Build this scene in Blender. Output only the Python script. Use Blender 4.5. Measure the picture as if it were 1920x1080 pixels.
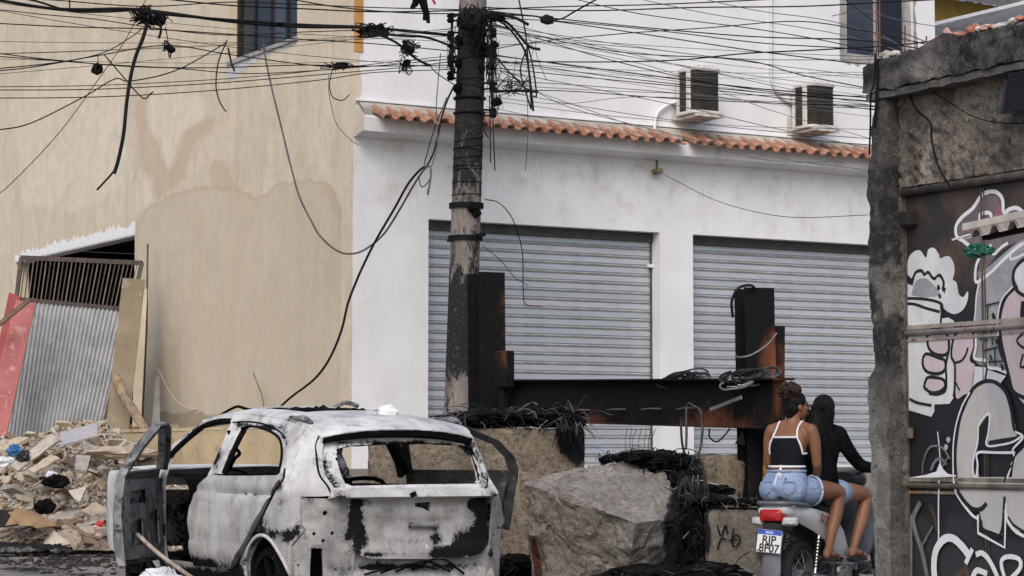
import bpy, bmesh, math, random
from mathutils import Vector, Matrix, noise
from mathutils.geometry import delaunay_2d_cdt
for o in list(bpy.data.objects):
    bpy.data.objects.remove(o)
S = bpy.context.scene
COL = S.collection
rnd = random.Random(7)
# ------------------------------------------------------------------ camera
EYE = 1.28
YAW = math.radians(30.24)
PITCH = math.atan(308 / 4266.667)
FPX = 4266.667
cam_d = bpy.data.cameras.new('camera')
cam_d.lens = 80; cam_d.sensor_width = 36; cam_d.clip_start = 0.1; cam_d.clip_end = 2000
cam = bpy.data.objects.new('camera', cam_d); COL.objects.link(cam)
cam.location = (0, 0, EYE)
cam.rotation_euler = (math.pi / 2 + PITCH, 0, -YAW)
S.camera = cam
# ------------------------------------------------------------------ light
W = bpy.data.worlds.new('World'); S.world = W; W.use_nodes = True
wn = W.node_tree; bg = wn.nodes['Background']
sky = wn.nodes.new('ShaderNodeTexSky'); sky.sky_type = 'NISHITA'; sky.sun_disc = False
SUN_DIR = Vector((0.49, 0.57, -0.66)).normalized()      # the way the light travels
sky.sun_elevation = math.asin(-SUN_DIR.z)
sky.sun_rotation = math.atan2(-SUN_DIR.x, -SUN_DIR.y)
sky.air_density = 1.0; sky.dust_density = 3.0; sky.ozone_density = 1.0; sky.altitude = 0
wn.links.new(sky.outputs[0], bg.inputs[0]); bg.inputs[1].default_value = 0.13
sun_d = bpy.data.lights.new('sun', 'SUN'); sun_d.energy = 1.15; sun_d.angle = math.radians(36); sun_d.color = (1, 0.985, 0.97)
sun = bpy.data.objects.new('sun', sun_d); COL.objects.link(sun)
sun.rotation_euler = SUN_DIR.to_track_quat('-Z', 'Y').to_euler()
sun.location = (0, 0, 30)
S.view_settings.view_transform = 'Standard'; S.view_settings.look = 'None'
S.view_settings.gamma = 1; S.view_settings.use_curve_mapping = False
S.view_settings.exposure = 0.33
# ------------------------------------------------------------------ geometry of the view (used to set things on real planes)
sT, cT = math.sin(YAW), math.cos(YAW)
sP, cP = math.sin(PITCH), math.cos(PITCH)
CAM = Vector((0, 0, EYE))
def ray(px, py):
    u = (px - 960) / FPX; v = (540 - py) / FPX
    return Vector((sT * cP, cT * cP, sP)) + u * Vector((cT, -sT, 0)) + v * Vector((-sT * sP, -cT * sP, cP))
def onX(px, py, X): d = ray(px, py); return CAM + d * (X / d.x)
def onY(px, py, Y): d = ray(px, py); return CAM + d * (Y / d.y)
def onD(px, py, D): d = ray(px, py); return CAM + d * (D / (d.x * sT + d.y * cT))
def proj(p):
    d = Vector(p) - CAM
    w = d.x * sT * cP + d.y * cT * cP + d.z * sP
    return 960 + FPX * (d.x * cT - d.y * sT) / w, 540 - FPX * (-d.x * sT * sP - d.y * cT * sP + d.z * cP) / w
def gz(x, y): return max(0.0, min(0.02 * (x * sT + y * cT - 14), 0.3))
RV = Vector((cT, -sT, 0)); FV = Vector((sT, cT, 0)); ZV = Vector((0, 0, 1))
# ------------------------------------------------------------------ objects
def root(name, label, cat, loc=(0, 0, 0), rz=0, group=None):
    o = bpy.data.objects.new(name, None); COL.objects.link(o)
    o.empty_display_size = 0.2
    o.location = loc; o.rotation_euler = (0, 0, rz)
    return tag(o, label, cat, group)
def tag(o, label=None, cat=None, group=None, kind=None):
    if label: o['label'] = label
    if cat: o['category'] = cat
    if group: o['group'] = group
    if kind: o['kind'] = kind
    return o
def abs_loc(o):
    v = Vector(o.location)
    while o.parent: o = o.parent; v += Vector(o.location)
    return v
def link(name, me, parent=None, loc=(0, 0, 0), rot=(0, 0, 0), scale=None):
    o = bpy.data.objects.new(name, me); COL.objects.link(o)
    o.location = loc; o.rotation_euler = rot
    if scale: o.scale = scale
    if parent: o.parent = parent
    return o
def mesh(name, V, Fc, m=None, smooth=False):
    me = bpy.data.meshes.new(name); me.from_pydata([tuple(v) for v in V], [], Fc); me.update()
    if m: me.materials.append(m)
    if smooth: me.polygons.foreach_set('use_smooth', [True] * len(me.polygons))
    return me
def mk(name, VF, m, parent=None, world=False, smooth=False, label=None, cat=None, group=None, kind=None, fix=True):
    """one mesh object; world=True: vertices are in world coordinates"""
    V, Fc = VF
    off = Vector((0, 0, 0))
    if world and parent: off = abs_loc(parent)
    loc = Vector((0, 0, 0))
    if world and not parent:
        n = max(1, len(V)); c = Vector((sum(v[0] for v in V) / n, sum(v[1] for v in V) / n, min(v[2] for v in V)))
        off = c; loc = c
    me = mesh(name, [Vector(v) - off for v in V], Fc, m, smooth)
    if fix:
        b = bmesh.new(); b.from_mesh(me); bmesh.ops.recalc_face_normals(b, faces=b.faces); b.to_mesh(me); b.free()
    o = link(name, me, parent, loc)
    return tag(o, label, cat, group, kind)
def join(*vfs):
    V = []; Fc = []
    for v, f in vfs:
        n = len(V); V += [Vector(a) for a in v]; Fc += [tuple(i + n for i in q) for q in f]
    return V, Fc
def xf(vf, M): return [M @ Vector(v) for v in vf[0]], vf[1]
def mv(vf, t): t = Vector(t); return [Vector(v) + t for v in vf[0]], vf[1]
BF = [(0, 3, 2, 1), (4, 5, 6, 7), (0, 1, 5, 4), (1, 2, 6, 5), (2, 3, 7, 6), (3, 0, 4, 7)]
def box(x0, x1, y0, y1, z0, z1):
    return [Vector(p) for p in ((x0, y0, z0), (x1, y0, z0), (x1, y1, z0), (x0, y1, z0), (x0, y0, z1), (x1, y0, z1), (x1, y1, z1), (x0, y1, z1))], list(BF)
def bbox(x0, x1, y0, y1, z0, z1, b=0.01, seg=1):
    me = bmesh.new(); bmesh.ops.create_cube(me, size=1)
    for v in me.verts: v.co = Vector(((x0 + x1) / 2 + v.co.x * (x1 - x0), (y0 + y1) / 2 + v.co.y * (y1 - y0), (z0 + z1) / 2 + v.co.z * (z1 - z0)))
    bmesh.ops.bevel(me, geom=me.edges[:], offset=b, segments=seg, affect='EDGES', profile=0.6)
    return frombm(me)
def frombm(b):
    b.verts.ensure_lookup_table(); b.verts.index_update()
    r = [v.co.copy() for v in b.verts], [tuple(v.index for v in f.verts) for f in b.faces]
    b.free(); return r
def hexa(p): return [Vector(q) for q in p], list(BF)
def bar(a, b, w, t, up=(0, 0, 1), ext=0):
    """box between a and b, w wide (across up), t thick (along up)"""
    a = Vector(a); b = Vector(b); d = (b - a).normalized(); a = a - d * ext; b = b + d * ext
    s = d.cross(Vector(up)).normalized(); u = s.cross(d).normalized()
    P = []
    for q in (a, b):
        P += [q - s * w / 2 - u * t / 2, q + s * w / 2 - u * t / 2, q + s * w / 2 + u * t / 2, q - s * w / 2 + u * t / 2]
    return P, [(0, 3, 2, 1), (4, 5, 6, 7), (0, 1, 5, 4), (1, 2, 6, 5), (2, 3, 7, 6), (3, 0, 4, 7)]
def smoothline(P, k=6):
    P = [Vector(p) for p in P]
    if len(P) < 3: return P
    out = []
    for i in range(len(P) - 1):
        p0 = P[i - 1] if i else P[0] * 2 - P[1]; p1 = P[i]; p2 = P[i + 1]; p3 = P[i + 2] if i + 2 < len(P) else P[-1] * 2 - P[-2]
        for j in range(k):
            t = j / k; t2 = t * t; t3 = t2 * t
            out.append(0.5 * ((2 * p1) + (p2 - p0) * t + (2 * p0 - 5 * p1 + 4 * p2 - p3) * t2 + (3 * p1 - p0 - 3 * p2 + p3) * t3))
    out.append(P[-1]); return out
def tube(P, r, n=6, cap=True):
    """r: a number or one per point"""
    P = [Vector(p) for p in P]; V = []; Fc = []
    R = r if isinstance(r, (list, tuple)) else [r] * len(P)
    ref = None
    for i, p in enumerate(P):
        d = (P[min(i + 1, len(P) - 1)] - P[max(i - 1, 0)])
        if d.length < 1e-9: d = Vector((0, 0, 1))
        d.normalize()
        if ref is None: ref = d.orthogonal().normalized()
        else:
            ref = ref - d * ref.dot(d)
            ref = d.orthogonal().normalized() if ref.length < 1e-6 else ref.normalized()
        s = d.cross(ref)
        for k in range(n):
            a = 2 * math.pi * k / n
            V.append(p + (ref * math.cos(a) + s * math.sin(a)) * R[i])
    for i in range(len(P) - 1):
        for k in range(n):
            Fc.append((i * n + k, i * n + (k + 1) % n, (i + 1) * n + (k + 1) % n, (i + 1) * n + k))
    if cap: Fc.append(tuple(reversed(range(n)))); Fc.append(tuple(range((len(P) - 1) * n, len(P) * n)))
    return V, Fc
def lathe(prof, n=24, axis='z'):
    V = []; Fc = []
    for r, h in prof:
        for k in range(n):
            a = 2 * math.pi * k / n; c = (r * math.cos(a), r * math.sin(a), h)
            V.append(Vector(c if axis == 'z' else (c[2], c[0], c[1])))
    for i in range(len(prof) - 1):
        for k in range(n): Fc.append((i * n + k, i * n + (k + 1) % n, (i + 1) * n + (k + 1) % n, (i + 1) * n + k))
    return V, Fc
def inpoly(p, poly):
    x, y = p; r = False; j = len(poly) - 1
    for i in range(len(poly)):
        xi, yi = poly[i]; xj, yj = poly[j]
        if (yi > y) != (yj > y) and x < (xj - xi) * (y - yi) / (yj - yi) + xi: r = not r
        j = i
    return r
def resample(poly, s):
    out = []
    for i in range(len(poly)):
        a = Vector(poly[i]).to_2d(); b = Vector(poly[(i + 1) % len(poly)]).to_2d(); n = max(1, int((b - a).length / s + 0.5))
        for k in range(n): out.append(a.lerp(b, k / n))
    return out
def panel(poly, holes, fn, s=0.05, thick=0.0, tn=None, grid=True):
    """dense triangulated sheet: outline and holes in 2-D, fn(u,v)->3-D point, thick/tn give it a back"""
    loops = [resample(poly, s)] + [resample(h, s) for h in holes]
    pts = []; edges = []
    for L in loops:
        n = len(pts); pts += L; edges += [(n + i, n + (i + 1) % len(L)) for i in range(len(L))]
    pl = [tuple(p) for p in loops[0]]; hl = [[tuple(p) for p in h] for h in loops[1:]]
    if grid:
        xs = [p[0] for p in pl]; ys = [p[1] for p in pl]
        near = {}
        for L in loops:
            for b in L: near.setdefault((int(b.x // s), int(b.y // s)), []).append(b)
        y = min(ys) + s / 2; r = 0
        while y < max(ys):
            x = min(xs) + (s / 2 if r % 2 else s * 0.25)
            xr = []                                    # crossings of this row, for a fast inside test
            for L in (pl, *hl):
                for i in range(len(L)):
                    (xa, ya), (xb, yb) = L[i - 1], L[i]
                    if (ya > y) != (yb > y): xr.append((xb - xa) * (y - ya) / (yb - ya) + xa)
            xr.sort()
            while x < max(xs):
                if sum(1 for c in xr if c < x) % 2:
                    q = Vector((x, y)); ci, cj = int(x // s), int(y // s)
                    if all((q - b).length > s * 0.45 for i in (-1, 0, 1) for j in (-1, 0, 1) for b in near.get((ci + i, cj + j), ())): pts.append(q)
                x += s
            y += s; r += 1
    vo, eo, fo, *_ = delaunay_2d_cdt(pts, edges, [], 0, 1e-6)
    F2 = []
    for f in fo:
        c = sum((vo[i] for i in f), Vector((0, 0))) / len(f)
        if inpoly(c, pl) and not any(inpoly(c, h) for h in hl): F2.append(tuple(f))
    V = [Vector(fn(v[0], v[1])) for v in vo]
    if thick:
        n = len(V)
        cnt = {}
        for f in F2:
            for i in range(3):
                e = (f[i], f[(i + 1) % 3]); k = (min(e), max(e))
                cnt[k] = None if k in cnt else e
        B = []
        for i, v in enumerate(V):
            d = Vector(tn) if tn is not None and not callable(tn) else tn(v)
            B.append(v + d * thick)
        V2 = V + B
        F3 = F2 + [tuple(reversed([i + n for i in f])) for f in F2]
        for e in cnt.values():
            if e: F3.append((e[1], e[0], e[0] + n, e[1] + n))
        return V2, F3
    return V, F2
def fbm(p, o=4):
    p = Vector(p); s = 0; a = 1; t = 0
    for i in range(o): s += a * noise.noise(p); t += a; a *= 0.5; p = p * 2.03
    return s / t
def setattr_f(o, name, fn):
    me = o.data; a = me.attributes.new(name, 'FLOAT', 'POINT')
    off = abs_loc(o)
    a.data.foreach_set('value', [fn(v.co + off) for v in me.vertices])
def copy_tree(o, parent=None):
    c = o.copy(); COL.objects.link(c)
    if parent: c.parent = parent
    for ch in list(o.children): copy_tree(ch, c)
    return c
# ------------------------------------------------------------------ materials
class NM:
    def __init__(s, name, rough=0.8, metal=0.0, spec=0.3):
        s.m = bpy.data.materials.new(name); s.m.use_nodes = True; s.t = s.m.node_tree; s.t.nodes.clear()
        s.o = s.t.nodes.new('ShaderNodeOutputMaterial'); s.b = s.t.nodes.new('ShaderNodeBsdfPrincipled')
        s.t.links.new(s.b.outputs[0], s.o.inputs[0])
        s.b.inputs['Roughness'].default_value = rough; s.b.inputs['Metallic'].default_value = metal
        s.b.inputs['Specular IOR Level'].default_value = spec
        s.cache = {}
    def put(s, sock, v):
        if hasattr(v, 'is_output'): s.t.links.new(v, sock)
        elif isinstance(v, (tuple, list)): sock.default_value = tuple(v) + ((1,) if len(v) == 3 and len(sock.default_value) == 4 else ())
        else: sock.default_value = v
    def co(s, sc=(1, 1, 1), kind='Object', rot=(0, 0, 0)):
        k = (tuple(sc), kind, tuple(rot))
        if k in s.cache: return s.cache[k]
        if kind == 'World': src = s.t.nodes.new('ShaderNodeNewGeometry').outputs['Position']
        else: src = s.t.nodes.new('ShaderNodeTexCoord').outputs[kind]
        mp = s.t.nodes.new('ShaderNodeMapping'); mp.inputs['Scale'].default_value = sc; mp.inputs['Rotation'].default_value = rot
        s.t.links.new(src, mp.inputs[0]); s.cache[k] = mp.outputs[0]; return mp.outputs[0]
    def noise(s, scale=5, detail=4, rough=0.55, dist=0, vec=None):
        n = s.t.nodes.new('ShaderNodeTexNoise'); s.t.links.new(vec or s.co(), n.inputs[0])
        n.inputs['Scale'].default_value = scale; n.inputs['Detail'].default_value = detail; n.inputs['Roughness'].default_value = rough; n.inputs['Distortion'].default_value = dist
        return n.outputs[0]
    def voro(s, scale=5, vec=None, feat='F1', out='Distance'):
        n = s.t.nodes.new('ShaderNodeTexVoronoi'); n.feature = feat; s.t.links.new(vec or s.co(), n.inputs[0]); n.inputs['Scale'].default_value = scale
        return n.outputs[out]
    def step(s, f, lo, hi, a=0.0, b=1.0):
        n = s.t.nodes.new('ShaderNodeMapRange'); n.interpolation_type = 'SMOOTHSTEP'; n.clamp = True
        s.put(n.inputs[0], f)
        for i, v in enumerate((lo, hi, a, b)): s.put(n.inputs[1 + i], v)
        return n.outputs[0]
    def math(s, op, a, b=0.0, clamp=False):
        n = s.t.nodes.new('ShaderNodeMath'); n.operation = op; n.use_clamp = clamp; s.put(n.inputs[0], a); s.put(n.inputs[1], b); return n.outputs[0]
    def mix(s, f, a, b, mode='MIX'):
        n = s.t.nodes.new('ShaderNodeMix'); n.data_type = 'RGBA'; n.blend_type = mode
        s.put(n.inputs[0], f); s.put(n.inputs[6], a); s.put(n.inputs[7], b); return n.outputs[2]
    def attr(s, name):
        n = s.t.nodes.new('ShaderNodeAttribute'); n.attribute_name = name; return n.outputs['Fac']
    def rand(s): return s.t.nodes.new('ShaderNodeObjectInfo').outputs['Random']
    def sep(s, vec, i):
        n = s.t.nodes.new('ShaderNodeSeparateXYZ'); s.t.links.new(vec, n.inputs[0]); return n.outputs[i]
    def bump(s, h, strength=0.5, dist=0.01):
        n = s.t.nodes.new('ShaderNodeBump'); n.inputs['Strength'].default_value = strength; n.inputs['Distance'].default_value = dist
        s.put(n.inputs['Height'], h); s.t.links.new(n.outputs[0], s.b.inputs['Normal'])
    def col(s, c): s.put(s.b.inputs['Base Color'], c); return s
    def set(s, **k):
        for a, v in k.items(): s.put(s.b.inputs[a.replace('_', ' ')], v)
        return s
def grunge(name, a, b, scale=6, rough=0.8, metal=0.0, bump=0.3, bscale=40, bd=0.004, c=None, lo=0.35, hi=0.65, streak=None, spec=0.3, kind='Object'):
    """two-tone worn surface with fine grain and optional third-colour spots and directional streaks"""
    M = NM(name, rough, metal, spec)
    base = M.mix(M.step(M.noise(scale, 5, 0.6, 0.3, M.co(kind=kind)), lo, hi), a, b)
    if streak: base = M.mix(M.step(M.noise(3, 4, 0.6, 0, M.co(streak[0], kind)), 0.45, 0.75, 0, streak[2]), base, streak[1])
    if c: base = M.mix(M.step(M.noise(scale * 2.7, 6, 0.65, 0.5, M.co(kind=kind)), 0.56, 0.66), base, c)
    M.col(base)
    if bump: M.bump(M.noise(bscale, 4, 0.6, 0, M.co(kind=kind)), bump, bd)
    return M.m
def plain(name, c, rough=0.6, metal=0.0, spec=0.3, var=0.12):
    M = NM(name, rough, metal, spec)
    M.col(M.mix(M.step(M.noise(9, 4), 0.3, 0.7), tuple(x * (1 - var) for x in c), tuple(min(1, x * (1 + var)) for x in c)))
    return M.m
# ================================================================== setting
FY = 22.755; BX = 11.204           # planes of the white facade and of the beige side wall
# ---- ground
def street():
    xs = [-160, -80, -40, -20, -10] + [-6 + 0.5 * i for i in range(57)] + [26, 35, 60, 120, 240]
    ys = [-60, -30, -10, 0, 4] + [7 + 0.5 * i for i in range(64)] + [42, 50, 70, 120, 240]
    V = [(x, y, gz(x, y) + 0.015 * fbm((x * 0.8, y * 0.8, 3), 3)) for y in ys for x in xs]
    n = len(xs)
    return V, [(j * n + i, j * n + i + 1, (j + 1) * n + i + 1, (j + 1) * n + i) for j in range(len(ys) - 1) for i in range(n - 1)]
M = NM('asphalt', 0.9)
a = M.mix(M.step(M.noise(1.1, 5, 0.6, 0.5), 0.35, 0.65), (0.17, 0.155, 0.14), (0.28, 0.255, 0.23))
a = M.mix(M.step(M.noise(1.6, 8, 0.75, 0.4), 0.50, 0.58), a, (0.016, 0.015, 0.015))
a = M.mix(M.step(M.noise(5, 6, 0.7), 0.62, 0.7), a, (0.33, 0.31, 0.29))
M.col(a); M.bump(M.noise(28, 6, 0.7), 0.6, 0.02)
mk('street', street(), M.m, kind='structure', smooth=True)
concrete = grunge('concrete', (0.27, 0.24, 0.21), (0.17, 0.155, 0.14), 2.5, 0.9, 0, 0.5, 45, 0.006, (0.1, 0.09, 0.085))
mk('raised_pavement', join(box(9.785, 11.19, FY + 0.001, 45, -0.2, 1.1), box(9.785, 30, 21.2, FY, -0.2, 1.098)), concrete, kind='structure')
# ---- materials of the two houses
def wall_white():
    M = NM('white_plaster', 0.85)
    a = M.mix(M.step(M.noise(1.3, 5, 0.6), 0.3, 0.7), (0.80, 0.80, 0.815), (0.72, 0.72, 0.735))
    st = M.step(M.noise(1.6, 6, 0.7, 0.2, M.co((5, 5, 0.55))), 0.55, 0.8)
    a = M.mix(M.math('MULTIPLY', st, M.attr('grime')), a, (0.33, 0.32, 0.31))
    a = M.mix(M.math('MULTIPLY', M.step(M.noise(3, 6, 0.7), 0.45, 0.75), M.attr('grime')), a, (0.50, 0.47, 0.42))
    sp = M.step(M.noise(17, 3, 0.5, 0, M.co((1.6, 1, 0.5))), 0.74, 0.78, 0, 0.5)
    a = M.mix(sp, a, (0.3, 0.28, 0.27))
    a = M.mix(M.step(M.noise(7, 3, 0.6, 0, M.co((3, 3, 0.35))), 0.60, 0.8, 0, 0.25), a, (0.5, 0.49, 0.49))
    M.col(a); M.bump(M.math('ADD', M.noise(9, 5, 0.6), M.math('MULTIPLY', M.noise(60, 3), 0.3)), 0.25, 0.012)
    return M.m
white = wall_white()
def wall_beige():
    M = NM('beige_plaster', 0.9)
    wob = M.math('MULTIPLY', M.math('SUBTRACT', M.noise(2.5, 7, 0.65), 0.5), 1.0)
    fine = M.noise(1.5, 6, 0.65, 0.6, M.co((1, 2.2, 0.6)))
    a = M.mix(M.step(fine, 0.32, 0.68), (0.70, 0.605, 0.475), (0.605, 0.515, 0.395))
    a = M.mix(M.step(M.noise(0.8, 5, 0.6, 1.2), 0.42, 0.68, 0, 0.55), a, (0.73, 0.66, 0.55))
    zone = M.math('ADD', M.attr('zone'), wob)
    a = M.mix(M.step(zone, 0.3, 0.7, 0, 0.5), a, (0.53, 0.445, 0.335))
    rim = M.math('MULTIPLY', M.step(zone, 0.30, 0.45), M.step(zone, 0.50, 0.85, 1, 0))
    a = M.mix(M.math('MULTIPLY', rim, 0.3), a, (0.40, 0.30, 0.19))
    st = M.math('ADD', M.attr('stain'), wob)
    a = M.mix(M.step(st, 0.2, 0.85, 0, 0.55), a, (0.50, 0.39, 0.27))
    lp = M.math('ADD', M.attr('pale'), wob)
    a = M.mix(M.step(lp, 0.2, 0.95, 0, 0.5), a, (0.80, 0.71, 0.58))
    dp = M.math('ADD', M.attr('damp'), wob)
    a = M.mix(M.step(dp, 0.4, 0.7, 0, 0.8), a, (0.30, 0.24, 0.17))
    a = M.mix(M.step(M.noise(4.5, 8, 0.75, 0.8), 0.42, 0.62, 0, 0.32), a, (0.47, 0.40, 0.31))
    a = M.mix(M.step(M.noise(1.2, 7, 0.7, 0.5), 0.50, 0.66, 0, 0.3), a, (0.50, 0.43, 0.34))
    # trowel marks and fine streaks
    a = M.mix(M.step(M.noise(2.2, 6, 0.7, 1.5, M.co((1, 4, 0.9))), 0.56, 0.74, 0, 0.35), a, (0.43, 0.34, 0.24))
    a = M.mix(M.step(M.noise(8, 5, 0.7, 0.5, M.co((1, 2, 0.5))), 0.66, 0.8, 0, 0.45), a, (0.38, 0.31, 0.24))
    M.col(a); M.bump(M.math('ADD', M.noise(3, 6, 0.6, 1), M.math('MULTIPLY', M.noise(55, 3), 0.25)), 0.22, 0.02)
    return M.m
beige = wall_beige()
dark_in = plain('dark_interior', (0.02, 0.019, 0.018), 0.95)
black_frame = plain('black_frame', (0.022, 0.022, 0.026), 0.45)
def glassm(name, c=(0.055, 0.06, 0.08)):
    M = NM(name, 0.15, 0, 0.22); M.col(M.mix(M.step(M.noise(1.2, 3), 0.4, 0.6), c, tuple(x * 0.6 for x in c))); return M.m
pane_m = glassm('dark_glass', (0.02, 0.021, 0.03)); pane2 = glassm('reflection_glass', (0.05, 0.054, 0.078))  # pane2 carries bluish reflections in its base colour
# ---- beige house
BH = root('beige_house', 'tall house with a stained beige plaster side wall on the left', 'house', (BX, FY, 0))
def pX(px, py): p = onX(px, py, BX); return (p.y, p.z)
w1 = pX(430, 102); w2 = pX(557, 58)
WIN1 = [(w2[0], 6.18), (w1[0], 6.18), (w1[0], 8.6), (w2[0], 8.6)]
g0 = pX(253, 440)
OPEN = [(g0[0], 1.0), (g0[0] + 5.2, 1.0), (g0[0] + 5.2, g0[1]), (g0[0], g0[1])]
polys = {
 'stain': [[(252, 190), (287, 165), (276, 205), (284, 245), (300, 280), (316, 325), (328, 300), (338, 250), (372, 228), (400, 212), (405, 245), (372, 262), (352, 300), (350, 335), (322, 352), (300, 380), (286, 372), (288, 330), (262, 320)],
           [(395, 300), (425, 300), (432, 330), (455, 360), (420, 362), (392, 345)], [(600, 340), (625, 350), (645, 400), (650, 470), (640, 470), (632, 410), (612, 370)]],
 'pale': [[(285, 165), (385, 180), (385, 225), (345, 245), (330, 300), (316, 325), (300, 275), (280, 235), (276, 205)], [(255, 345), (282, 340), (285, 375), (262, 400), (255, 410)], [(90, 120), (230, 90), (250, 330), (150, 400), (40, 380), (20, 200)]],
 'zone': [[(255, 425), (275, 390), (330, 362), (395, 348), (440, 352), (472, 372), (495, 368), (515, 346), (560, 340), (600, 338), (625, 352), (640, 400), (648, 460), (656, 520), (658, 800), (262, 800)]],
 'damp': [[(296, 770), (520, 780), (660, 784), (660, 800), (290, 800)]]}
def soft(poly):
    def f(p):
        px, py = p; s = 0
        for dx, dy in ((0, 0), (7, 0), (-7, 0), (0, 7), (0, -7), (5, 5), (-5, 5), (5, -5), (-5, -5)): s += inpoly((px + dx, py + dy), poly)
        return s / 9
    return f
zs_ = {k: [soft(q) for q in v] for k, v in polys.items()}
bw = mk('wall', panel([(FY + 0.262, -0.3), (38, -0.3), (38, 9.5), (FY + 0.262, 9.5)], [WIN1, OPEN], lambda u, v: (BX, u, v), 0.085, 0.22, (1, 0, 0)), beige, BH, world=True)
for k in polys:
    cache = {}
    def fn(co, k=k):
        if co.x > BX + 0.1 or co.y > 36: return 0.0
        q = proj(co)
        return max(f(q) for f in zs_[k])
    setattr_f(bw, k, fn)
# garage interior, jamb, lintel splash
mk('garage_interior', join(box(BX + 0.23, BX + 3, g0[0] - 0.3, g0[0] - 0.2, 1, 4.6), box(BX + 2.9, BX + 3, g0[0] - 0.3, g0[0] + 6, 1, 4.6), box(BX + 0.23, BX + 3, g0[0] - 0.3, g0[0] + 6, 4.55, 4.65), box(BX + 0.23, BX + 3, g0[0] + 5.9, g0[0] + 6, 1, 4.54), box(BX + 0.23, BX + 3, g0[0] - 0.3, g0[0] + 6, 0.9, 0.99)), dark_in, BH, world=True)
wp = plain('fresh_white_paint', (0.82, 0.82, 0.83), 0.7, var=0.04)
up = []; y = g0[0]
while y < g0[0] + 5.2:
    t = (y - g0[0]) / 5.2
    up.append((y, g0[1] + 0.05 + 0.16 * (1 - t * 0.6) * (0.55 + 0.45 * noise.noise((y * 3, 0, 0))) + (0.09 * rnd.random() ** 2)))
    y += 0.05
mk('paint_splash', panel([(g0[0], g0[1] + 0.004)] + [(a, max(b, g0[1] + 0.02)) for a, b in up] + [(up[-1][0], g0[1] + 0.004)], [], lambda u, v: (BX - 0.004, u, v), 0.06, 0.003, (1, 0, 0), False), wp, BH, world=True)
mk('lintel_soffit', box(BX + 0.004, BX + 0.216, g0[0] + 0.002, g0[0] + 5.19, g0[1] - 0.012, g0[1] - 0.002), wp, BH, world=True)
# window of the beige house
def window(parent, ax, plane, a0, a1, z0, z1, rec, bars, rows, fm, pm, fw=0.06):
    """ax 'x': wall plane x=plane spanning y; ax 'y': plane y=plane spanning x"""
    def bx(u0, u1, n0, n1, q0, q1): return box(plane + n0, plane + n1, u0, u1, q0, q1) if ax == 'x' else box(u0, u1, plane + n0, plane + n1, q0, q1)
    fr = [bx(a0 + 0.004, a0 + fw, rec, rec + 0.07, z0 + 0.004, z1 - 0.004), bx(a1 - fw, a1 - 0.004, rec, rec + 0.07, z0 + 0.004, z1 - 0.004), bx(a0 + fw, a1 - fw, rec + 0.002, rec + 0.068, z0 + 0.004, z0 + fw), bx(a0 + fw, a1 - fw, rec + 0.002, rec + 0.068, z1 - fw, z1 - 0.004)]
    w = mk('window', join(*fr), fm, parent, world=True)
    us = [a0 + fw] + [a0 + (a1 - a0) * b for b in bars] + [a1 - fw]
    for b in bars:
        c = a0 + (a1 - a0) * b; mk('mullion', bx(c - 0.025, c + 0.025, rec + 0.005, rec + 0.065, z0 + fw, z1 - fw), fm, w, world=True)
    for i in range(len(us) - 1):
        mk('pane', bx(us[i] + 0.027, us[i + 1] - 0.027, rec + 0.03 + 0.006 * (i % 2), rec + 0.036 + 0.006 * (i % 2), z0 + fw, z1 - fw), pm[i % len(pm)], w, world=True)
    return w
window(BH, 'x', BX, w2[0], w1[0], 6.18, 8.6, 0.1, (0.27, 0.5, 0.75), 1, black_frame, (pane_m, pane2, pane_m, pane_m))
mk('window_sill', box(BX - 0.03, BX + 0.1, w2[0] - 0.03, w1[0] + 0.03, 6.13, 6.178), grunge('sill_cement', (0.4, 0.39, 0.38), (0.28, 0.27, 0.26), 6), BH, world=True)
sp = []
for i in range(31):
    t = i / 30; sp.append((w2[0] + (w1[0] - w2[0]) * t + 0.02 * rnd.random(), 6.126 - (0.03 + 0.25 * t ** 3) * (0.6 + 0.5 * rnd.random())))
mk('sill_plaster_patch', panel([(w2[0], 6.127)] + sp + [(w1[0] + 0.02, 6.127)], [], lambda u, v: (BX - 0.004, u, v), 0.05, 0.003, (1, 0, 0), False), grunge('grey_render', (0.62, 0.63, 0.66), (0.45, 0.45, 0.47), 7), BH, world=True)
lw = root('low_wall', 'low beige plastered wall running behind the rubble heap and the burnt car', 'wall', (9.78, 22, 0))
o = mk('plaster_face', panel([(21.2, -0.2), (36, -0.2), (36, 1.5), (21.2, 1.5)], [], lambda u, v: (9.62 + 0.006 * fbm((u * 3, v * 3, 0)), u, v + 0.012 * fbm((u * 2, 5, v))), 0.15, 0.16, (1, 0, 0)), grunge('ochre_plaster', (0.60, 0.475, 0.30), (0.50, 0.385, 0.235), 1.6, 0.9, 0, 0.2, 30, 0.006, (0.40, 0.30, 0.19)), lw, world=True)
mk('coping', panel([(21.2, 1.515), (36, 1.515), (36, 1.55), (21.2, 1.55)], [], lambda u, v: (9.605, u, v), 0.3, 0.19, (1, 0, 0)), o.data.materials[0], lw, world=True)
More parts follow.
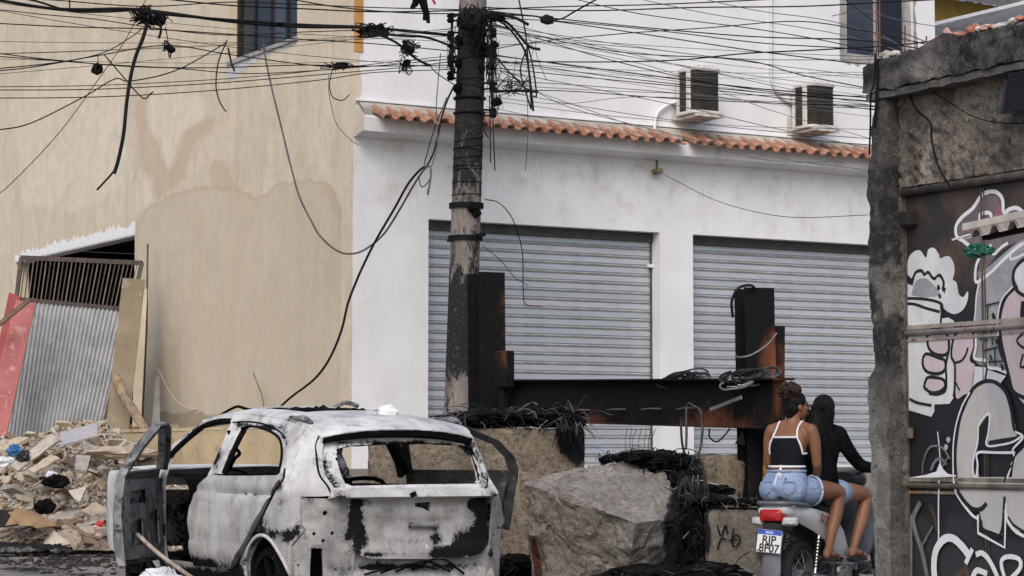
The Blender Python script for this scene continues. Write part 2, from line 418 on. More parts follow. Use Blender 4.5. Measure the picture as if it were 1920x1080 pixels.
# ---- white shop building
WB = root('shop_building', 'white plastered two storey building with roller shutters under a clay tile canopy', 'building', (BX, FY, 0))
def pY(px, py): p = onY(px, py, FY); return (p.x, p.z)
XE = pY(1753, 60)[0]
s1a, s1b, s2a = pY(803, 600)[0], pY(1237.5, 600)[0], pY(1300, 600)[0]
s2b = s2a + (s1b - s1a) * 1.02
ZS0, ZS1 = 1.12, pY(1020, 423)[1]
wa, wb = pY(1581, 60)[0], pY(1713, 60)[0]; wz = pY(1640, 118)[1]
HOL = [[(s1a, ZS0), (s1b, ZS0), (s1b, ZS1), (s1a, ZS1)], [(s2a, ZS0), (s2b, ZS0), (s2b, ZS1), (s2a, ZS1)], [(wa, wz), (wb, wz), (wb, 8.6), (wa, 8.6)]]
fw_ = mk('wall', panel([(BX, -0.3), (XE, -0.3), (XE, 9.5), (BX, 9.5)], HOL, lambda u, v: (u, FY, v), 0.13, 0.26, (0, 1, 0)), white, WB, world=True)
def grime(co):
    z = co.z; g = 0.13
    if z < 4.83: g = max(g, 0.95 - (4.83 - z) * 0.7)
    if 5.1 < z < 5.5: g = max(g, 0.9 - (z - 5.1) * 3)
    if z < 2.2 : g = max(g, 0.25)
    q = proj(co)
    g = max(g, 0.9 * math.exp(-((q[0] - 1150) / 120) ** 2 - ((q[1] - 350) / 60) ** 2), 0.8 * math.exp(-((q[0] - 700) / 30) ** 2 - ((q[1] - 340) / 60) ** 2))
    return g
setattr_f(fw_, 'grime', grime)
mk('corner_strip', box(BX - 0.005, BX - 0.001, FY - 0.002, FY + 0.28, -0.3, 9.5), beige, WB, world=True)
mk('side_return', box(XE + 0.004, XE + 0.2, FY + 0.27, FY + 8, 0, 9.5), white, WB, world=True)
oz0 = pY(668, 97)[1]
mk('orange_band', box(BX + 0.003, BX + 0.115, FY - 0.012, FY - 0.005, oz0, 9.5), plain('orange_paint', (0.50, 0.25, 0.075), 0.8), WB, world=True)
rag = [(BX + 0.115 + 0.004 * 0, oz0 - 0.01)]
pts = [(BX + 0.002, oz0 - 0.01)]
z = oz0 - 0.01
while z > 5.2: pts.append((BX + 0.075 + 0.03 * noise.noise((0, z * 4, 1)) + 0.012 * rnd.random(), z)); z -= 0.05
pts.append((BX + 0.002, z))
mk('paint_overlap', panel(pts, [], lambda u, v: (u, FY - 0.008, v), 0.06, 0.003, (0, 1, 0), False), beige, WB, world=True)
wr = grunge('aluminium_frame', (0.42, 0.41, 0.39), (0.30, 0.29, 0.28), 5, 0.5)
window(WB, 'y', FY, wa, wb, wz, 8.6, 0.05, (0.5,), 1, wr, (pane2, pane_m), 0.1)
# broken render round the window
rg = []
for i in range(40): t = i / 39; rg.append((wa - 0.06 + (wb - wa + 0.12) * t, wz - 0.02 - 0.1 * rnd.random() * (0.5 + noise.noise((t * 9, 0, 0)) * 0.5)))
sd = [(wb + 0.02 + 0.05 * rnd.random(), wz + 0.1 * i) for i in range(24)]
mk('broken_render', panel([(wa - 0.06, 8.6)] + [(wa - 0.05 - 0.02 * rnd.random(), 8.5 - 0.12 * i) for i in range(18)] + rg + sd + [(wb + 0.05, 8.6)], [[(wa + 0.002, wz + 0.002), (wb - 0.002, wz + 0.002), (wb - 0.002, 8.59), (wa + 0.002, 8.59)]], lambda u, v: (u, FY - 0.005, v), 0.05, 0.004, (0, 1, 0), False), grunge('bare_cement', (0.36, 0.35, 0.31), (0.24, 0.235, 0.21), 9), WB, world=True)
# shutters
def galv():
    M = NM('galvanised_steel', 0.42, 0.35, 0.5)
    a = M.mix(M.step(M.noise(6, 5, 0.6, 0, M.co((0.6, 1, 2.5), 'World')), 0.3, 0.7), (0.485, 0.50, 0.525), (0.58, 0.59, 0.61))
    a = M.mix(M.step(M.noise(2.5, 5, 0.65, 0, M.co((1, 1, 1), 'World')), 0.55, 0.75, 0, 0.5), a, (0.36, 0.37, 0.39))
    a = M.mix(M.math('MULTIPLY', M.rand(), 0.5), a, (0.40, 0.43, 0.48))
    M.col(a); M.bump(M.noise(120, 3), 0.05, 0.002); return M.m
steel = galv()
rib_m = grunge('shutter_rib', (0.52, 0.52, 0.51), (0.38, 0.38, 0.37), 7, 0.45, 0.4, 0.1)
box_m = grunge('shutter_box', (0.085, 0.083, 0.08), (0.06, 0.06, 0.06), 5, 0.6)
def slat_mesh(L, P):
    pr = [(0.0, 0.012), (0.004, 0.002), (0.062, 0.0), (0.066, 0.012), (0.070, 0.014), (0.074, 0.002), (0.088, -0.008), (0.100, 0.002), (0.104, 0.014), (P, 0.014)]
    V = []; n = len(pr)
    for x in (0, L): V += [(x, y, -z) for z, y in pr]
    for x in (0, L): V += [(x, y + 0.006, -z) for z, y in pr]
    F = []
    for i in range(n - 1): F += [(i, i + 1, n + i + 1, n + i), (2 * n + i + 1, 2 * n + i, 3 * n + i, 3 * n + i + 1)]
    me = mesh('slat', V, F, steel); me.materials.append(rib_m)
    for k, p in enumerate(me.polygons): p.material_index = 1 if (k // 2) in (5, 6) else 0
    return me
PT = 0.1085
def shutter(a0, a1, grey):
    sh = mk('shutter', join(box(a0 + 0.003, a1 - 0.003, FY + 0.14, FY + 0.255, ZS1 - 0.105, ZS1 - 0.003), box(a0 + 0.003, a1 - 0.003, FY + 0.135, FY + 0.14, ZS1 - 0.07, ZS1 - 0.06)), box_m, WB, world=True, label='roller shutter pulled down, its shaded roll opening painted as a dark grey box')  # dark box front paints the shade of the roll opening
    z = ZS1 - 0.105; me = slat_mesh(a1 - a0 - 0.03, PT)
    off = abs_loc(sh)
    while z > ZS0 + 0.09:
        s_ = link('slat', me, sh, Vector((a0 + 0.015, FY + 0.185 + rnd.uniform(-.003, .003), z)) - off, (math.radians(rnd.uniform(-2.5, 2.5)), 0, 0)); z -= PT
    mk('bottom_bar', bbox(a0 + 0.01, a1 - 0.01, FY + 0.16, FY + 0.21, ZS0 + 0.012, z + 0.0, 0.006), rib_m, sh, world=True)
    for a, d in ((a0, 1), (a1, -1)):
        mk('guide_rail', join(box(min(a, a + d * 0.025) + 0.002, max(a, a + d * 0.025) - 0.002, FY + 0.165, FY + 0.178, ZS0, ZS1 - 0.105)), box_m, sh, world=True)
    return sh
sh1 = shutter(s1a, s1b, 0); sh2 = shutter(s2a, s2b, 1)
mk('latch', bbox(s1b - 0.09, s1b - 0.005, FY + 0.12, FY + 0.15, ZS1 - 0.42, ZS1 - 0.38, 0.005), plain('white_latch', (0.7, 0.7, 0.7)), sh1, world=True)
mk('lock', bbox(s1b - 0.22, s1b - 0.13, FY + 0.155, FY + 0.18, 2.05, 2.12, 0.01), box_m, sh1, world=True)
mk('lock', bbox(s1a + 0.005, s1a + 0.06, FY + 0.15, FY + 0.18, 2.26, 2.30, 0.01), box_m, sh1, world=True)
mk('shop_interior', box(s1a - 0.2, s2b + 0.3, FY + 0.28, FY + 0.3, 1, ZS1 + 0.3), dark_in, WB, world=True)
# canopy: sloping concrete slab with clay tiles
cx1 = XE - 0.2
cz = [(FY - 0.001, 4.80), (FY - 0.27, 4.845), (FY - 0.275, 5.0), (FY - 0.001, 5.10)]
ca = mk('canopy', ([(x, y, z) for x in (BX + 0.002, cx1) for y, z in cz], [(0, 1, 2, 3), (7, 6, 5, 4), (0, 4, 5, 1), (1, 5, 6, 2), (2, 6, 7, 3), (3, 7, 4, 0)]), white, WB, world=True)
setattr_f(ca, 'grime', lambda co: 0.55)
mk('canopy_end', ([(BX - 0.003, y, z) for y, z in [(FY + 0.3, 4.80), (FY - 0.27, 4.845), (FY - 0.275, 5.03), (FY + 0.0, 5.19), (FY + 0.3, 5.19)]] + [(BX + 0.001, y, z) for y, z in [(FY + 0.3, 4.80), (FY - 0.27, 4.845), (FY - 0.275, 5.03), (FY + 0.0, 5.19), (FY + 0.3, 5.19)]], [(0, 1, 2, 3, 4), (9, 8, 7, 6, 5)] + [(i, i + 5, (i + 1) % 5 + 5, (i + 1) % 5) for i in range(5)]), beige, WB, world=True)
mor = grunge('mortar', (0.46, 0.43, 0.38), (0.33, 0.31, 0.27), 5, 0.95, 0, 0.6, 40, 0.01)
V = []; N = 90
for i in range(N + 1):
    x = BX + 0.05 + (cx1 - BX - 0.06) * i / N
    V += [(x, FY - 0.002, 5.215 + 0.012 * noise.noise((x * 3, 0, 0))), (x, FY - 0.05, 5.19 + 0.01 * noise.noise((x * 5, 2, 0))), (x, FY - 0.16 - 0.02 * noise.noise((x * 4, 0, 7)), 5.11), (x, FY - 0.16, 5.05)]
F = [(4 * i + k, 4 * i + k + 1, 4 * i + k + 5, 4 * i + k + 4) for i in range(N) for k in range(3)]
mk('mortar_bed', (V, F), mor, ca, world=True)
mk('flashing', box(BX + 0.02, cx1, FY - 0.035, FY - 0.003, 5.216, 5.235), wp, ca, world=True)
def tile_mesh(seed):
    r = random.Random(seed); L = 0.40; pw = 0.178; V = []; n = 13
    pr = []
    for k in range(n):
        t = k / (n - 1)
        if t < 0.52: a = math.pi * t / 0.52; x = 0.048 - 0.048 * math.cos(a); z = 0.044 * math.sin(a) ** 0.8
        else: s_ = (t - 0.52) / 0.48; x = 0.096 + s_ * (pw - 0.096); z = -0.014 * math.sin(math.pi * s_)
        pr.append((x, z))
    for y, s_ in ((0, 1.0), (-L * 0.5, 1.0), (-L, 1.0)):
        for x, z in pr: V.append((x * 1.0 + 0.003 * r.random(), y, z * s_ + 0.003 * r.random()))
    for y in (0, -L * 0.5, -L):
        for x, z in pr: V.append((x, y, z - 0.014))
    F = []
    for j in range(2):
        for k in range(n - 1):
            a = j * n + k; F += [(a, a + n, a + n + 1, a + 1), (a + 3 * n + 1, a + 4 * n + 1, a + 4 * n, a + 3 * n)]
    for k in range(n - 1): a = 2 * n + k; F.append((a, a + 3 * n, a + 3 * n + 1, a + 1))
    M_ = mesh('roof_tile', V, F, None, False); return M_
M = NM('clay', 0.8)
a = M.mix(M.rand(), (0.29, 0.13, 0.08), (0.40, 0.215, 0.145))
a = M.mix(M.step(M.noise(9, 5, 0.7), 0.5, 0.72, 0, 0.7), a, (0.46, 0.34, 0.27))
a = M.mix(M.step(M.noise(14, 5, 0.7, 0.5), 0.54, 0.68, 0, 0.8), a, (0.16, 0.10, 0.075))
M.col(a); M.bump(M.noise(60, 4), 0.3, 0.004); clay = M.m
tms = [tile_mesh(i) for i in range(4)]
for t_ in tms: t_.materials.append(clay)
off = abs_loc(ca)
x = BX + 0.16; i = 0; gapx = pY(1245, 270)[0]
while x < cx1 - 0.2:
    if abs(x - gapx) < 0.09: x += 0.07; i += 1; continue
    o = link('roof_tile', tms[i % 4], ca, Vector((x, FY - 0.09 + 0.012 * rnd.uniform(-1, 1), 5.122 + 0.006 * rnd.uniform(-1, 1))) - off, (math.radians(22 + rnd.uniform(-1.5, 1.5)), 0, math.radians(rnd.uniform(-2.0, 2.0))))
    x += 0.1765 + rnd.uniform(-0.003, 0.003); i += 1
# conduits and bits fixed to the wall
pvc = plain('white_pvc', (0.72, 0.73, 0.75), 0.4, var=0.05); greyp = plain('painted_pipe', (0.62, 0.62, 0.64), 0.5, var=0.05)
def wl(pts, off=0.03): return [onY(a, b, FY - off) for a, b in pts]
mk('conduit', tube(smoothline(wl([(1300, 178), (1275, 188), (1248, 199), (1231, 216), (1227, 250)], 0.05)), 0.022, 8), pvc, WB, world=True, smooth=True)
mk('conduit', tube(smoothline(wl([(1447, -60), (1446, 60), (1446, 140), (1455, 170), (1470, 186), (1492, 198)], 0.03)), 0.02, 8), greyp, WB, world=True, smooth=True)
mk('wall_bracket', join(xf(bbox(-0.04, 0.04, -0.12, 0, -0.03, 0.03, 0.008), Matrix.Translation(onY(1228, 322, FY))), tube([onY(1232, 297, FY), onY(1232, 318, FY - 0.05)], 0.012, 6), tube([onY(1222, 322, FY - 0.1), onY(1238, 318, FY - 0.1)], 0.02, 6)), grunge('rusty_bracket', (0.30, 0.25, 0.10), (0.1, 0.09, 0.08), 20), WB, world=True)
mk('patched_hole', (lambda c: ([c] + [c + Vector((0.055 * math.cos(a) * (0.7 + 0.5 * rnd.random()), -0.002, 0.045 * math.sin(a) * (0.7 + 0.5 * rnd.random()))) for a in [k * 0.5236 for k in range(12)]], [(0, i + 1, (i + 1) % 12 + 1) for i in range(12)]))(onY(982, 326, FY - 0.008)), wp, WB, world=True)
# ---- air conditioners
fin_m = NM('condenser_coil', 0.55, 0.3); fin_m.col(fin_m.mix(fin_m.step(fin_m.noise(5, 4), 0.3, 0.7), (0.04, 0.038, 0.03), (0.062, 0.055, 0.043))); fin_m = fin_m.m
acw = plain('white_enamel', (0.58, 0.565, 0.54), 0.45, var=0.06)
def rrect(hw, hd, r, n=6):
    out = []
    for cx, cy, a0 in ((hw - r, hd - r, 0), (-hw + r, hd - r, 90), (-hw + r, -hd + r, 180), (hw - r, -hd + r, 270)):
        for k in range(n + 1): a = math.radians(a0 + 90 * k / n); out.append((cx + r * math.cos(a), cy + r * math.sin(a)))
    return out
def loft(rings):
    V = []; F = []; n = len(rings[0])
    for R in rings: V += [Vector(p) for p in R]
    for j in range(len(rings) - 1):
        for k in range(n): F.append((j * n + k, j * n + (k + 1) % n, (j + 1) * n + (k + 1) % n, (j + 1) * n + k))
    F.append(tuple(reversed(range(n)))); F.append(tuple(range((len(rings) - 1) * n, len(rings) * n)))
    return V, F
def ac(px, py, label):
    b = onY(px, py, FY)          # left rear lower corner of the tray on the wall
    t = root('air_conditioner', label, 'air conditioner', (b.x + 0.22, FY - 0.29, b.z), 0, 'condenser units on the white wall')
    H = 0.50; w = 0.205; d = 0.20
    rings = []
    for k in range(49):
        z = 0.075 + H * k / 48; e = 0.0 if k % 2 else 0.006
        rings.append([(x, y, z) for x, y in rrect(w - e, d - e, 0.11)])
    mk('coil', loft(rings), fin_m, t)
    for qx, qy in ((-w + 0.004, -0.075), (-w + 0.03, d - 0.03), (w - 0.01, d - 0.02)):
        mk('corner_post', bbox(qx - 0.018, qx + 0.018, qy - 0.04, qy + 0.04, 0.06, H + 0.085, 0.01), acw, t)
    cov = mk('top_cover', loft([[(x, y, z) for x, y in rrect(w + e, d + e, 0.115)] for e, z in ((0.008, H + 0.06), (0.012, H + 0.07), (0.012, H + 0.095), (-0.02, H + 0.115))]), acw, t)
    for k in range(9): mk('vent_rib', bar((-0.13 + 0.032 * k, -d + 0.03, H + 0.118), (-0.13 + 0.032 * k, d - 0.03, H + 0.118), 0.012, 0.012), box_m if k % 2 else acw, cov)
    mk('base_pan', loft([[(x, y, z) for x, y in rrect(w + e, d + e, 0.08)] for e, z in ((0.0, 0.03), (0.02, 0.04), (0.02, 0.065), (0.008, 0.075))]), acw, t)
    br = mk('bracket', join(bar((-0.16, 0.285, 0.005), (-0.16, -d - 0.05, 0.012), 0.045, 0.03), bar((0.16, 0.285, 0.005), (0.16, -d - 0.05, 0.012), 0.045, 0.03), bar((-0.2, -d - 0.02, 0.012), (0.22, -d - 0.02, 0.012), 0.03, 0.034)), grunge('bracket_paint', (0.62, 0.59, 0.54), (0.42, 0.36, 0.30), 9), t)
    mk('mount_plate', box(-0.215, -0.185, 0.27, 0.288, -0.01, 0.22), acw, t)
    mk('drip_tray', bbox(-0.14, 0.14, -d + 0.01, 0.26, -0.012, 0.028, 0.005), br.data.materials[0], t)
    return t
ac(1257, 226, 'left of the two boxy white and dark condensers, with a curved white pipe below')
ac(1474, 252, 'right of the two boxy white and dark condensers, under the pipe running down the wall')
# ---- yellow house and roofs behind
YH = root('yellow_house', 'yellow ochre house with a thin dark roof seen past the white building', 'house', (20, 24, 0))
ya = onD(1740, 60, 37); yb = onD(1990, 60, 34.5)
def vert(pa, pb, za, zb, t): d = (pb - pa); d.z = 0; nrm = Vector((-d.y, d.x, 0)).normalized() * t; return hexa([Vector((pa.x, pa.y, za)), Vector((pb.x, pb.y, za)), Vector((pb.x, pb.y, za)) + nrm, Vector((pa.x, pa.y, za)) + nrm, Vector((pa.x, pa.y, zb)), Vector((pb.x, pb.y, zb)), Vector((pb.x, pb.y, zb)) + nrm, Vector((pa.x, pa.y, zb)) + nrm])
z0, z1 = onD(1740, -8, 37).z, onD(1990, 30, 34.5).z
yv = vert(ya, yb, 0, z0, 0.3); yv[0][5].z = z1; yv[0][6].z = z1
mk('wall', yv, plain('yellow_paint', (0.62, 0.36, 0.07), 0.8), YH, world=True)
rd = [onD(1700, -14, 36.6), onD(1990, 28, 34.2), onD(1990, 16, 35.4), onD(1700, -26, 38)]
mk('roof', hexa(rd + [p + Vector((0, 0, 0.12)) for p in rd]), plain('old_roof', (0.15, 0.14, 0.14)), YH, world=True)
SR = root('corrugated_shed_roof', 'grey corrugated shed roof with white edge trim in front of the yellow house', 'roof', (19, 21, 0))
a0, a1 = onD(1740, 52, 33.5), onD(2010, -12, 31.5); b0, b1 = onD(1740, 80, 32), onD(2010, 30, 30)
V = []; F = []; nx = 120
for i in range(nx + 1):
    t = i / nx
    for j, (p, q) in enumerate(((a0, b0), (a1, b1))):
        pass
for i in range(nx + 1):
    for j in range(2):
        t = i / nx; p = a0.lerp(b0, t) if j == 0 else a1.lerp(b1, t)
        V.append(p + Vector((0, 0, 0.018 * math.sin(t * 2 * math.pi * 9))))
V2 = V + [v + Vector((0, 0, -0.012)) for v in V]; n2 = len(V)
for i in range(nx): a = 2 * i; F += [(a, a + 1, a + 3, a + 2), (a + n2 + 2, a + n2 + 3, a + n2 + 1, a + n2)]
mk('roof_sheet', (V2, F), grunge('zinc', (0.20, 0.20, 0.21), (0.14, 0.14, 0.15), 3, 0.6, 0.3), SR, world=True)
mk('edge_trim', bar(a0 + Vector((0, 0, 0.03)), a1 + Vector((0, 0, 0.03)), 0.05, 0.05), pvc, SR, world=True)
mk('shed_wall', vert(b0 + Vector((0.1, 0.3, 0)), b1 + Vector((0.1, 0.3, 0)), 0, b0.z - 0.1, 0.1), dark_in, SR, world=True)
TR = root('tree', 'leafy green tree just showing above the dark roof at the top right', 'tree', (24, 27, 0))
tc = onD(1890, -60, 37)
mk('trunk', tube([(tc.x, tc.y, 0), (tc.x + 0.1, tc.y, tc.z * 0.5), (tc.x, tc.y, tc.z)], [0.2, 0.16, 0.06], 8), plain('bark', (0.10, 0.08, 0.06)), TR, world=True)
V = []; F = []
for i in range(1400):
    p = Vector((rnd.gauss(0, 1), rnd.gauss(0, 1), rnd.gauss(0, 0.8))); p = p.normalized() * (rnd.random() ** 0.4) * Vector((1.3, 1.3, 0.95)).x
    p = tc + p; q = Vector((rnd.uniform(-1, 1), rnd.uniform(-1, 1), rnd.uniform(-1, 1))).normalized() * 0.09; r = q.orthogonal().normalized() * 0.04
    n = len(V); V += [p - q, p + r, p + q, p - r]; F.append((n, n + 1, n + 2, n + 3))
mk('crown', (V, F), grunge('leaf', (0.05, 0.10, 0.03), (0.09, 0.15, 0.05), 4), TR, world=True, fix=False)
# ================================================================== burnt car
XL, YC, CG = 6.89, 14.79, 0.05
HW = 0.87
CAR = root('burnt_car', 'burnt out white compact car with open doors, no glass and soot stains', 'car', (XL + HW, YC, CG))
def inset(y, z):
    i = 0
    if z > 1.0: i += 0.2 * ((z - 1) / 0.42) ** 1.2
    if z < 0.6: i += 0.06 * ((0.6 - z) / 0.35) ** 2
    if y < 0.45: i += 0.24 * ((0.45 - y) / 0.45) ** 2
    if y > 3.85: i += 0.34 * ((y - 3.85) / 0.6) ** 2
    return i
def cs(px, py):
    X = XL
    for _ in range(60):
        p = onX(px, py, X); y = p.y - YC; X = X * 0.75 + 0.25 * (XL + inset(min(max(y, -0.1), 4.2), p.z - CG))
    return (y, p.z - CG)
def ryf(x, z):
    return max(0, (z - 0.93) * 0.6) + 0.05 * (abs(x) / 0.7) ** 4
def cr(px, py, fn=ryf):
    y = 0
    for _ in range(30):
        p = onY(px, py, YC + y); y = y * 0.4 + 0.6 * fn(p.x - XL - HW, p.z - CG)
    return (p.x - XL - HW, p.z - CG)
def recf(x, z): return 0.06 + 1.0 * max(0, abs(x) - 0.66) ** 1.3
def sharp(o, a=35):
    me = o.data; me.polygons.foreach_set('use_smooth', [True] * len(me.polygons)); me.set_sharp_from_angle(angle=math.radians(a)); return o
def burnt(name, tint=0.0, dark=0.0):
    M = NM(name, 0.62, 0.0, 0.3)
    a = M.mix(M.step(M.noise(2.0, 7, 0.68, 0.15), 0.38, 0.64), (0.71, 0.705, 0.70), (0.45, 0.45, 0.46))
    a = M.mix(M.attr('grey'), a, M.mix(M.step(M.noise(6, 7, 0.7, 0.2), 0.35, 0.65), (0.36, 0.352, 0.348), (0.185, 0.178, 0.172)))
    a = M.mix(M.step(M.noise(3.1, 7, 0.72, 0.3), 0.48, 0.68, 0, 0.6 + tint), a, (0.31, 0.27, 0.24))
    a = M.mix(M.step(M.noise(7, 8, 0.75, 0.2, M.co((1, 1, 0.35))), 0.52, 0.66, 0, 0.7), a, (0.26, 0.255, 0.26))
    a = M.mix(M.step(M.noise(16, 8, 0.78, 0.3), 0.59, 0.68, 0, 0.5), a, (0.72, 0.72, 0.72))
    so = M.math('ADD', M.attr('soot'), M.math('ADD', M.math('MULTIPLY', M.math('SUBTRACT', M.noise(6, 10, 0.8, 0.3), 0.5), 1.75), M.math('MULTIPLY', M.math('SUBTRACT', M.noise(30, 8, 0.8), 0.5), 0.9)))
    so = M.math('ADD', so, dark)
    a = M.mix(M.step(so, 0.22, 0.46, 0, 0.7), a, (0.15, 0.145, 0.15))
    a = M.mix(M.step(so, 0.46, 0.54), a, (0.012, 0.012, 0.013))
    a = M.mix(M.step(M.noise(40, 6, 0.75), 0.62, 0.68, 0, 0.85), a, (0.04, 0.04, 0.04))
    a = M.mix(M.step(M.noise(12, 9, 0.78, 0.3), 0.63, 0.68, 0, 0.8), a, (0.16, 0.095, 0.06))
    M.put(M.b.inputs['Specular IOR Level'], M.step(so, 0.3, 0.52, 0.3, 0.02))
    M.col(a); M.bump(M.math('ADD', M.noise(5, 5, 0.6, 0.2), M.math('MULTIPLY', M.noise(40, 6, 0.75), 0.35)), 0.45, 0.02)
    return M.m
ashpaint = burnt('burnt_paint'); sootm = burnt('sooty_metal', 0.2, 0.30)
def scorched():
    M = NM('scorched_metal', 0.6, 0.0, 0.3)
    a = M.mix(M.step(M.noise(4, 6, 0.7, 0.8, M.co((1, 1, .6))), 0.36, 0.64), (0.24, 0.24, 0.25), (0.105, 0.105, 0.11))
    a = M.mix(M.step(M.noise(3, 6, 0.7, 1.2), 0.55, 0.70, 0, 0.8), a, (0.42, 0.41, 0.41))
    a = M.mix(M.step(M.noise(5, 7, 0.75, 0.8), 0.52, 0.62), a, (0.022, 0.022, 0.023))
    a = M.mix(M.step(M.noise(7, 6, 0.75, 1.0), 0.64, 0.70, 0, 0.8), a, (0.15, 0.085, 0.05))
    a = M.mix(M.step(M.noise(34, 4, 0.6), 0.68, 0.74), a, (0.015, 0.015, 0.015))
    M.col(a); M.bump(M.noise(9, 6, 0.7, 0.6), 0.6, 0.02); return M.m
scorch = scorched()
scorch2 = grunge('sooted_door', (0.075, 0.075, 0.08), (0.03, 0.03, 0.031), 5, 0.6, bump=0.5, bscale=14, bd=0.02, c=(0.17, 0.165, 0.165))
char = NM('charred', 0.9, 0, 0.08); char.col(char.mix(char.step(char.noise(13, 6, 0.7), 0.52, 0.72), (0.006, 0.006, 0.006), (0.035, 0.033, 0.031))); char.bump(char.noise(30, 6, 0.75), 0.9, 0.03); char = char.m
BL = []          # soot blobs in view pixels: x, y, rx, ry, strength
def soot_for(o, blobs, base=0.0, edge=None):
    def f(co):
        q = proj(co); s = base
        for x, y, rx, ry, k in blobs: s += k * math.exp(-((q[0] - x) / rx) ** 2 - ((q[1] - y) / ry) ** 2)
        return min(s, 1.2)
    setattr_f(o, 'soot', f)
    nm = o.name.split('.')[0]; gv = {'tailgate_skin': 0.85, 'rear_panel': 0.8, 'lamp_recess': 0.95, 'rear_door': 0.48, 'ledge': 0.1}.get(nm, 0.0)
    setattr_f(o, 'grey', lambda co: gv if nm != 'body_side' else (0.6 if co.z - CG < 0.92 else 0.08)); return o
def dent(y, z, k=0.006): return k * fbm((y * 3.5, z * 3.5, 1.7), 3)
fl = lambda y, z: (-(HW - inset(y, z)) + dent(y, z), y, z)
fr_ = lambda y, z: ((HW - inset(y, z)) + dent(y, z + 5), y, z)
drip = [(597, 817), (575, 801), (540, 790), (500, 782), (465, 778), (435, 777), (405, 782), (381, 790), (345, 817), (306, 846)]
def arc(cy, cz, r, a0, a1, n): return [(cy + r * math.cos(math.radians(a0 + (a1 - a0) * k / n)), cz + r * math.sin(math.radians(a0 + (a1 - a0) * k / n))) for k in range(n + 1)]
side_out = [cs(*p) for p in drip] + [cs(296, 862), (2.80, 0.95), (2.79, 0.22), (1.06, 0.22)] + arc(0.665, 0.24, 0.375, 0, 172, 16) + [cs(545, 1024), cs(574, 991), cs(566, 984), cs(563, 931), cs(600, 931), cs(621, 929), cs(612, 910), cs(596, 888), cs(592, 850)]
front_open = [(2.71, 0.36), (2.72, 1.02), cs(318, 852), cs(345, 826), cs(376, 801), cs(405, 791), cs(434, 790), cs(418, 830), cs(399, 872), cs(384, 905), (2.10, 0.80), (2.06, 0.36)]
rear_open = [(1.99, 0.36), (2.02, 0.78), cs(378, 905), cs(399, 888), cs(412, 888), cs(447, 799), cs(460, 796), cs(490, 800), cs(520, 812), cs(535, 826), cs(538, 858), cs(534, 885), cs(519, 918), cs(496, 965), cs(478, 1002), (1.09, 0.46), (1.16, 0.36)]
SB = [(455, 800, 20, 14, .7), (500, 803, 30, 9, .7), (530, 830, 9, 30, .6), (522, 905, 10, 25, .6), (490, 975, 14, 22, .7), (470, 1015, 14, 26, .7), (345, 815, 30, 9, .5), (315, 855, 22, 16, .55), (375, 800, 30, 10, .6), (405, 850, 14, 50, .55), (520, 1000, 40, 12, .35), (540, 1010, 14, 20, .4), (550, 935, 14, 8, .3), (300, 1000, 14, 120, .7), (350, 1075, 50, 18, .6), (597, 860, 7, 35, .4), (530, 945, 12, 10, .35), (440, 1060, 20, 30, .6), (400, 1085, 120, 16, .7), (560, 985, 10, 14, .5), (500, 1004, 50, 8, .3)]
bs = sharp(soot_for(mk('body_side', panel(side_out, [front_open, rear_open], fl, 0.045, 0.05, (1, 0, 0)), ashpaint, CAR, fix=True), SB))
side_r = [(a, b) for a, b in side_out]
rs = sharp(soot_for(mk('body_side', panel(side_out, [rear_open, front_open], fr_, 0.07, 0.05, (-1, 0, 0)), sootm, CAR, label='sooty right side of the car shell'), [(760, 860, 60, 60, .3)], 0.16))
# left rear door, closed
dr = [cs(397, 889), cs(412, 892), cs(470, 892), cs(521, 891), cs(528, 886), cs(524, 900), cs(508, 925), cs(488, 965), cs(470, 1000), (1.17, 0.43), cs(434, 1066), (2.03, 0.34), (2.045, 0.60), (2.07, 0.80), cs(369, 914)]
hole = lambda x, y, r: [cs(x + r * math.cos(k), y + r * math.sin(k)) for k in (0, 1.05, 2.1, 3.14, 4.19, 5.24)]
def doorfn(y, z):
    d = -0.012 + 0.024 * math.exp(-((z - 0.90 - 0.02 * y) / 0.020) ** 2) - 0.014 * math.exp(-((z - 0.68) / 0.10) ** 2) + dent(y, z, 0.012)
    d += -0.018 * max(0, min(1, (0.50 + 0.03 * y - z) / 0.05)) + 0.012 * max(0, min(1, (0.42 - z) / 0.05))
    x, yy, zz = fl(y, z); return (x + d * -1 * -1, yy, zz)
rd = mk('rear_door', panel(dr, [hole(458.5, 926.5, 3.2), hole(477, 928.5, 3.2)], doorfn, 0.035, 0.045, (1, 0, 0)), ashpaint, CAR)
sharp(soot_for(rd, [(361, 990, 6, 60, .35), (365, 1052, 40, 14, .6), (405, 1066, 50, 16, .6), (420, 990, 30, 24, .15), (520, 915, 10, 20, .2), (392, 960, 14, 14, .15), (470, 995, 10, 20, .35)], -0.04))
mk('handle_plate', xf(lathe([(0.0, -0.004), (0.045, -0.004), (0.05, 0.0), (0.05, 0.01)], 16, 'x'), Matrix.Translation(Vector(doorfn(*cs(467, 926))) + Vector((-0.002, 0, 0)))), ashpaint, rd)
# window frame of the rear door
wf = [cs(398, 888), cs(405, 872), cs(436, 803), cs(444, 796), cs(462, 794), cs(492, 799), cs(519, 811), cs(532, 824), cs(534, 855), cs(528, 888)]
wh = [cs(411, 889), cs(418, 872), cs(449, 806), cs(455, 801), cs(470, 799), cs(492, 804), cs(512, 813), cs(524, 826), cs(526, 855), cs(521, 889)]
o = mk('window_frame', panel(wf + list(reversed(wh)), [], lambda y, z: tuple(Vector(fl(y, z)) + Vector((0.012, 0, 0))), 0.03, 0.05, (1, 0, 0)), ashpaint, rd)
sharp(soot_for(o, [(425, 840, 12, 50, .35), (490, 803, 40, 8, .55), (528, 850, 5, 40, .3)], 0.08))
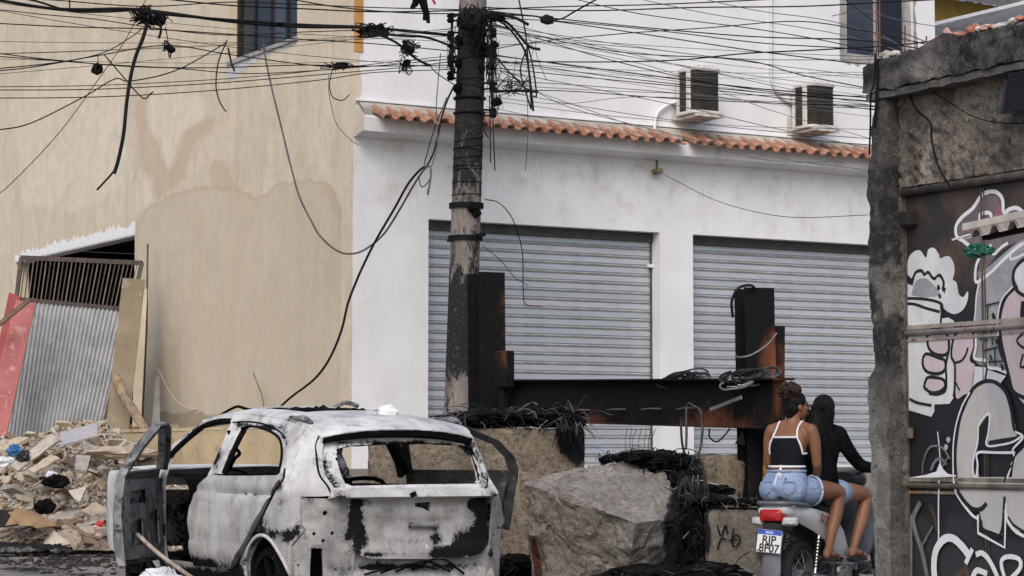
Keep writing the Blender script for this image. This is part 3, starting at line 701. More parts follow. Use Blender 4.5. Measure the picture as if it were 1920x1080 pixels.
# open front door and open right rear door
def door(name, out, hol, fn, hinge, ang, mt, base, lab):
    e = bpy.data.objects.new(name, None); COL.objects.link(e); e.parent = CAR; e.location = hinge; e.rotation_euler = (0, 0, ang); e['label'] = lab
    hv = Vector(hinge)
    def skin(off, t, nm, m_, outp, holp, b):
        V, F = panel(outp, holp, lambda y, z: Vector(fn(y, z)) - hv + Vector((off, 0, 0)), 0.045, t, (1 if hinge[0] < 0 else -1, 0, 0))
        o = mk(nm, (V, F), m_, e)
        a = o.data.attributes.new('soot', 'FLOAT', 'POINT')
        a.data.foreach_set('value', [b + 0.3 * max(0, 0.62 - v.co.z) for v in o.data.vertices]); return sharp(o)
    skin(0, 0.012, 'outer_skin', mt, out, hol, base)
    return e, skin
fd = [(1.74, 0.36), (1.70, 0.75), (1.74, 1.05), (1.86, 1.28), (2.00, 1.44), (2.14, 1.46), (2.28, 1.42), (2.52, 1.27), (2.70, 1.10), (2.76, 1.0), (2.77, 0.36)]
fh = [(1.81, 1.07), (1.92, 1.26), (2.03, 1.39), (2.14, 1.41), (2.25, 1.375), (2.46, 1.24), (2.62, 1.10)]
fe, sk = door('front_door', fd, [fh], fl, (-0.86, 2.77, 0), math.radians(-40), scorch, 0.03, 'open sooty grey front door with an empty window frame')
inn = [(1.80, 0.40), (1.77, 0.75), (1.79, 1.02), (2.68, 1.02), (2.71, 0.40)]
sk(0.055, 0.012, 'inner_panel', scorch, inn, [[(1.95, 0.5), (1.95, 0.68), (2.2, 0.72), (2.25, 0.5)], [(2.4, 0.5), (2.38, 0.75), (2.6, 0.78), (2.62, 0.5)], [(1.9, 0.82), (1.92, 0.93), (2.3, 0.94), (2.3, 0.84)]], 0.05)
hv = Vector((-0.86, 2.77, 0))
def edgebar(poly, fn, hv, w, t, dx): return join(*[bar(Vector(fn(*poly[i])) - hv + Vector((dx, 0, 0)), Vector(fn(*poly[i + 1])) - hv + Vector((dx, 0, 0)), w, t, (1, 0, 0), 0.004) for i in range(len(poly) - 1)])
o = mk('door_edge', edgebar(fd[:9] , fl, hv, 0.016, 0.07, 0.035), scorch, fe); a = o.data.attributes.new('soot', 'FLOAT', 'POINT'); a.data.foreach_set('value', [0.0] * len(o.data.vertices))
o = mk('window_channel', edgebar(fh + fh[:1], fl, hv, 0.012, 0.06, 0.03), scorch, fe); a = o.data.attributes.new('soot', 'FLOAT', 'POINT'); a.data.foreach_set('value', [0.1] * len(o.data.vertices))
rd2 = [(0.62, 0.62), (0.56, 0.95), (0.50, 1.10), (0.50, 1.20), (0.60, 1.32), (0.90, 1.44), (1.3, 1.47), (1.62, 1.46), (1.72, 1.05), (1.74, 0.40), (1.10, 0.38), (1.02, 0.52), (0.82, 0.64)]
rh2 = [(0.60, 1.09), (0.60, 1.19), (0.68, 1.29), (0.94, 1.39), (1.3, 1.415), (1.55, 1.40), (1.64, 1.09)]
re_, sk = door('rear_door', rd2, [rh2], fr_, (0.86, 1.76, 0), math.radians(19), scorch2, 0.12, 'open blackened rear door on the right side, window empty')
sk(-0.05, 0.012, 'inner_panel', scorch2, [(0.68, 0.70), (0.62, 0.95), (0.58, 1.04), (1.66, 1.04), (1.68, 0.45), (1.14, 0.43), (1.06, 0.58), (0.86, 0.68)], [[(0.9, 0.75), (0.9, 0.9), (1.2, 0.92), (1.2, 0.72)]], 0.16)
# black tubes put shade into the door gaps and along opening edges
def seam(pts, r, nm, par=None, ins=0.02, fn=fl): return mk(nm, tube(smoothline([Vector(fn(*cs(*p))) + Vector((ins, 0, 0)) for p in pts], 4), r, 6), char, par or CAR, smooth=True)
seam([(533, 880), (529, 902), (514, 922), (493, 967), (476, 1000), (455, 1038), (438, 1070)], 0.020, 'door_gap', ins=0.016)
seam([(371, 912), (361, 940), (355, 980), (356, 1060)], 0.015, 'door_gap', ins=0.02)
seam([(309, 866), (320, 850), (346, 825), (377, 800), (406, 790), (432, 789)], 0.022, 'door_dark_strip', ins=0.012)
seam([(412, 888), (421, 868), (436, 832), (450, 806)], 0.022, 'door_dark_strip', ins=0.035)
seam([(452, 803), (470, 799), (492, 804), (513, 813), (525, 827), (527, 856), (521, 886)], 0.010, 'window_dark_strip', ins=0.004)
seam([(437, 792), (470, 791), (498, 796), (523, 808), (536, 822)], 0.007, 'door_dark_strip', ins=0.0)
seam([(592, 850), (597, 888), (613, 911), (622, 929)], 0.008, 'tailgate_gap', ins=0.004); seam([(597, 818), (591, 835), (592, 850)], 0.007, 'tailgate_gap', ins=0.004)
lipp = [Vector(fl(y, z)) + Vector((-0.006, 0, 0)) for y, z in arc(0.665, 0.24, 0.382, 4, 168, 16)]
soot_for(mk('arch_lip', tube(lipp, 0.014, 6), ashpaint, CAR, smooth=True), [(452, 1060, 14, 30, .5), (545, 1050, 10, 30, .3)], 0.02)
# roof
dl = sorted([cs(*p) for p in drip[:8]])
def dz(y):
    if y <= dl[0][0]: return dl[0][1]
    for (a, b), (c, d) in zip(dl, dl[1:]):
        if y <= c: return b + (d - b) * (y - a) / (c - a)
    return dl[-1][1]
def roofz(x, y):
    z = dz(y); xd = HW - inset(y, z) - 0.004
    return z + 0.012 + 0.062 * (1 - (abs(x) / xd) ** 2.6) + 0.004 * fbm((x * 3, y * 3, 9), 2)
rx = lambda y: HW - inset(y, dz(y)) - 0.006
ys_ = [0.27 + (2.42 - 0.27) * k / 16 for k in range(17)]
ro = [(rx(y), y) for y in ys_] + [(-rx(y), y) for y in reversed(ys_)]
sun_hole = [(-0.40, 0.92), (0.40, 0.92), (0.42, 1.75), (-0.42, 1.75)]
rf = sharp(soot_for(mk('roof', panel(ro, [sun_hole], lambda x, y: (x, y, roofz(x, y)), 0.06, 0.03, (0, 0, -1)), ashpaint, CAR), [(540, 782, 16, 6, .6), (620, 790, 90, 3, .5), (540, 790, 30, 4, .3), (430, 772, 8, 4, .6)], -0.12))
V = []; F = []
for j in range(19):
    for i in range(17):
        x = -0.40 + 0.8 * i / 16; y = 0.92 + 0.83 * j / 18; V.append((x, y, roofz(x, y) - 0.028 + 0.034 * noise.noise((x * 14, y * 14, 3)) + 0.022 * rnd.random()))
for j in range(18):
    for i in range(16): a = j * 17 + i; F.append((a, a + 1, a + 18, a + 17))
mk('burnt_sunroof', (V, F), char, rf)
hd = [(x, 2.40 + 0.03 * (1 - (x / 0.62) ** 2), roofz(x * 0.95, 2.38) - 0.05) for x in [-0.62 + 0.124 * k for k in range(11)]]
soot_for(mk('windscreen_header', tube(hd, 0.03, 8), sootm, CAR), [], 0.1)
# roof rail stubs
for s, blob in ((-1, (585, 795)), (1, (820, 797))):
    pts = []
    for k in range(7):
        y = 0.36 + 0.42 * k / 6; x = s * (rx(y) - 0.035); pts.append((x, y, roofz(x, y) + 0.008 + 0.020 * math.sin(math.pi * min(1, k / 3.5)) ** 0.7))
    soot_for(mk('roof_rail', tube(smoothline(pts, 3), [0.012 + 0.012 * math.sin(math.pi * min(1, (i + 1) / 18)) for i in range(19)], 8), scorch, CAR, smooth=True), [], 0.30)
pts = [(0.30, 1.9, roofz(0.3, 1.9)), (0.33, 1.75, roofz(.33, 1.75) + 0.045), (0.36, 1.6, roofz(.36, 1.6) + 0.02)]
soot_for(mk('roof_rail', tube(smoothline(pts, 4), 0.018, 8), scorch, CAR, smooth=True), [], 0.30)
soot_for(mk('antenna_base', xf(lathe([(0.02, 0), (0.016, 0.012), (0.006, 0.03), (0.001, 0.034)], 10), Matrix.Translation((-0.02, 0.52, roofz(0, 0.52)))), ashpaint, CAR), [], 0.2)
tw = [(-0.5, 2.36, roofz(-.5, 2.36) + 0.005), (-0.42, 2.40, roofz(-.42, 2.36) + 0.03), (-0.36, 2.34, roofz(-.36, 2.34) + 0.055), (-0.30, 2.30, roofz(-.3, 2.3) + 0.025), (-0.2, 2.34, roofz(-.2, 2.34) + 0.01)]
mk('twisted_trim', tube(smoothline(tw, 4), 0.012, 6), char, CAR)
# tailgate

up_o = [(602, 822), (660, 817), (720, 816), (800, 819), (868, 832), (886, 855), (905, 880), (922, 905), (934, 925), (900, 931), (780, 932), (660, 932), (622, 931), (613, 912), (598, 888), (594, 850)]
up_h = [(630, 842), (650, 836), (700, 833), (780, 831), (840, 832), (872, 836), (884, 852), (894, 880), (898, 900), (893, 907), (780, 908), (700, 910), (658, 911), (645, 905), (636, 885), (630, 862)]
def tgfn(x, z): return (x, ryf(x, z) - 0.012 + 0.004 * fbm((x * 4, z * 4, 3), 2), z)
TB = [(610, 860, 12, 30, .55), (622, 905, 18, 14, .7), (640, 925, 25, 9, .5), (740, 831, 150, 5, .75), (880, 850, 10, 20, .35), (925, 915, 12, 10, .4), (632, 850, 6, 20, .4), (750, 909, 120, 3, .25)]
tail = sharp(soot_for(mk('tailgate', panel([cr(*p) for p in up_o], [[cr(*p) for p in up_h]], tgfn, 0.035, 0.05, (0, 1, 0)), ashpaint, CAR), TB, -0.02))
zL = cr(770, 932)[1]
def lowfn(x, z):
    zz = (zL - z)
    d = 0.035 * min(1, zz / 0.03) + 0.014 * max(0, min(1, (zz - 0.14) / 0.02)) - 0.03 * max(0, min(1, (zz - 0.33) / 0.04))
    d += 0.03 * max(0, min(1, (0.30 - abs(x - 0.08)) / 0.03)) * max(0, min(1, (zz - 0.16) / 0.03)) * max(0, min(1, (0.29 - zz) / 0.03)) * 0.4
    return (x, ryf(x, z) + d + 0.006 * fbm((x * 5, z * 5, 8), 3), z)
lo_o = [(657, 933), (780, 933), (917, 931), (920, 1000), (916, 1022), (905, 1037), (880, 1045), (800, 1048), (700, 1048), (680, 1043), (665, 1030), (658, 1000)]
lo_h = [(782, 943), (813, 941), (810, 961), (798, 953), (783, 950)]
LB = [(666, 965, 15, 44, 1.05), (672, 1010, 18, 25, .95), (690, 940, 20, 8, .6), (905, 985, 20, 48, 1.05), (893, 945, 24, 13, .8), (880, 1028, 46, 17, 1.1), (830, 1038, 30, 10, .7), (818, 1005, 12, 22, .6), (800, 955, 14, 8, .3), (740, 1040, 60, 6, .4), (760, 985, 60, 26, .18), (720, 955, 30, 10, .25), (850, 960, 30, 14, .25), (780, 1015, 40, 10, .3), (870, 1000, 30, 20, .45), (700, 1040, 30, 8, .55)]
gk = [Vector(tgfn(*cr(*p))) + Vector((0, 0.012, 0)) for p in up_h] ; gk.append(gk[0])
mk('glass_gasket', tube([p + Vector((0, 0, 0.006 * noise.noise(p * 30))) for p in smoothline(gk, 5)], [0.010 + 0.007 * noise.noise((i * .7, 0, 3)) for i in range(len(gk) * 5 - 4)], 6), char, tail)
tl = sharp(soot_for(mk('tailgate_skin', panel([cr(*p) for p in lo_o], [[cr(*p) for p in lo_h]], lowfn, 0.028, 0.03, (0, 1, 0)), ashpaint, tail), LB, -0.04), 50)
def strip(prof, xs, nm, m, par, blobs, base, sm=30):
    V = []; n = len(prof(0))
    for x in xs: V += [Vector(p) for p in prof(x)]
    F = [(i * n + k, i * n + (k + 1) % n, (i + 1) * n + (k + 1) % n, (i + 1) * n + k) for i in range(len(xs) - 1) for k in range(n)]
    F += [tuple(range(n)), tuple(reversed(range((len(xs) - 1) * n, len(xs) * n)))]
    return sharp(soot_for(mk(nm, (V, F), m, par), blobs, base), sm)
zb = zL
strip(lambda x: [(x, ryf(x, 0.95) + 0.01, zb + 0.075), (x, ryf(x, 0.93) - 0.035, zb + 0.055 - 0.01 * (abs(x) / 0.7) ** 3), (x, ryf(x, 0.92) - 0.05, zb + 0.004), (x, ryf(x, 0.92) + 0.01, zb - 0.008)], [-0.64 + 1.39 * k / 40 for k in range(41)], 'ledge', ashpaint, tail, [(640, 928, 22, 10, .8), (925, 926, 14, 8, .5), (800, 930, 10, 5, .5)], -0.05)
def spz(x): return 1.352 + 0.062 * (1 - (abs(x) / 0.63) ** 2.4)
strip(lambda x: [(x * 1.0, 0.33, roofz(x * 0.98, 0.33) - 0.004), (x, 0.155 + 0.05 * (x / 0.63) ** 2, spz(x) + 0.004), (x, 0.13 + 0.05 * (x / 0.63) ** 2, spz(x) - 0.012), (x, 0.145 + 0.05 * (x / 0.63) ** 2, spz(x) - 0.060), (x, 0.25 + 0.03 * (x / 0.63) ** 2, spz(x) - 0.075)], [-0.635 + 1.27 * k / 40 for k in range(41)], 'spoiler', ashpaint, tail, [(735, 826, 160, 8, .95)], -0.08)
V = []; F = []
for k in range(41):
    x = -0.62 + 1.24 * k / 40; yy = 0.128 + 0.05 * (x / 0.63) ** 2
    V += [(x, yy - 0.001, spz(x) - 0.020 - 0.006 * noise.noise((x * 20, 0, 2))), (x, yy + 0.013, spz(x) - 0.062), (x, yy + 0.12, spz(x) - 0.079)]
mk('spoiler_underside', (V, [(3 * k + j, 3 * k + j + 1, 3 * k + j + 4, 3 * k + j + 3) for k in range(40) for j in range(2)]), char, tail, fix=False)
mk('handle_trim', bbox(0.0, 0.26, -0.008 + 0.03, 0.05, zL - 0.225, zL - 0.185, 0.012), scorch, tail)
o = mk('wiper_mount', tube([(-0.02, -0.04, zL + 0.01), (0.02, -0.06, zL + 0.03)], 0.018, 8), char, tail)
# lamp recesses and rear panel
def rp(px, py): return cr(px, py, recf)
def recfn(x, z): return (x, recf(x, z) + 0.02 * math.sin(x * 18) * math.sin(z * 14) * 0.6 + 0.008 * fbm((x * 6, z * 6, 2)), z)
rhole = lambda x, y, r: [rp(x + r * math.cos(k), y + r * math.sin(k)) for k in (0, 1.05, 2.1, 3.14, 4.19, 5.24)]
lr = [(566, 934), (655, 935), (657, 1000), (665, 1032), (664, 1075), (640, 1120), (556, 1120), (552, 1060), (548, 1028), (575, 993), (567, 984)]
o = sharp(soot_for(mk('lamp_recess', panel([rp(*p) for p in lr], [[rp(582, 1028), rp(606, 1028), rp(606, 1095), rp(582, 1095)], rhole(609, 962, 5), rhole(589, 1001, 4), rhole(607, 1014, 4.2), rhole(624, 1000, 4), rhole(550, 1046, 3), rhole(560, 1060, 3)], recfn, 0.03, 0.02, (0, 1, 0)), burnt('bare_recess', 0.25, 0.04), CAR), [(575, 938, 16, 6, .6), (640, 940, 20, 8, .3), (655, 1010, 12, 40, .5), (570, 1000, 10, 14, .4), (590, 1025, 20, 8, .35), (640, 1070, 30, 12, .45), (560, 1090, 10, 30, .4)], 0.02), 50)
rl = [(922, 934), (936, 928), (947, 978), (939, 988), (938, 1040), (934, 1110), (905, 1110), (915, 1045), (920, 1010)]
sharp(soot_for(mk('lamp_recess', panel([rp(*p) for p in rl], [rhole(935, 990, 3), rhole(926, 1004, 3)], recfn, 0.03, 0.02, (0, 1, 0)), o.data.materials[0], CAR), [(920, 1035, 8, 20, .5)], 0.0), 50)
zb0 = cr(700, 1036)[1]
bp = [(-0.52, zb0 - 0.02), (-0.2, zb0 + 0.0), (0.3, zb0), (0.72, zb0 + 0.03), (0.76, 0.2), (-0.56, 0.2)]
def bpfn(x, z): return (x, 0.085 + 0.02 * math.sin((zb0 - z) * 22) + 0.004 * fbm((x * 5, z * 5, 4)), z)
sharp(soot_for(mk('rear_panel', panel(bp, [], bpfn, 0.03, 0.02, (0, 1, 0)), o.data.materials[0], CAR), [(700, 1062, 40, 8, .8), (790, 1064, 70, 6, .8), (720, 1040, 60, 8, .5), (880, 1060, 40, 8, .4)], 0.02), 50)
for k in range(4):
    a = cr(690 + 30 * k, 1078 - 3 * k); b = cr(800 + 25 * k, 1064 + 4 * k)
    mk('burnt_wire', tube(smoothline([(a[0], 0.06, a[1]), ((a[0] + b[0]) / 2, 0.03, a[1] + 0.05 + 0.01 * k), (b[0], 0.05, b[1])], 6), 0.009, 6), char, CAR)
# bonnet, fender, interior
fo = [(2.80, 0.95), (2.82, 1.06), (3.2, 1.09), (3.6, 1.085), (3.95, 1.075), (4.20, 1.02), (4.33, 0.90), (4.36, 0.72), (4.30, 0.5), (3.72, 0.36)] + arc(3.32, 0.24, 0.375, 20, 165, 10) + [(2.82, 0.22)]
soot_f = lambda o: soot_for(o, [(215, 940, 14, 20, .25)], -0.05)
sharp(soot_f(mk('front_fender', panel(fo, [], fl, 0.06, 0.03, (1, 0, 0)), ashpaint, CAR)))
sharp(soot_for(mk('front_fender', panel(fo, [], fr_, 0.1, 0.03, (-1, 0, 0)), ashpaint, CAR, label='right front fender'), [], 0.1))
V = []; F = []
for j in range(13):
    y = 2.84 + 1.48 * j / 12; zt = 1.075 + 0.02 * math.sin(j / 12 * 3.1) - 0.16 * max(0, (y - 3.8) / 0.5) ** 2; w = HW - inset(y, 0.9) - 0.02
    for i in range(13): t = -1 + i / 6; V.append((t * w, y, zt + 0.035 * (1 - abs(t) ** 2.5) + 0.012 * fbm((t * 3, y * 3, 5), 3)))
for j in range(12):
    for i in range(12): a = j * 13 + i; F.append((a, a + 1, a + 14, a + 13))
sharp(soot_for(mk('bonnet', (V, F), ashpaint, CAR), [(350, 880, 60, 4, .2)], 0.02))
V = [(x, 4.30 - 0.35 * (abs(x) / 0.8) ** 3, z) for z in (0.4, 0.9) for x in [-0.78 + 0.13 * k for k in range(13)]]
soot_for(mk('front_panel', (V, [(k, k + 1, k + 14, k + 13) for k in range(12)]), sootm, CAR), [], 0.1)
V = []; F = []
for i in range(15):
    x = -0.74 + 1.48 * i / 14
    for k, (y, z) in enumerate([(2.86, 1.05), (2.70, 1.04), (2.50, 1.0), (2.42, 0.9), (2.5, 0.72), (2.55, 0.4), (2.75, 0.25)]): V.append((x, y + 0.05 * noise.noise((x * 6, k, 1)), z + (0.05 * noise.noise((x * 7, k, 4)) if k not in (0,) else 0)))
for i in range(14):
    for k in range(6): a = i * 7 + k; F.append((a, a + 1, a + 8, a + 7))
mk('dashboard', (V, F), char, CAR)
mk('floor', join(box(-0.8, 0.8, 0.12, 2.8, 0.2, 0.24), box(-0.14, 0.14, 0.9, 2.6, 0.241, 0.40), box(-0.82, 0.82, 0.95, 1.0, 0.241, 0.55)), char, CAR)
mk('steering_wheel', join(tube([(-0.38 + 0.18 * math.cos(a), 2.30 + 0.07 * math.sin(a), 0.92 + 0.17 * math.sin(a)) for a in [k * math.pi / 12 for k in range(25)]], 0.012, 6), tube([(-0.38, 2.30, 0.92), (-0.38, 2.55, 0.82)], 0.03, 6), bar((-0.55, 2.30, 0.92), (-0.21, 2.30, 0.92), 0.02, 0.02)), char, CAR)
for sx in (-0.38, 0.38):
    st = mk('seat_frame', join(tube(smoothline([(sx - 0.2, 1.78, 0.42), (sx - 0.21, 1.6, 0.8), (sx - 0.16, 1.52, 1.0), (sx + 0.16, 1.52, 1.0), (sx + 0.21, 1.6, 0.8), (sx + 0.2, 1.78, 0.42)], 4), 0.018, 6), *[tube([(sx - 0.2, 1.6 + 0.002 * k, 0.55 + 0.08 * k), (sx + 0.2, 1.6 + 0.002 * k, 0.55 + 0.08 * k)], 0.005, 4) for k in range(5)], bbox(sx - 0.22, sx + 0.22, 1.75, 2.2, 0.36, 0.44, 0.03)), char, CAR)
mk('rear_seat_frame', join(tube(smoothline([(-0.6, 0.92, 0.45), (-0.62, 0.8, 0.92), (0.62, 0.8, 0.92), (0.6, 0.92, 0.45)], 4), 0.02, 6), *[tube([(-0.5 + 0.2 * k, 0.9, 0.45), (-0.5 + 0.2 * k, 0.8, 0.9)], 0.008, 4) for k in range(6)]), char, CAR)
mk('seat_belt', join(tube(smoothline([(-0.70, 1.72, 1.40), (-0.66, 1.70, 1.28), (-0.63, 1.66, 1.22), (-0.66, 1.69, 1.18), (-0.68, 1.74, 1.1)], 4), 0.014, 6)), char, CAR)
for sx in (-0.38, 0.38):
    b = bmesh.new(); bmesh.ops.create_cube(b, size=1); bmesh.ops.subdivide_edges(b, edges=b.edges[:], cuts=7, use_grid_fill=True)
    for v in b.verts:
        p = Vector((sx + v.co.x * 0.5, 1.9 + v.co.y * 0.85, 0.46 + v.co.z * 0.46)); v.co = p + Vector((fbm(p * 5, 3) * .05, fbm(p * 5 + Vector((3, 0, 0)), 3) * .05, fbm(p * 6 + Vector((0, 7, 0)), 4) * .12))
    mk('burnt_seat', frombm(b), char, CAR)
# wheels
def wheel(x, y, s):
    w = mk('wheel', xf(lathe([(0.30, -0.09), (0.305, -0.05), (0.30, 0.05), (0.285, 0.085), (0.22, 0.095), (0.215, 0.02), (0.08, 0.03), (0.06, 0.06), (0.0, 0.06)], 28, 'x'), Matrix.Translation((x, y, 0.245)) @ Matrix.Diagonal((s, 1, 1, 1))), char, CAR)
    for k in range(5):
        a = k * 1.2566; mk('spoke', bar((x + s * 0.06, y + 0.05 * math.cos(a), 0.245 + 0.05 * math.sin(a)), (x + s * 0.075, y + 0.21 * math.cos(a), 0.245 + 0.21 * math.sin(a)), 0.05, 0.025, (1, 0, 0)), char, w)
    return w
for x, s in ((-0.74, -1), (0.74, 1)):
    for y in (0.665, 3.32): wheel(x, y, s)
mk('wheel_well', join(([(x, 0.665 + 0.40 * math.cos(a), 0.24 + 0.40 * math.sin(a)) for x in (-0.80, -0.45) for a in [k * math.pi / 12 for k in range(13)]], [(k, k + 1, k + 14, k + 13) for k in range(12)] + [tuple(range(13, 26))])), char, CAR)
# ================================================================== foreground wall, pillar and painted gate on the right
RX = 8.33
GW = root('ruined_wall', 'rough rendered street wall with a crumbling blackened pillar and beam at the right', 'wall', (RX, 9.8, 0))
yF = onX(1638, 900, RX).y; yN = onX(1671, 900, RX).y
GXp = onY(1704, 900, yN).x                      # plane of the gate
def oldc(name, a, b, c, bs=0.9):
    M = NM(name, 0.95)
    s = M.mix(M.step(M.noise(5, 6, 0.7, 0.6), 0.36, 0.62), a, b)
    s = M.mix(M.step(M.noise(2.2, 5, 0.65, 0.4), 0.42, 0.62, 0, 0.75), s, c)
    s = M.mix(M.math('MULTIPLY', M.attr('black'), M.step(M.noise(9, 7, 0.75, 0.6), 0.3, 0.58, 0.45, 1)), s, (0.017, 0.0165, 0.017))
    s = M.mix(M.step(M.noise(26, 6, 0.8), 0.58, 0.68, 0, 0.55), s, (0.30, 0.28, 0.255))
    s = M.mix(M.step(M.noise(60, 3), 0.66, 0.74, 0, 0.6), s, (0.4, 0.38, 0.35))
    s = M.mix(M.step(M.noise(34, 3, 0.6), 0.44, 0.34, 0, 0.6), s, (0.05, 0.046, 0.043))
    M.col(s); M.bump(M.math('ADD', M.noise(14, 6, 0.7), M.math('MULTIPLY', M.noise(70, 4, 0.7), 0.6)), bs, 0.04)
    return M.m
pil_m = oldc('weathered_concrete', (0.33, 0.31, 0.285), (0.19, 0.18, 0.17), (0.13, 0.125, 0.12))
spat = oldc('spatter_render', (0.40, 0.35, 0.30), (0.15, 0.13, 0.115), (0.30, 0.265, 0.23), 1.0)
edge = [(0, 1634), (150, 1643), (200, 1645), (250, 1632), (300, 1628), (420, 1627), (470, 1629), (560, 1631), (610, 1638), (690, 1640), (712, 1630), (760, 1631), (900, 1636), (1080, 1643), (1300, 1650)]
def edx(py):
    for (a, b), (c, d) in zip(edge, edge[1:]):
        if py <= c: return b + (d - b) * (py - a) / (c - a)
    return edge[-1][1]
zt = onX(1640, 118, RX).z
V = []; F = []
us = 9; ws = 8; nz = 130
ring_n = None
for k in range(nz + 1):
    z = zt * k / nz
    py = proj((RX, yF, z))[1]
    yf = onX(edx(py), py, RX).y
    ring = []
    rough = 0.012 if z < 1.75 else 0.03
    for i in range(us): ring.append((RX, yf + (yN - yf) * i / (us - 1)))
    for i in range(1, ws): ring.append((RX + (GXp + 0.05 - RX) * i / (ws - 1), yN))
    for i in range(1, 3): ring.append((GXp + 0.05, yN + (yf - yN) * i / 2))
    for i in range(1, ws - 1): ring.append((GXp + 0.05 + (RX - GXp - 0.05) * i / (ws - 1), yf))
    ring_n = len(ring)
    for x, y in ring:
        n = rough * fbm((x * 7, y * 7, z * 7), 4) + rough * 0.35 * fbm((x * 30, y * 30, z * 30), 3)
        m_ = 0.018 if 1.35 < z < 1.72 else (0.0 if z > 1.72 else 0.006)
        V.append((x - n - m_ * (0.5 + noise.noise((y * 9, z * 9, 0))), y + n * 0.7, z))
for k in range(nz):
    for i in range(ring_n): F.append((k * ring_n + i, k * ring_n + (i + 1) % ring_n, (k + 1) * ring_n + (i + 1) % ring_n, (k + 1) * ring_n + i))
F.append(tuple(range(nz * ring_n, (nz + 1) * ring_n)))
pl = mk('pillar', (V, F), pil_m, GW, world=True)
def blk(co):
    s = min(1, max(0, (co.z - 1.50) / 0.3))
    if co.y < yN + 0.01: s = max(s, 0.62)  # near side face toned darker, its shade put into the colour
    if 2.05 < co.z < 2.35 and fbm((co.y * 6, co.z * 5, 2)) > 0.0: s *= 0.35
    if co.z > 2.9: s *= 0.75
    return s * 0.95
setattr_f(pl, 'black', blk); sharp(pl, 60)
# beam
def beamgrid(y0, y1, z0, z1, x, dep, ny, nz_, amp, top=None):
    V = []; F = []
    def P(i, j, xx):
        y = y0 + (y1 - y0) * i / ny; t = j / nz_; zz1 = z1 + (top(y) if top else 0); z = z0 + (zz1 - z0) * t
        n = amp * fbm((y * 6, z * 6, xx), 4)
        return (xx - n, y, z + (amp * fbm((y * 9, 1, z * 9), 3) if j in (0, nz_) else 0))
    for xx in (x, x + dep):
        for i in range(ny + 1):
            for j in range(nz_ + 1): V.append(P(i, j, xx))
    m_ = (ny + 1) * (nz_ + 1); w = nz_ + 1
    for i in range(ny):
        for j in range(nz_):
            a = i * w + j; F += [(a, a + 1, a + w + 1, a + w), (a + m_ + w, a + m_ + w + 1, a + m_ + 1, a + m_)]
        F += [(i * w + nz_, i * w + nz_ + m_, (i + 1) * w + nz_ + m_, (i + 1) * w + nz_), (i * w, (i + 1) * w, (i + 1) * w + m_, i * w + m_)]
    for i in (0, ny):
        for j in range(nz_): a = i * w + j; F.append((a, a + m_, a + m_ + 1, a + 1))
    return V, F
zb_ = onX(1648, 187, RX).z; zm_ = onX(1650, 172, RX).z; zt0 = onX(1648, 118, RX).z; zt1 = onX(1915, 44, RX).z
top = lambda y: (zt1 - zt0) * min(1, max(0, (yF - y) / (yF - 9.0))) + 0.03 * fbm((y * 5, 3, 1), 3) + (0.04 * math.exp(-((y - 9.55) / 0.2) ** 2)) - (0.02 if y > yF - 0.12 else 0)
be = mk('beam', beamgrid(7.2, yF + 0.01, zm_, zt0, RX - 0.035, 0.24, 260, 18, 0.034, top), pil_m, GW, world=True); sharp(be, 60)
setattr_f(be, 'black', lambda co: min(1.0, max(0.15, 0.85 + 1.3 * fbm((co.y * 4, co.z * 8, 4)) - 0.9 * math.exp(-((co.y - 9.75) / 0.2) ** 2 - ((co.z - zm_ - 0.08) / 0.06) ** 2))))
b2 = mk('beam_lower_band', beamgrid(7.2, yF - 0.005, zb_, zm_ - 0.006, RX - 0.025, 0.2, 110, 3, 0.012), pil_m, GW, world=True); sharp(b2, 60)
setattr_f(b2, 'black', lambda co: 0.55)
wl_ = mk('wall_face', panel([(7.2, -0.1), (yN - 0.003, -0.1), (yN - 0.003, zb_ + 0.02), (7.2, zb_ + 0.02)], [[(7.22, -0.08), (yN - 0.01, -0.08), (yN - 0.01, onX(1707, 352, GXp).z), (7.22, onX(1707, 352, GXp).z)]], lambda u, v: (RX + 0.085 + 0.024 * fbm((u * 9, v * 9, 1), 5) + 0.030 * max(-0.3, noise.noise((u * 24, v * 24, 0))) + 0.016 * noise.noise((u * 48, v * 48, 5)), u, v), 0.018, 0.1, (1, 0, 0)), spat, GW, world=True)
sharp(wl_, 70)
setattr_f(wl_, 'black', lambda co: max(0, 0.15 + 0.7 * fbm((co.y * 3, co.z * 2.2, 6)) + 0.35 * max(0, 1 - (yN - co.y) / 0.25)))
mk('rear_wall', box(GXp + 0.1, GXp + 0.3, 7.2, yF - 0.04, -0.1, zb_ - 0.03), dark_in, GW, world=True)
# cables stuck to the wall
blackw = plain('black_cable', (0.008, 0.008, 0.009), 0.7, 0, 0.12, var=0.3)
def onwall(pts, X, r, nm='cable', n=6): return mk(nm, tube(smoothline([onX(a, b, X) for a, b in pts], 5), r, n), blackw, GW, world=True)
onwall([(1706, 178), (1718, 205), (1744, 230), (1747, 262), (1757, 305), (1772, 335), (1785, 356)], RX + 0.045, 0.006)
onwall([(1748, 172), (1775, 188), (1805, 208), (1835, 222), (1880, 231), (1950, 230)], RX + 0.045, 0.0035)
onwall([(1641, 100), (1640, 150), (1633, 180), (1632, 230), (1630, 290)], RX - 0.03, 0.006); onwall([(1646, 110), (1645, 170), (1640, 240)], RX - 0.035, 0.01)
onwall([(1700, 185), (1682, 215), (1690, 245)], RX - 0.03, 0.003)
mk('dark_niche', xf(bbox(-0.05, 0.03, -0.05, 0.05, -0.045, 0.045, 0.012), Matrix.Translation(onX(1707, 411, GXp - 0.02))), dark_in, GW, world=True)
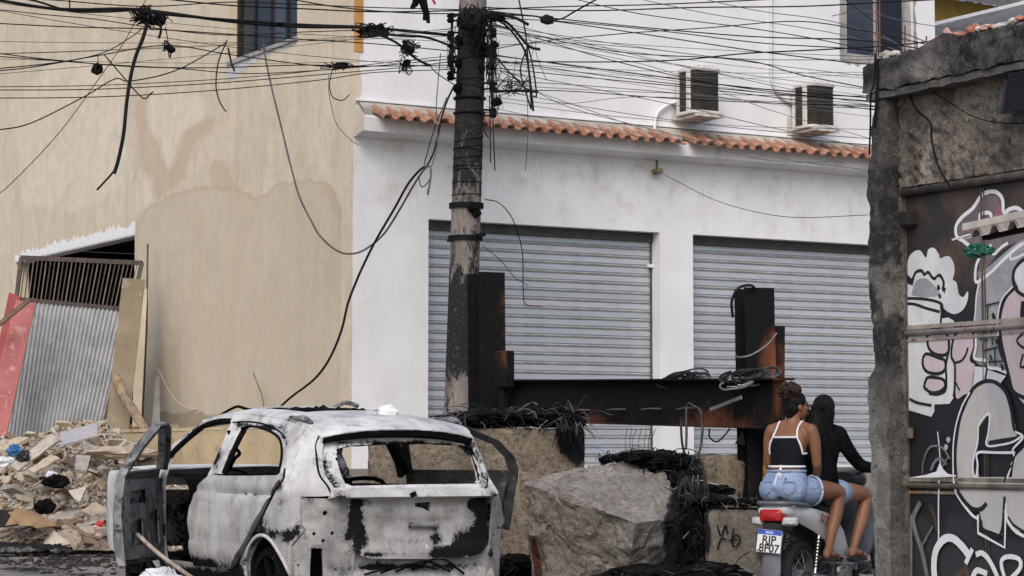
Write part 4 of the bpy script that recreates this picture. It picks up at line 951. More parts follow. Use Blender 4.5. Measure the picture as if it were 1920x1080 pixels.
# rebar and broken bricks on top of the beam
rust = grunge('rusty_steel', (0.17, 0.085, 0.05), (0.10, 0.06, 0.045), 14, 0.85)
for px, y1, y0, dx in ((1643, -30, 118, 0), (1649, -30, 122, 0.0), (1696, 48, 118, 1), (1736, 68, 85, 1)):
    a = onX(px, y0, RX + 0.08); b = onX(px + dx, y1, RX + 0.08); mk('rebar', tube([a - Vector((0, 0, 0.1)), b], 0.005, 6), rust, GW, world=True)
def chunk(r, seed, sx=1, sy=1, sz=1, n=2):
    b = bmesh.new(); bmesh.ops.create_icosphere(b, subdivisions=n, radius=1)
    o = Vector((seed * 3.1, seed * 1.7, seed))
    for v in b.verts:
        d = 1 + 0.45 * noise.noise(v.co * 1.3 + o) + 0.18 * noise.noise(v.co * 3.1 + o)
        v.co = Vector((round(v.co.x * d * 2.2) / 2.2 * 0.5 + v.co.x * d * 0.5, v.co.y * d, v.co.z * d))
        v.co = Vector((v.co.x * sx, v.co.y * sy, v.co.z * sz)) * r
    return frombm(b)
brick_red = grunge('broken_brick', (0.36, 0.13, 0.085), (0.46, 0.20, 0.13), 12, 0.9, c=(0.45, 0.35, 0.30)); pale_chip = grunge('pale_rubble', (0.62, 0.58, 0.54), (0.44, 0.40, 0.37), 9, 0.9)
pinkish = grunge('pink_brick', (0.55, 0.36, 0.33), (0.42, 0.22, 0.2), 9, 0.9)
greym = grunge('grey_mortar_lump', (0.4, 0.38, 0.35), (0.24, 0.225, 0.21), 12, 0.95, bump=0.7)
lst = [(1767, 72, 15, brick_red, 'brick'), (1778, 62, 9, pinkish, 'brick'), (1796, 64, 13, brick_red, 'brick'), (1823, 53, 13, brick_red, 'brick'), (1835, 52, 7, pale_chip, 'stone'), (1850, 50, 10, pinkish, 'brick'), (1862, 48, 9, brick_red, 'brick'), (1874, 47, 12, pale_chip, 'stone'), (1884, 44, 8, pale_chip, 'stone'), (1900, 36, 12, pale_chip, 'stone'), (1912, 32, 8, brick_red, 'brick'), (1748, 78, 9, greym, 'stone'), (1662, 102, 14, greym, 'stone'), (1677, 98, 10, pale_chip, 'stone'), (1690, 104, 9, greym, 'stone')]
for i, (px, py, r, m_, k) in enumerate(lst):
    p = onX(px, py, RX + 0.06); s = r / 340
    mk('broken_brick' if k == 'brick' else 'mortar_lump', mv(chunk(s, i + 2, rnd.uniform(.8, 1.4), rnd.uniform(.9, 1.6), rnd.uniform(.55, 0.9), 2), p - Vector((0, 0, 0.3 * s))), m_, GW, world=True)
mk('broken_brick', bar(onX(1773, 55, RX + 0.05), onX(1781, 72, RX + 0.05), 0.02, 0.03), pinkish, GW, world=True)
# vent grille on the wall
gr = mk('vent_grille', join(*[bar(onX(1889 - 0.0, 152, RX - 0.02) + Vector((0, -0.45 * k / 1, 0)), onX(1880, 212, RX - 0.05) + Vector((0, -0.45 * k, 0)), 0.02, 0.02, (1, 0, 0)) for k in (0, 1)] + [bar(onX(1891 - 0.55 * k, 140 + 4 * k, RX - 0.02 - 0.001 * k), onX(1891 - 0.55 * k, 140 + 4 * k, RX - 0.02 - 0.001 * k) + Vector((0, -0.5, 0)), 0.006, 0.012, (1, 0, 0)) for k in range(19)]), black_frame, GW, world=True)
mk('grille_back', bar(onX(1886, 178, RX + 0.03) + Vector((0, 0.0, 0)), onX(1886, 178, RX + 0.03) + Vector((0, -0.5, 0)), 0.2, 0.004, (1, 0, 0)), dark_in, GW, world=True)
# ---- gate
GX = GXp - 0.004
GT = root('metal_gate', 'dark sheet metal gate painted with white and black graffiti hands and bubble letters', 'gate', (GX, 9.0, 0))
M = NM('gate_sheet', 0.5, 0.0, 0.4)
a = M.mix(M.step(M.noise(2.5, 6, 0.7, 0.6, M.co((1, 1, 0.7))), 0.38, 0.62), (0.030, 0.026, 0.026), (0.085, 0.055, 0.040))
zz = M.math('ADD', M.sep(M.co(kind='World'), 2), M.math('MULTIPLY', M.math('SUBTRACT', M.noise(4, 5, 0.6), 0.5), 0.7))
a = M.mix(M.step(zz, 2.0, 2.35, 1, 0), a, (0.014, 0.014, 0.017))
a = M.mix(M.step(zz, 0.95, 0.75, 0, 0.5), a, (0.05, 0.05, 0.055))
a = M.mix(M.step(M.noise(5, 6, 0.7, 1, M.co((1, 1, 0.5))), 0.60, 0.72, 0, 0.55), a, (0.16, 0.085, 0.05))
M.col(a); M.bump(M.noise(3, 3), 0.1, 0.02); gate_m = M.m
mk('sheet', box(GX, GX + 0.004, 7.25, yN - 0.012, 0.02, onX(1707, 362, GX).z), gate_m, GT, world=True)
ztop = onX(1707, 359, GX - 0.03).z
rail_m = grunge('gate_rail_dark', (0.13, 0.115, 0.10), (0.06, 0.05, 0.046), 9, 0.6, c=(0.22, 0.12, 0.06))
railw = grunge('gate_rail_pale', (0.40, 0.35, 0.315), (0.22, 0.19, 0.165), 7, 0.6, c=(0.20, 0.10, 0.05))
mk('top_rail', tube([(GX - 0.03, 7.25, ztop), (GX - 0.03, yN - 0.02, ztop)], 0.024, 10), rail_m, GT, world=True, smooth=True)
def rail(py0, px0, nm, m_):
    z = onX(px0, py0, GX - 0.02).z
    r = mk(nm, tube([(GX - 0.018, 7.25, z), (GX - 0.018, yN - 0.02, z)], 0.016, 8), m_, GT, world=True, smooth=True)
    mk('rail_flange', join(box(GX - 0.014, GX - 0.0045, 7.25, yN - 0.02, z + 0.022, z + 0.046), box(GX - 0.012, GX - 0.0045, 7.25, yN - 0.02, z - 0.046, z - 0.030)), m_, r, world=True)
rail(625, 1711, 'middle_rail', railw); rail(910, 1711, 'lower_rail', grunge('gate_rail_rust', (0.30, 0.26, 0.20), (0.12, 0.105, 0.09), 5, 0.6, c=(0.25, 0.13, 0.06)))
ys = onX(1845, 600, GX).y
mk('seam', join(box(GX - 0.013, GX - 0.0045, ys - 0.003, ys + 0.003, 0.05, ztop - 0.03), box(GX - 0.011, GX - 0.0045, ys - 0.022, ys - 0.018, 0.05, ztop - 0.03)), rail_m, GT, world=True)
mk('stile', box(GX - 0.014, GX - 0.0045, yN - 0.020, yN - 0.013, 0.05, ztop - 0.03), rail_m, GT, world=True)
mk('hinge', tube([onX(1706, 812, GX - 0.03) - Vector((0, 0, 0.03)), onX(1706, 812, GX - 0.03) + Vector((0, 0, 0.03))], 0.022, 10), rail_m, GT, world=True)
# painted shapes: thin layers of paint on the sheet
def paint(name, a, b, c=None, sc=5, alpha=None):
    M = NM(name, 0.55); s = M.mix(M.step(M.noise(sc, 5, 0.65, 0.6, M.co((1, 1, 0.6))), 0.35, 0.65), a, b)
    if c: s = M.mix(M.step(M.noise(sc * 1.7, 5, 0.7, 0.6), 0.56, 0.72, 0, 0.7), s, c)
    s = M.mix(M.step(M.noise(16, 6, 0.75), 0.66, 0.72, 0, 0.5), s, (0.22, 0.13, 0.08))
    s = M.mix(M.step(M.noise(7, 9, 0.8, 0.3, M.co((1, 1, 0.6))), 0.60, 0.70, 0, 0.6), s, (0.10, 0.095, 0.095)); M.col(s); return M.m
pw = paint('white_spray', (0.70, 0.70, 0.71), (0.58, 0.58, 0.60), (0.50, 0.44, 0.36)); pp = paint('pinkish_spray', (0.60, 0.49, 0.51), (0.53, 0.44, 0.46), (0.6, 0.57, 0.55))
pg = paint('grey_spray', (0.36, 0.36, 0.385), (0.25, 0.25, 0.275), (0.46, 0.46, 0.47)); pk = paint('black_spray', (0.014, 0.014, 0.017), (0.02, 0.02, 0.023)); pl2 = paint('bright_outline', (0.76, 0.76, 0.78), (0.68, 0.68, 0.70))
pm = paint('mauve_spray', (0.13, 0.11, 0.125), (0.20, 0.165, 0.18), (0.33, 0.13, 0.16)); po = paint('pale_ochre_spray', (0.53, 0.50, 0.47), (0.44, 0.43, 0.45), (0.56, 0.47, 0.36)); pf = paint('faded_spray', (0.20, 0.20, 0.22), (0.11, 0.11, 0.125), (0.05, 0.05, 0.055))
LAY = [0]
Z = lambda y0: (lambda pts: [(1690 + x / 4.696, y0 + y / 4.696) for x, y in pts])
Z1, Z2, Z3, Z4 = Z(330), Z(540), Z(690), Z(850)
def g2(pts): return [(lambda p: (p.y, p.z))(onX(a, b, GX)) for a, b in pts]
def sm2(pts, k=4, closed=False):
    P = [Vector((a, b, 0)) for a, b in pts]
    if closed: P = P + P[:1]
    return [(p.x, p.y) for p in smoothline(P, k)][: -1 if closed else None]
YMIN = 7.3
def fill(pts, m_, nm='painted_shape', sm=True):
    LAY[0] += 1; x = GX - 0.0006 - 0.00022 * LAY[0]
    P = g2(sm2(pts, 4, True) if sm else pts)
    P = [(a, b) for a, b in P]
    ylim = yN - 0.014
    P = [(min(a, ylim), b) for a, b in P]
    V, F = panel(P, [], lambda u, v: (x, u, v), 0.05, 0, None, False)
    mk(nm, (V, F), m_, GT, world=True)
def stroke(pts, w, m_, nm='painted_line', closed=False, sm=True):
    LAY[0] += 1; x = GX - 0.0006 - 0.00022 * LAY[0]
    P = [Vector(q) for q in g2(sm2(pts, 6, closed) if sm else pts)]
    if closed: P.append(P[0])
    hw = w / 4.696 / 330 / 2; V = []; F = []
    for i, p in enumerate(P):
        d = (P[min(i + 1, len(P) - 1)] - P[max(i - 1, 0)]).normalized(); n = Vector((-d.y, d.x))
        ww = hw * (1 + 0.12 * noise.noise((p.x * 30, p.y * 30, w)))
        for s in (1, -1): q = p + n * ww * s; V.append((x, min(q.x, yN - 0.012), q.y))
    for i in range(len(P) - 1): F.append((2 * i, 2 * i + 1, 2 * i + 3, 2 * i + 2))
    mk(nm, (V, F), m_, GT, world=True, fix=False)
# upper right loop letter
fill(Z1([(500, 510), (510, 430), (580, 330), (680, 240), (690, 190), (760, 170), (850, 180), (890, 260), (905, 330), (1000, 300), (1100, 330), (1190, 500), (900, 640), (760, 800), (700, 880), (665, 880), (690, 760), (620, 620), (560, 560)]), pm)
fill(Z2([(690, -140), (760, -180), (900, -300), (1060, -420), (1200, -420), (1200, 420), (880, 330), (860, 560), (940, 740), (770, 690), (640, 620), (660, 200), (670, 0)]), pg)
fill(Z1([(830, 300), (860, 250), (880, 340), (850, 440), (820, 380)]), paint('pink_spray', (0.36, 0.13, 0.165), (0.24, 0.11, 0.135))); fill(Z1([(570, 440), (610, 410), (620, 470), (580, 500)]), paint('pink_spray', (0.36, 0.12, 0.155), (0.26, 0.11, 0.14)))
stroke(Z1([(610, 625), (545, 570), (490, 530), (485, 440), (540, 360), (630, 285), (690, 195), (740, 150), (830, 140), (890, 200), (905, 320), (960, 290), (1030, 285), (1110, 360)]), 36, pl2)
stroke(Z1([(690, 470), (645, 450), (690, 390), (700, 335), (790, 335), (775, 470)]), 32, pl2)
stroke(Z1([(785, 600), (795, 660), (825, 685), (880, 630), (940, 590)]), 26, pl2); stroke(Z1([(690, 720), (660, 800), (655, 920), (690, 925), (790, 850), (900, 740), (1010, 640), (1080, 590)]), 30, pl2)
stroke(Z1([(965, 690), (970, 735), (1080, 690), (1180, 640)]), 22, pl2)
stroke(Z1([(690, 930), (665, 1050), (655, 1200), (640, 1340), (650, 1420)]), 16, pl2)
# cloud
fill(Z1([(60, 900), (62, 740), (110, 670), (170, 655), (220, 720), (240, 650), (290, 632), (335, 690), (345, 725), (420, 705), (468, 780), (465, 880), (410, 985), (300, 940), (150, 900)]), pw)
stroke(Z1([(60, 880), (95, 920), (130, 850), (180, 835), (210, 870), (240, 850), (290, 905), (340, 875), (375, 930), (375, 990), (395, 1020), (390, 1080), (370, 1130)]), 30, pk)
fill(Z1([(62, 950), (105, 960), (125, 890), (180, 860), (205, 885), (240, 865), (285, 930), (330, 890), (365, 935), (360, 1000), (385, 1040), (370, 1120), (60, 1070)]), pw)
fill(Z1([(105, 990), (140, 920), (220, 900), (290, 960), (330, 1000), (330, 1060), (110, 1060)]), pg)
for x, y, r in ((330, 980, 16), (342, 1058, 14)): fill(Z1([(x - r * .7, y - r * 1.6), (x + r * .7, y - r), (x + r, y + r), (x - r * .5, y + r * 1.5)]), pk)
fill(Z2([(415, -60), (430, -75), (490, -50), (510, 50), (550, 80), (590, 30), (590, 100), (550, 190), (470, 230), (390, 190), (370, 130)]), pw)
# sleeve and fist
fill(Z2([(62, 60), (60, 330), (470, 330), (470, 290), (420, 260), (355, 270), (345, 150), (345, 110), (240, 90)], ), pw, sm=False)
fill(Z2([(60, 345), (470, 345), (470, 700), (470, 960), (430, 1020), (300, 1025), (290, 1060), (60, 1060)]), pw, sm=False)
fill(Z3([(65, 250), (290, 260), (298, 380), (270, 430), (65, 370)]), pw, sm=False)
stroke(Z2([(62, 92), (180, 95), (300, 115), (365, 150), (360, 220), (350, 330)]), 26, pk); stroke(Z2([(62, 138), (130, 145), (230, 180), (345, 210)]), 26, pk)
for pts in ([(235, 420), (280, 365), (350, 360), (415, 420), (425, 540), (390, 590), (300, 580), (245, 520)], [(195, 620), (230, 580), (320, 610), (390, 640), (390, 720), (330, 755), (240, 740), (200, 690)], [(210, 850), (240, 790), (310, 790), (380, 810), (392, 870), (340, 915), (270, 920), (215, 880)]):
    fill(Z2(pts), pp); stroke(Z2(pts), 30, pk, closed=True)
stroke(Z2([(425, 560), (400, 680), (405, 800), (395, 900), (330, 935), (250, 930)]), 26, pk)
fill(Z2([(500, 400), (570, 365), (640, 400), (645, 520), (620, 640), (660, 680), (640, 890), (560, 940), (490, 960), (485, 680), (455, 600), (465, 480)]), pp)
stroke(Z2([(470, 960), (480, 850), (480, 680), (450, 600), (460, 480), (500, 390), (570, 360), (640, 390), (650, 520), (620, 630), (665, 670), (650, 780), (640, 900)]), 28, pk); stroke(Z2([(480, 660), (540, 640), (580, 580), (595, 525)]), 24, pk); stroke(Z2([(490, 830), (505, 870), (525, 905)]), 18, pk)
stroke(Z3([(80, 272), (150, 305), (275, 330)]), 26, pk)
# tower of bricks
stroke(Z2([(665, 400), (665, 520), (650, 610), (690, 630), (750, 640), (780, 700), (850, 710), (940, 745)]), 28, pl2)
for q in ([(750, 155), (870, 125)], [(770, 160), (770, 300)], [(700, 450), (770, 460)], [(720, 555), (860, 520)], [(805, 370), (815, 500)], [(830, 520), (840, 690)], [(780, 650), (900, 645)], [(730, 460), (725, 540)]): stroke(Z2(q), 14, pk, sm=False)
for x, y, w in ((825, 255, 20), (850, 470, 14), (800, 610, 14), (900, 695, 16)): fill(Z2([(x - w, y - w * 1.2), (x, y - w * 1.8), (x + w, y + w), (x, y + w * 2)]), pk)
fill(Z2([(660, 690), (640, 880), (740, 830), (760, 700)]), pw, sm=False); fill(Z2([(775, 720), (935, 775), (880, 850), (760, 800)]), pw, sm=False); stroke(Z2([(760, 640), (765, 720), (755, 820)]), 18, pk)
# big pink shape on the right
fill(Z2([(1020, 0), (930, 110), (890, 300), (900, 480), (950, 760), (1010, 920), (1200, 1000), (1200, -60), (1100, -60)]), pp)
stroke(Z2([(1080, -40), (990, 20), (920, 110), (880, 280), (890, 450), (925, 620), (965, 790), (1000, 910), (1080, 960), (1200, 1010)]), 36, pk); stroke(Z2([(1015, -30), (970, 15), (895, 110), (862, 280), (868, 420)]), 14, pl2)
fill(Z1([(1000, 880), (1020, 780), (1100, 740), (1200, 760), (1200, 1060), (1080, 1040)]), pw); stroke(Z1([(1200, 720), (1090, 740), (1020, 810), (1000, 890), (1020, 990), (1090, 1050), (1200, 1070)]), 34, pk)
fill(Z2([(1070, 120), (1200, 100), (1200, 340), (1070, 280)]), pk); stroke(Z2([(1090, 400), (1035, 460), (1080, 520), (1180, 540)]), 22, pk); stroke(Z2([(1090, 580), (1065, 690), (1130, 690)]), 22, pk)
# big letter
fill(Z3([(640, 190), (740, 115), (860, 140), (960, 260), (1000, 400), (1030, 560), (1040, 600), (790, 640), (770, 700), (770, 740), (700, 740), (680, 780), (700, 960), (990, 960), (1010, 800), (1040, 760), (1200, 600), (1200, 1000), (1200, 1010), (510, 1010), (500, 760), (520, 560), (560, 380)]), po, sm=False)
fill(Z4([(510, 230), (690, 230), (950, 230), (1200, 230), (1200, 700), (1000, 680), (930, 480), (905, 720), (740, 660), (700, 490), (600, 450), (530, 340)]), po, sm=False)
fill(Z3([(700, 520), (770, 420), (800, 430), (770, 690), (1000, 690), (1000, 740), (680, 740), (680, 800), (700, 870), (680, 940), (650, 940), (655, 780), (690, 640)]), pk, sm=False)
stroke(Z3([(640, 190), (700, 140), (780, 115), (860, 135), (940, 220), (985, 370), (1010, 530), (1050, 610), (900, 640), (790, 660)]), 36, pk)
stroke(Z3([(650, 180), (590, 290), (530, 450), (500, 640), (490, 800), (500, 960)]), 40, pk); stroke(Z3([(620, 215), (555, 330), (505, 480), (478, 640), (472, 800), (478, 1040)]), 16, pl2)
stroke(Z3([(690, 960), (655, 940), (650, 820), (690, 650), (700, 500), (760, 420), (795, 410), (785, 560), (770, 680), (900, 675), (1000, 650), (1080, 600)]), 18, pl2); stroke(Z3([(1020, 745), (850, 745), (720, 740), (680, 765), (690, 850), (680, 950)]), 22, pl2)
stroke(Z3([(1020, 560), (1090, 610), (1000, 720), (1025, 800), (990, 850), (950, 970)]), 20, pl2); stroke(Z3([(1030, 740), (1000, 840), (960, 900), (920, 1010)]), 18, pk)
stroke(Z4([(480, 250), (500, 340), (560, 440), (640, 540), (690, 575)]), 26, pl2); stroke(Z4([(510, 330), (580, 430), (650, 490), (720, 490), (770, 440)]), 40, pk)
stroke(Z4([(695, 540), (695, 700), (930, 830), (940, 440)]), 26, pl2, sm=False); stroke(Z4([(725, 590), (730, 660), (890, 715), (930, 380)]), 28, pk); stroke(Z4([(935, 500), (960, 600), (1020, 680), (1100, 730)]), 30, pl2); stroke(Z4([(960, 560), (1010, 630), (1100, 690)]), 22, pk)
# arrow, faded loops and lower tag
fill(Z4([(90, 215), (250, 185), (330, 160), (355, 90), (365, 90), (390, 140), (430, 180), (510, 195), (500, 205), (250, 215)]), pl2, sm=False)
stroke(Z3([(340, 560), (355, 700), (365, 850)]), 12, pl2); stroke(Z4([(352, 240), (348, 500), (350, 760)]), 16, pl2)
stroke(Z3([(205, 930), (215, 820), (260, 710), (320, 685), (390, 710), (450, 800)]), 18, pf); stroke(Z3([(280, 900), (320, 820), (370, 800), (420, 850)]), 28, pf); stroke(Z3([(440, 770), (380, 870)]), 16, pf)
for x, y in ((435, 630), (415, 695)): fill(Z3([(x - 20, y), (x, y - 26), (x + 20, y), (x, y + 30)]), paint('soft_white', (0.45, 0.46, 0.5), (0.3, 0.31, 0.34)))
stroke(Z4([(190, 430), (130, 560), (150, 700), (200, 850), (250, 1080)]), 50, pf); stroke(Z4([(110, 540), (110, 1100)]), 30, pf); stroke(Z4([(200, 820), (300, 640)]), 20, pf)
stroke(Z4([(330, 1200), (310, 1000), (330, 850), (400, 755), (480, 750), (560, 820), (620, 900)]), 70, pl2); stroke(Z4([(650, 840), (590, 970)]), 44, pl2); stroke(Z4([(680, 890), (740, 880), (810, 960), (900, 1150)]), 46, pl2); stroke(Z4([(650, 1100), (690, 1030), (780, 1060)]), 50, pl2)
stroke(Z4([(940, 1120), (905, 960), (960, 910), (1060, 930), (1070, 1010), (980, 1110)]), 40, pl2)
# awning sheet in front of the gate with a green bag
AW = root('corrugated_awning', 'pale corrugated roof sheet edge jutting in front of the graffiti gate', 'awning', (7.4, 8.0, 2.2))
V = []; F = []
p0 = onD(1806, 447, 11.2); p1 = onD(1990, 408, 10.6); dn = Vector((0.75, 0.62, 0.13)).normalized() * 0.55
prof = []; t = 0
n = 8; L = (p1 - p0).length; pit = 0.14
xs = [0.0]; k = 0
pr = [(0, 0), (0.06, 0), (0.078, 0.036), (0.112, 0.036), (0.13, 0)]
pts = []
x = 0
while x < L + 0.2:
    for a, b in pr[:-1]: pts.append((x + a, b))
    x += 0.13
d = (p1 - p0).normalized()
for s in (0, 1):
    for a, b in pts: V.append(p0 + d * a + Vector((0, 0, b)) - dn * 0.0 + dn * s)
m_ = len(pts)
for i in range(m_ - 1): F.append((i, i + 1, m_ + i + 1, m_ + i))
V2 = [v + Vector((0, 0, -0.006)) for v in V]
F2 = F + [tuple(reversed([q + 2 * m_ for q in f])) for f in F] + [(i, i + 2 * m_, i + 1 + 2 * m_, i + 1) for i in range(m_ - 1)]
awm = grunge('fibre_cement', (0.55, 0.50, 0.45), (0.40, 0.36, 0.33), 6, 0.85)
mk('roof_sheet', (V + V2, F2), awm, AW, world=True)
mk('edge_board', bar(p0 + Vector((0, 0, 0.055)) + d * 0.0, p1 + Vector((0, 0, 0.055)), 0.012, 0.035), awm, AW, world=True)
mk('batten', bar(p0 + d * -0.08 + Vector((0, 0, 0.004)), p0 + d * 0.05 + Vector((0, 0, 0.012)), 0.01, 0.008), pvc, AW, world=True)
mk('beam', bar(p0 + d * 0.1 + dn * 0.5 + Vector((0, 0, -0.02)), p1 + dn * 0.5 + Vector((0, 0, -0.02)), 0.04, 0.03), dark_in, AW, world=True)
# ================================================================== utility pole
PD = 24.5
pb = onD(862, 770, PD); pt = onD(888, -40, PD)
axis = (pt - pb) / (pt.z - pb.z)
def pole_c(z): return pb + axis * (z - pb.z)
PO = root('utility_pole', 'leaning fire blackened concrete utility pole with a nest of cables at its top', 'utility pole', (pole_c(1.1).x, pole_c(1.1).y, 1.1))
V = []; F = []; n = 28; nz = 110; Z0, Z1_ = 0.9, pt.z + 2.2
for k in range(nz + 1):
    z = Z0 + (Z1_ - Z0) * k / nz; c = pole_c(z); r = 0.172 - 0.0042 * (z - 1)
    for i in range(n):
        a = 2 * math.pi * i / n; rr = r * (1 + 0.012 * fbm((math.cos(a) * 2, math.sin(a) * 2, z * 3), 3))
        V.append((c.x + rr * math.cos(a), c.y + rr * math.sin(a), z))
for k in range(nz):
    for i in range(n): F.append((k * n + i, k * n + (i + 1) % n, (k + 1) * n + (i + 1) % n, (k + 1) * n + i))
F.append(tuple(range(nz * n, nz * n + n)))
M = NM('pole_concrete', 0.9)
a = M.mix(M.step(M.noise(4, 6, 0.7, 0.5, M.co((1, 1, 0.4))), 0.35, 0.65), (0.26, 0.23, 0.21), (0.14, 0.125, 0.115))
a = M.mix(M.step(M.noise(9, 5, 0.7, 1.5, M.co((1, 1, 0.4))), 0.57, 0.64, 0, 0.85), a, (0.06, 0.055, 0.052))
so = M.math('ADD', M.attr('black'), M.math('MULTIPLY', M.math('SUBTRACT', M.noise(6, 8, 0.75, 0.8, M.co((1, 1, 0.55))), 0.5), 2.0))
a = M.mix(M.step(so, 0.42, 0.60), a, (0.017, 0.017, 0.019))
a = M.mix(M.math('MULTIPLY', M.step(M.noise(26, 5, 0.7), 0.58, 0.66), M.step(so, 0.5, 0.7, 0, 0.7)), a, (0.13, 0.12, 0.115))
a = M.mix(M.math('MULTIPLY', M.step(M.noise(3, 4, 0.6, 0, M.co((1, 1, 0.3))), 0.54, 0.66, 0, 0.7), M.attr('low')), a, (0.20, 0.085, 0.05))
M.col(a); M.bump(M.noise(24, 6, 0.75), 0.8, 0.012)
sh_ = mk('shaft', (V, F), M.m, PO, world=True, smooth=True)
def pbk(co):
    y = proj(co)[1]
    for (y0, v0), (y1, v1) in zip([(-600, .2), (10, .25), (28, 1.2), (200, 1.2), (245, .85), (330, .62), (365, .5), (400, .36), (480, .40), (520, .55), (560, .9), (670, .85), (720, .35), (800, .45)], [(10, .25), (28, 1.2), (200, 1.2), (245, .85), (330, .62), (365, .5), (400, .36), (480, .40), (520, .55), (560, .9), (670, .85), (720, .35), (800, .45), (2000, .5)]):
        if y <= y1: return v0 + (v1 - v0) * (y - y0) / (y1 - y0)
    return 0.4
setattr_f(sh_, 'black', pbk); setattr_f(sh_, 'low', lambda co: 1.0 if proj(co)[1] > 660 else 0.15)
def zof(py): return onD(870, py, PD).z
def ring(py, h, th, nm, m_, tilt=0.0, seg=26):
    z = zof(py); P = []; c = pole_c(z); r = 0.172 - 0.0042 * (z - 1) + th * 0.45
    P = [Vector((c.x + r * math.cos(2 * math.pi * k / seg), c.y + r * math.sin(2 * math.pi * k / seg), z + tilt * math.cos(2 * math.pi * k / seg))) for k in range(seg + 1)]
    if h <= th * 1.5: return mk(nm, tube(P, th / 2, 5), m_, PO, world=True)
    V = []; F = []
    for p in P:
        o = Vector((p.x - c.x, p.y - c.y, 0)).normalized() * th / 2
        V += [p - o - ZV * h / 2, p + o - ZV * h / 2, p + o + ZV * h / 2, p - o + ZV * h / 2]
    for k in range(seg):
        for j in range(4): F.append((k * 4 + j, k * 4 + (j + 1) % 4, (k + 1) * 4 + (j + 1) % 4, (k + 1) * 4 + j))
    return mk(nm, (V, F), m_, PO, world=True)
for py, h, th in ((386, 0.055, 0.03), (447, 0.05, 0.03), (45, 0.04, 0.02), (185, 0.035, 0.03), (213, 0.02, 0.025)): ring(py, h, th, 'clamp_band', blackw)
for py, t_ in ((276, .02), (282, -.01), (296, .015), (313, 0), (318, .01), (343, 0), (366, .005), (262, .03), (150, .01), (165, -.02), (110, 0.02), (90, -.02)): ring(py, 0.008, 0.009, 'tie_wire', blackw, t_)
mk('band_bolt', join(bar(onD(838, 451, PD - 0.18), onD(850, 451, PD - 0.18), 0.03, 0.03), bar(onD(895, 441, PD - 0.16), onD(908, 440, PD - 0.1), 0.05, 0.04)), blackw, PO, world=True)
mk('clamp_knot', join(mv(chunk(0.07, 3, 1, 0.7, 0.7), onD(888, 390, PD - 0.16)), mv(chunk(0.05, 6, 1, 0.7, 0.9), onD(893, 400, PD - 0.15))), char, PO, world=True)
# brackets and insulators either side of the top
def rk(pts, r, nm, n=6): return mk(nm, tube([onD(a, b, PD - 0.05) for a, b in pts], r, n), blackw, PO, world=True)
for px, ys_, s in ((921, (28, 60, 100, 160, 210), 1), (848, (32, 65, 110, 140), -1)):
    rk([(px, ys_[0] - 8), (px + s * 2, ys_[-1] + 10)], 0.014, 'rack_rod')
    for y in ys_:
        rk([(px - s * 22, y - 4), (px + s * 1, y - 4)], 0.012, 'rack_arm', 5); rk([(px - s * 22, y + 7), (px + s * 1, y + 7)], 0.010, 'rack_arm', 5)
        mk('insulator', xf(lathe([(0.0, -0.05), (0.03, -0.05), (0.045, -0.02), (0.028, 0), (0.045, 0.02), (0.03, 0.05), (0.0, 0.05)], 10), Matrix.Translation(onD(px + s * 3, y + 2, PD - 0.06))), char, PO, world=True, smooth=True)
for k in range(9):
    x = rnd.choice([860, 905]) + rnd.uniform(-4, 4); y = rnd.uniform(20, 200); mk('charred_lump', mv(chunk(rnd.uniform(0.03, 0.06), k + 20, 1, 1, 1.4, 2), onD(x, y, PD - 0.12)), char, PO, world=True)
# ================================================================== steel barrier
M = NM('burnt_steel', 0.75, 0.0, 0.12)
s = M.math('ADD', M.attr('rust'), M.math('MULTIPLY', M.math('SUBTRACT', M.noise(5, 6, 0.7, 0.6), 0.5), 0.9))
a = M.mix(M.step(s, 0.35, 0.75), (0.0075, 0.007, 0.008), (0.125, 0.045, 0.026))
a = M.mix(M.step(s, 0.72, 1.0, 0, 0.8), a, (0.22, 0.085, 0.04))
a = M.mix(M.step(M.noise(10, 6, 0.75), 0.60, 0.72, 0, 0.5), a, (0.05, 0.047, 0.047))
M.col(a); M.bump(M.noise(35, 5, 0.7), 0.35, 0.005); bsteel = M.m
BAR = root('steel_barrier', 'burnt black and rust steel beam barrier with two upright H posts', 'barrier', (11.3, 17.7, 0.2))
RB = [(935, 560, 14, 80, 1.0), (937, 640, 10, 50, .6), (1120, 765, 70, 26, .75), (1080, 785, 60, 12, .5), (1420, 770, 60, 30, .75), (1460, 740, 14, 40, .7), (1340, 793, 60, 10, .55), (1459, 660, 14, 60, 1.1), (950, 690, 8, 30, .5), (1405, 900, 30, 50, .4), (1200, 797, 300, 5, .35)]
def rust_for(o, base=0.0):
    def f(co):
        q = proj(co); s = base
        for x, y, rx_, ry_, k in RB: s += k * math.exp(-((q[0] - x) / rx_) ** 2 - ((q[1] - y) / ry_) ** 2)
        return s
    setattr_f(o, 'rust', f); return o
def dense(a, b, prof, n):
    """extrude a closed 2-D profile (side, up) from a to b in n steps"""
    a = Vector(a); b = Vector(b); d = (b - a).normalized()
    return a, b, d
def hsec(w, d, t=0.014): return [(-w / 2, -d / 2), (w / 2, -d / 2), (w / 2, -d / 2 + t), (t / 2, -d / 2 + t), (t / 2, d / 2 - t), (w / 2, d / 2 - t), (w / 2, d / 2), (-w / 2, d / 2), (-w / 2, d / 2 - t), (-t / 2, d / 2 - t), (-t / 2, -d / 2 + t), (-w / 2, -d / 2 + t)]
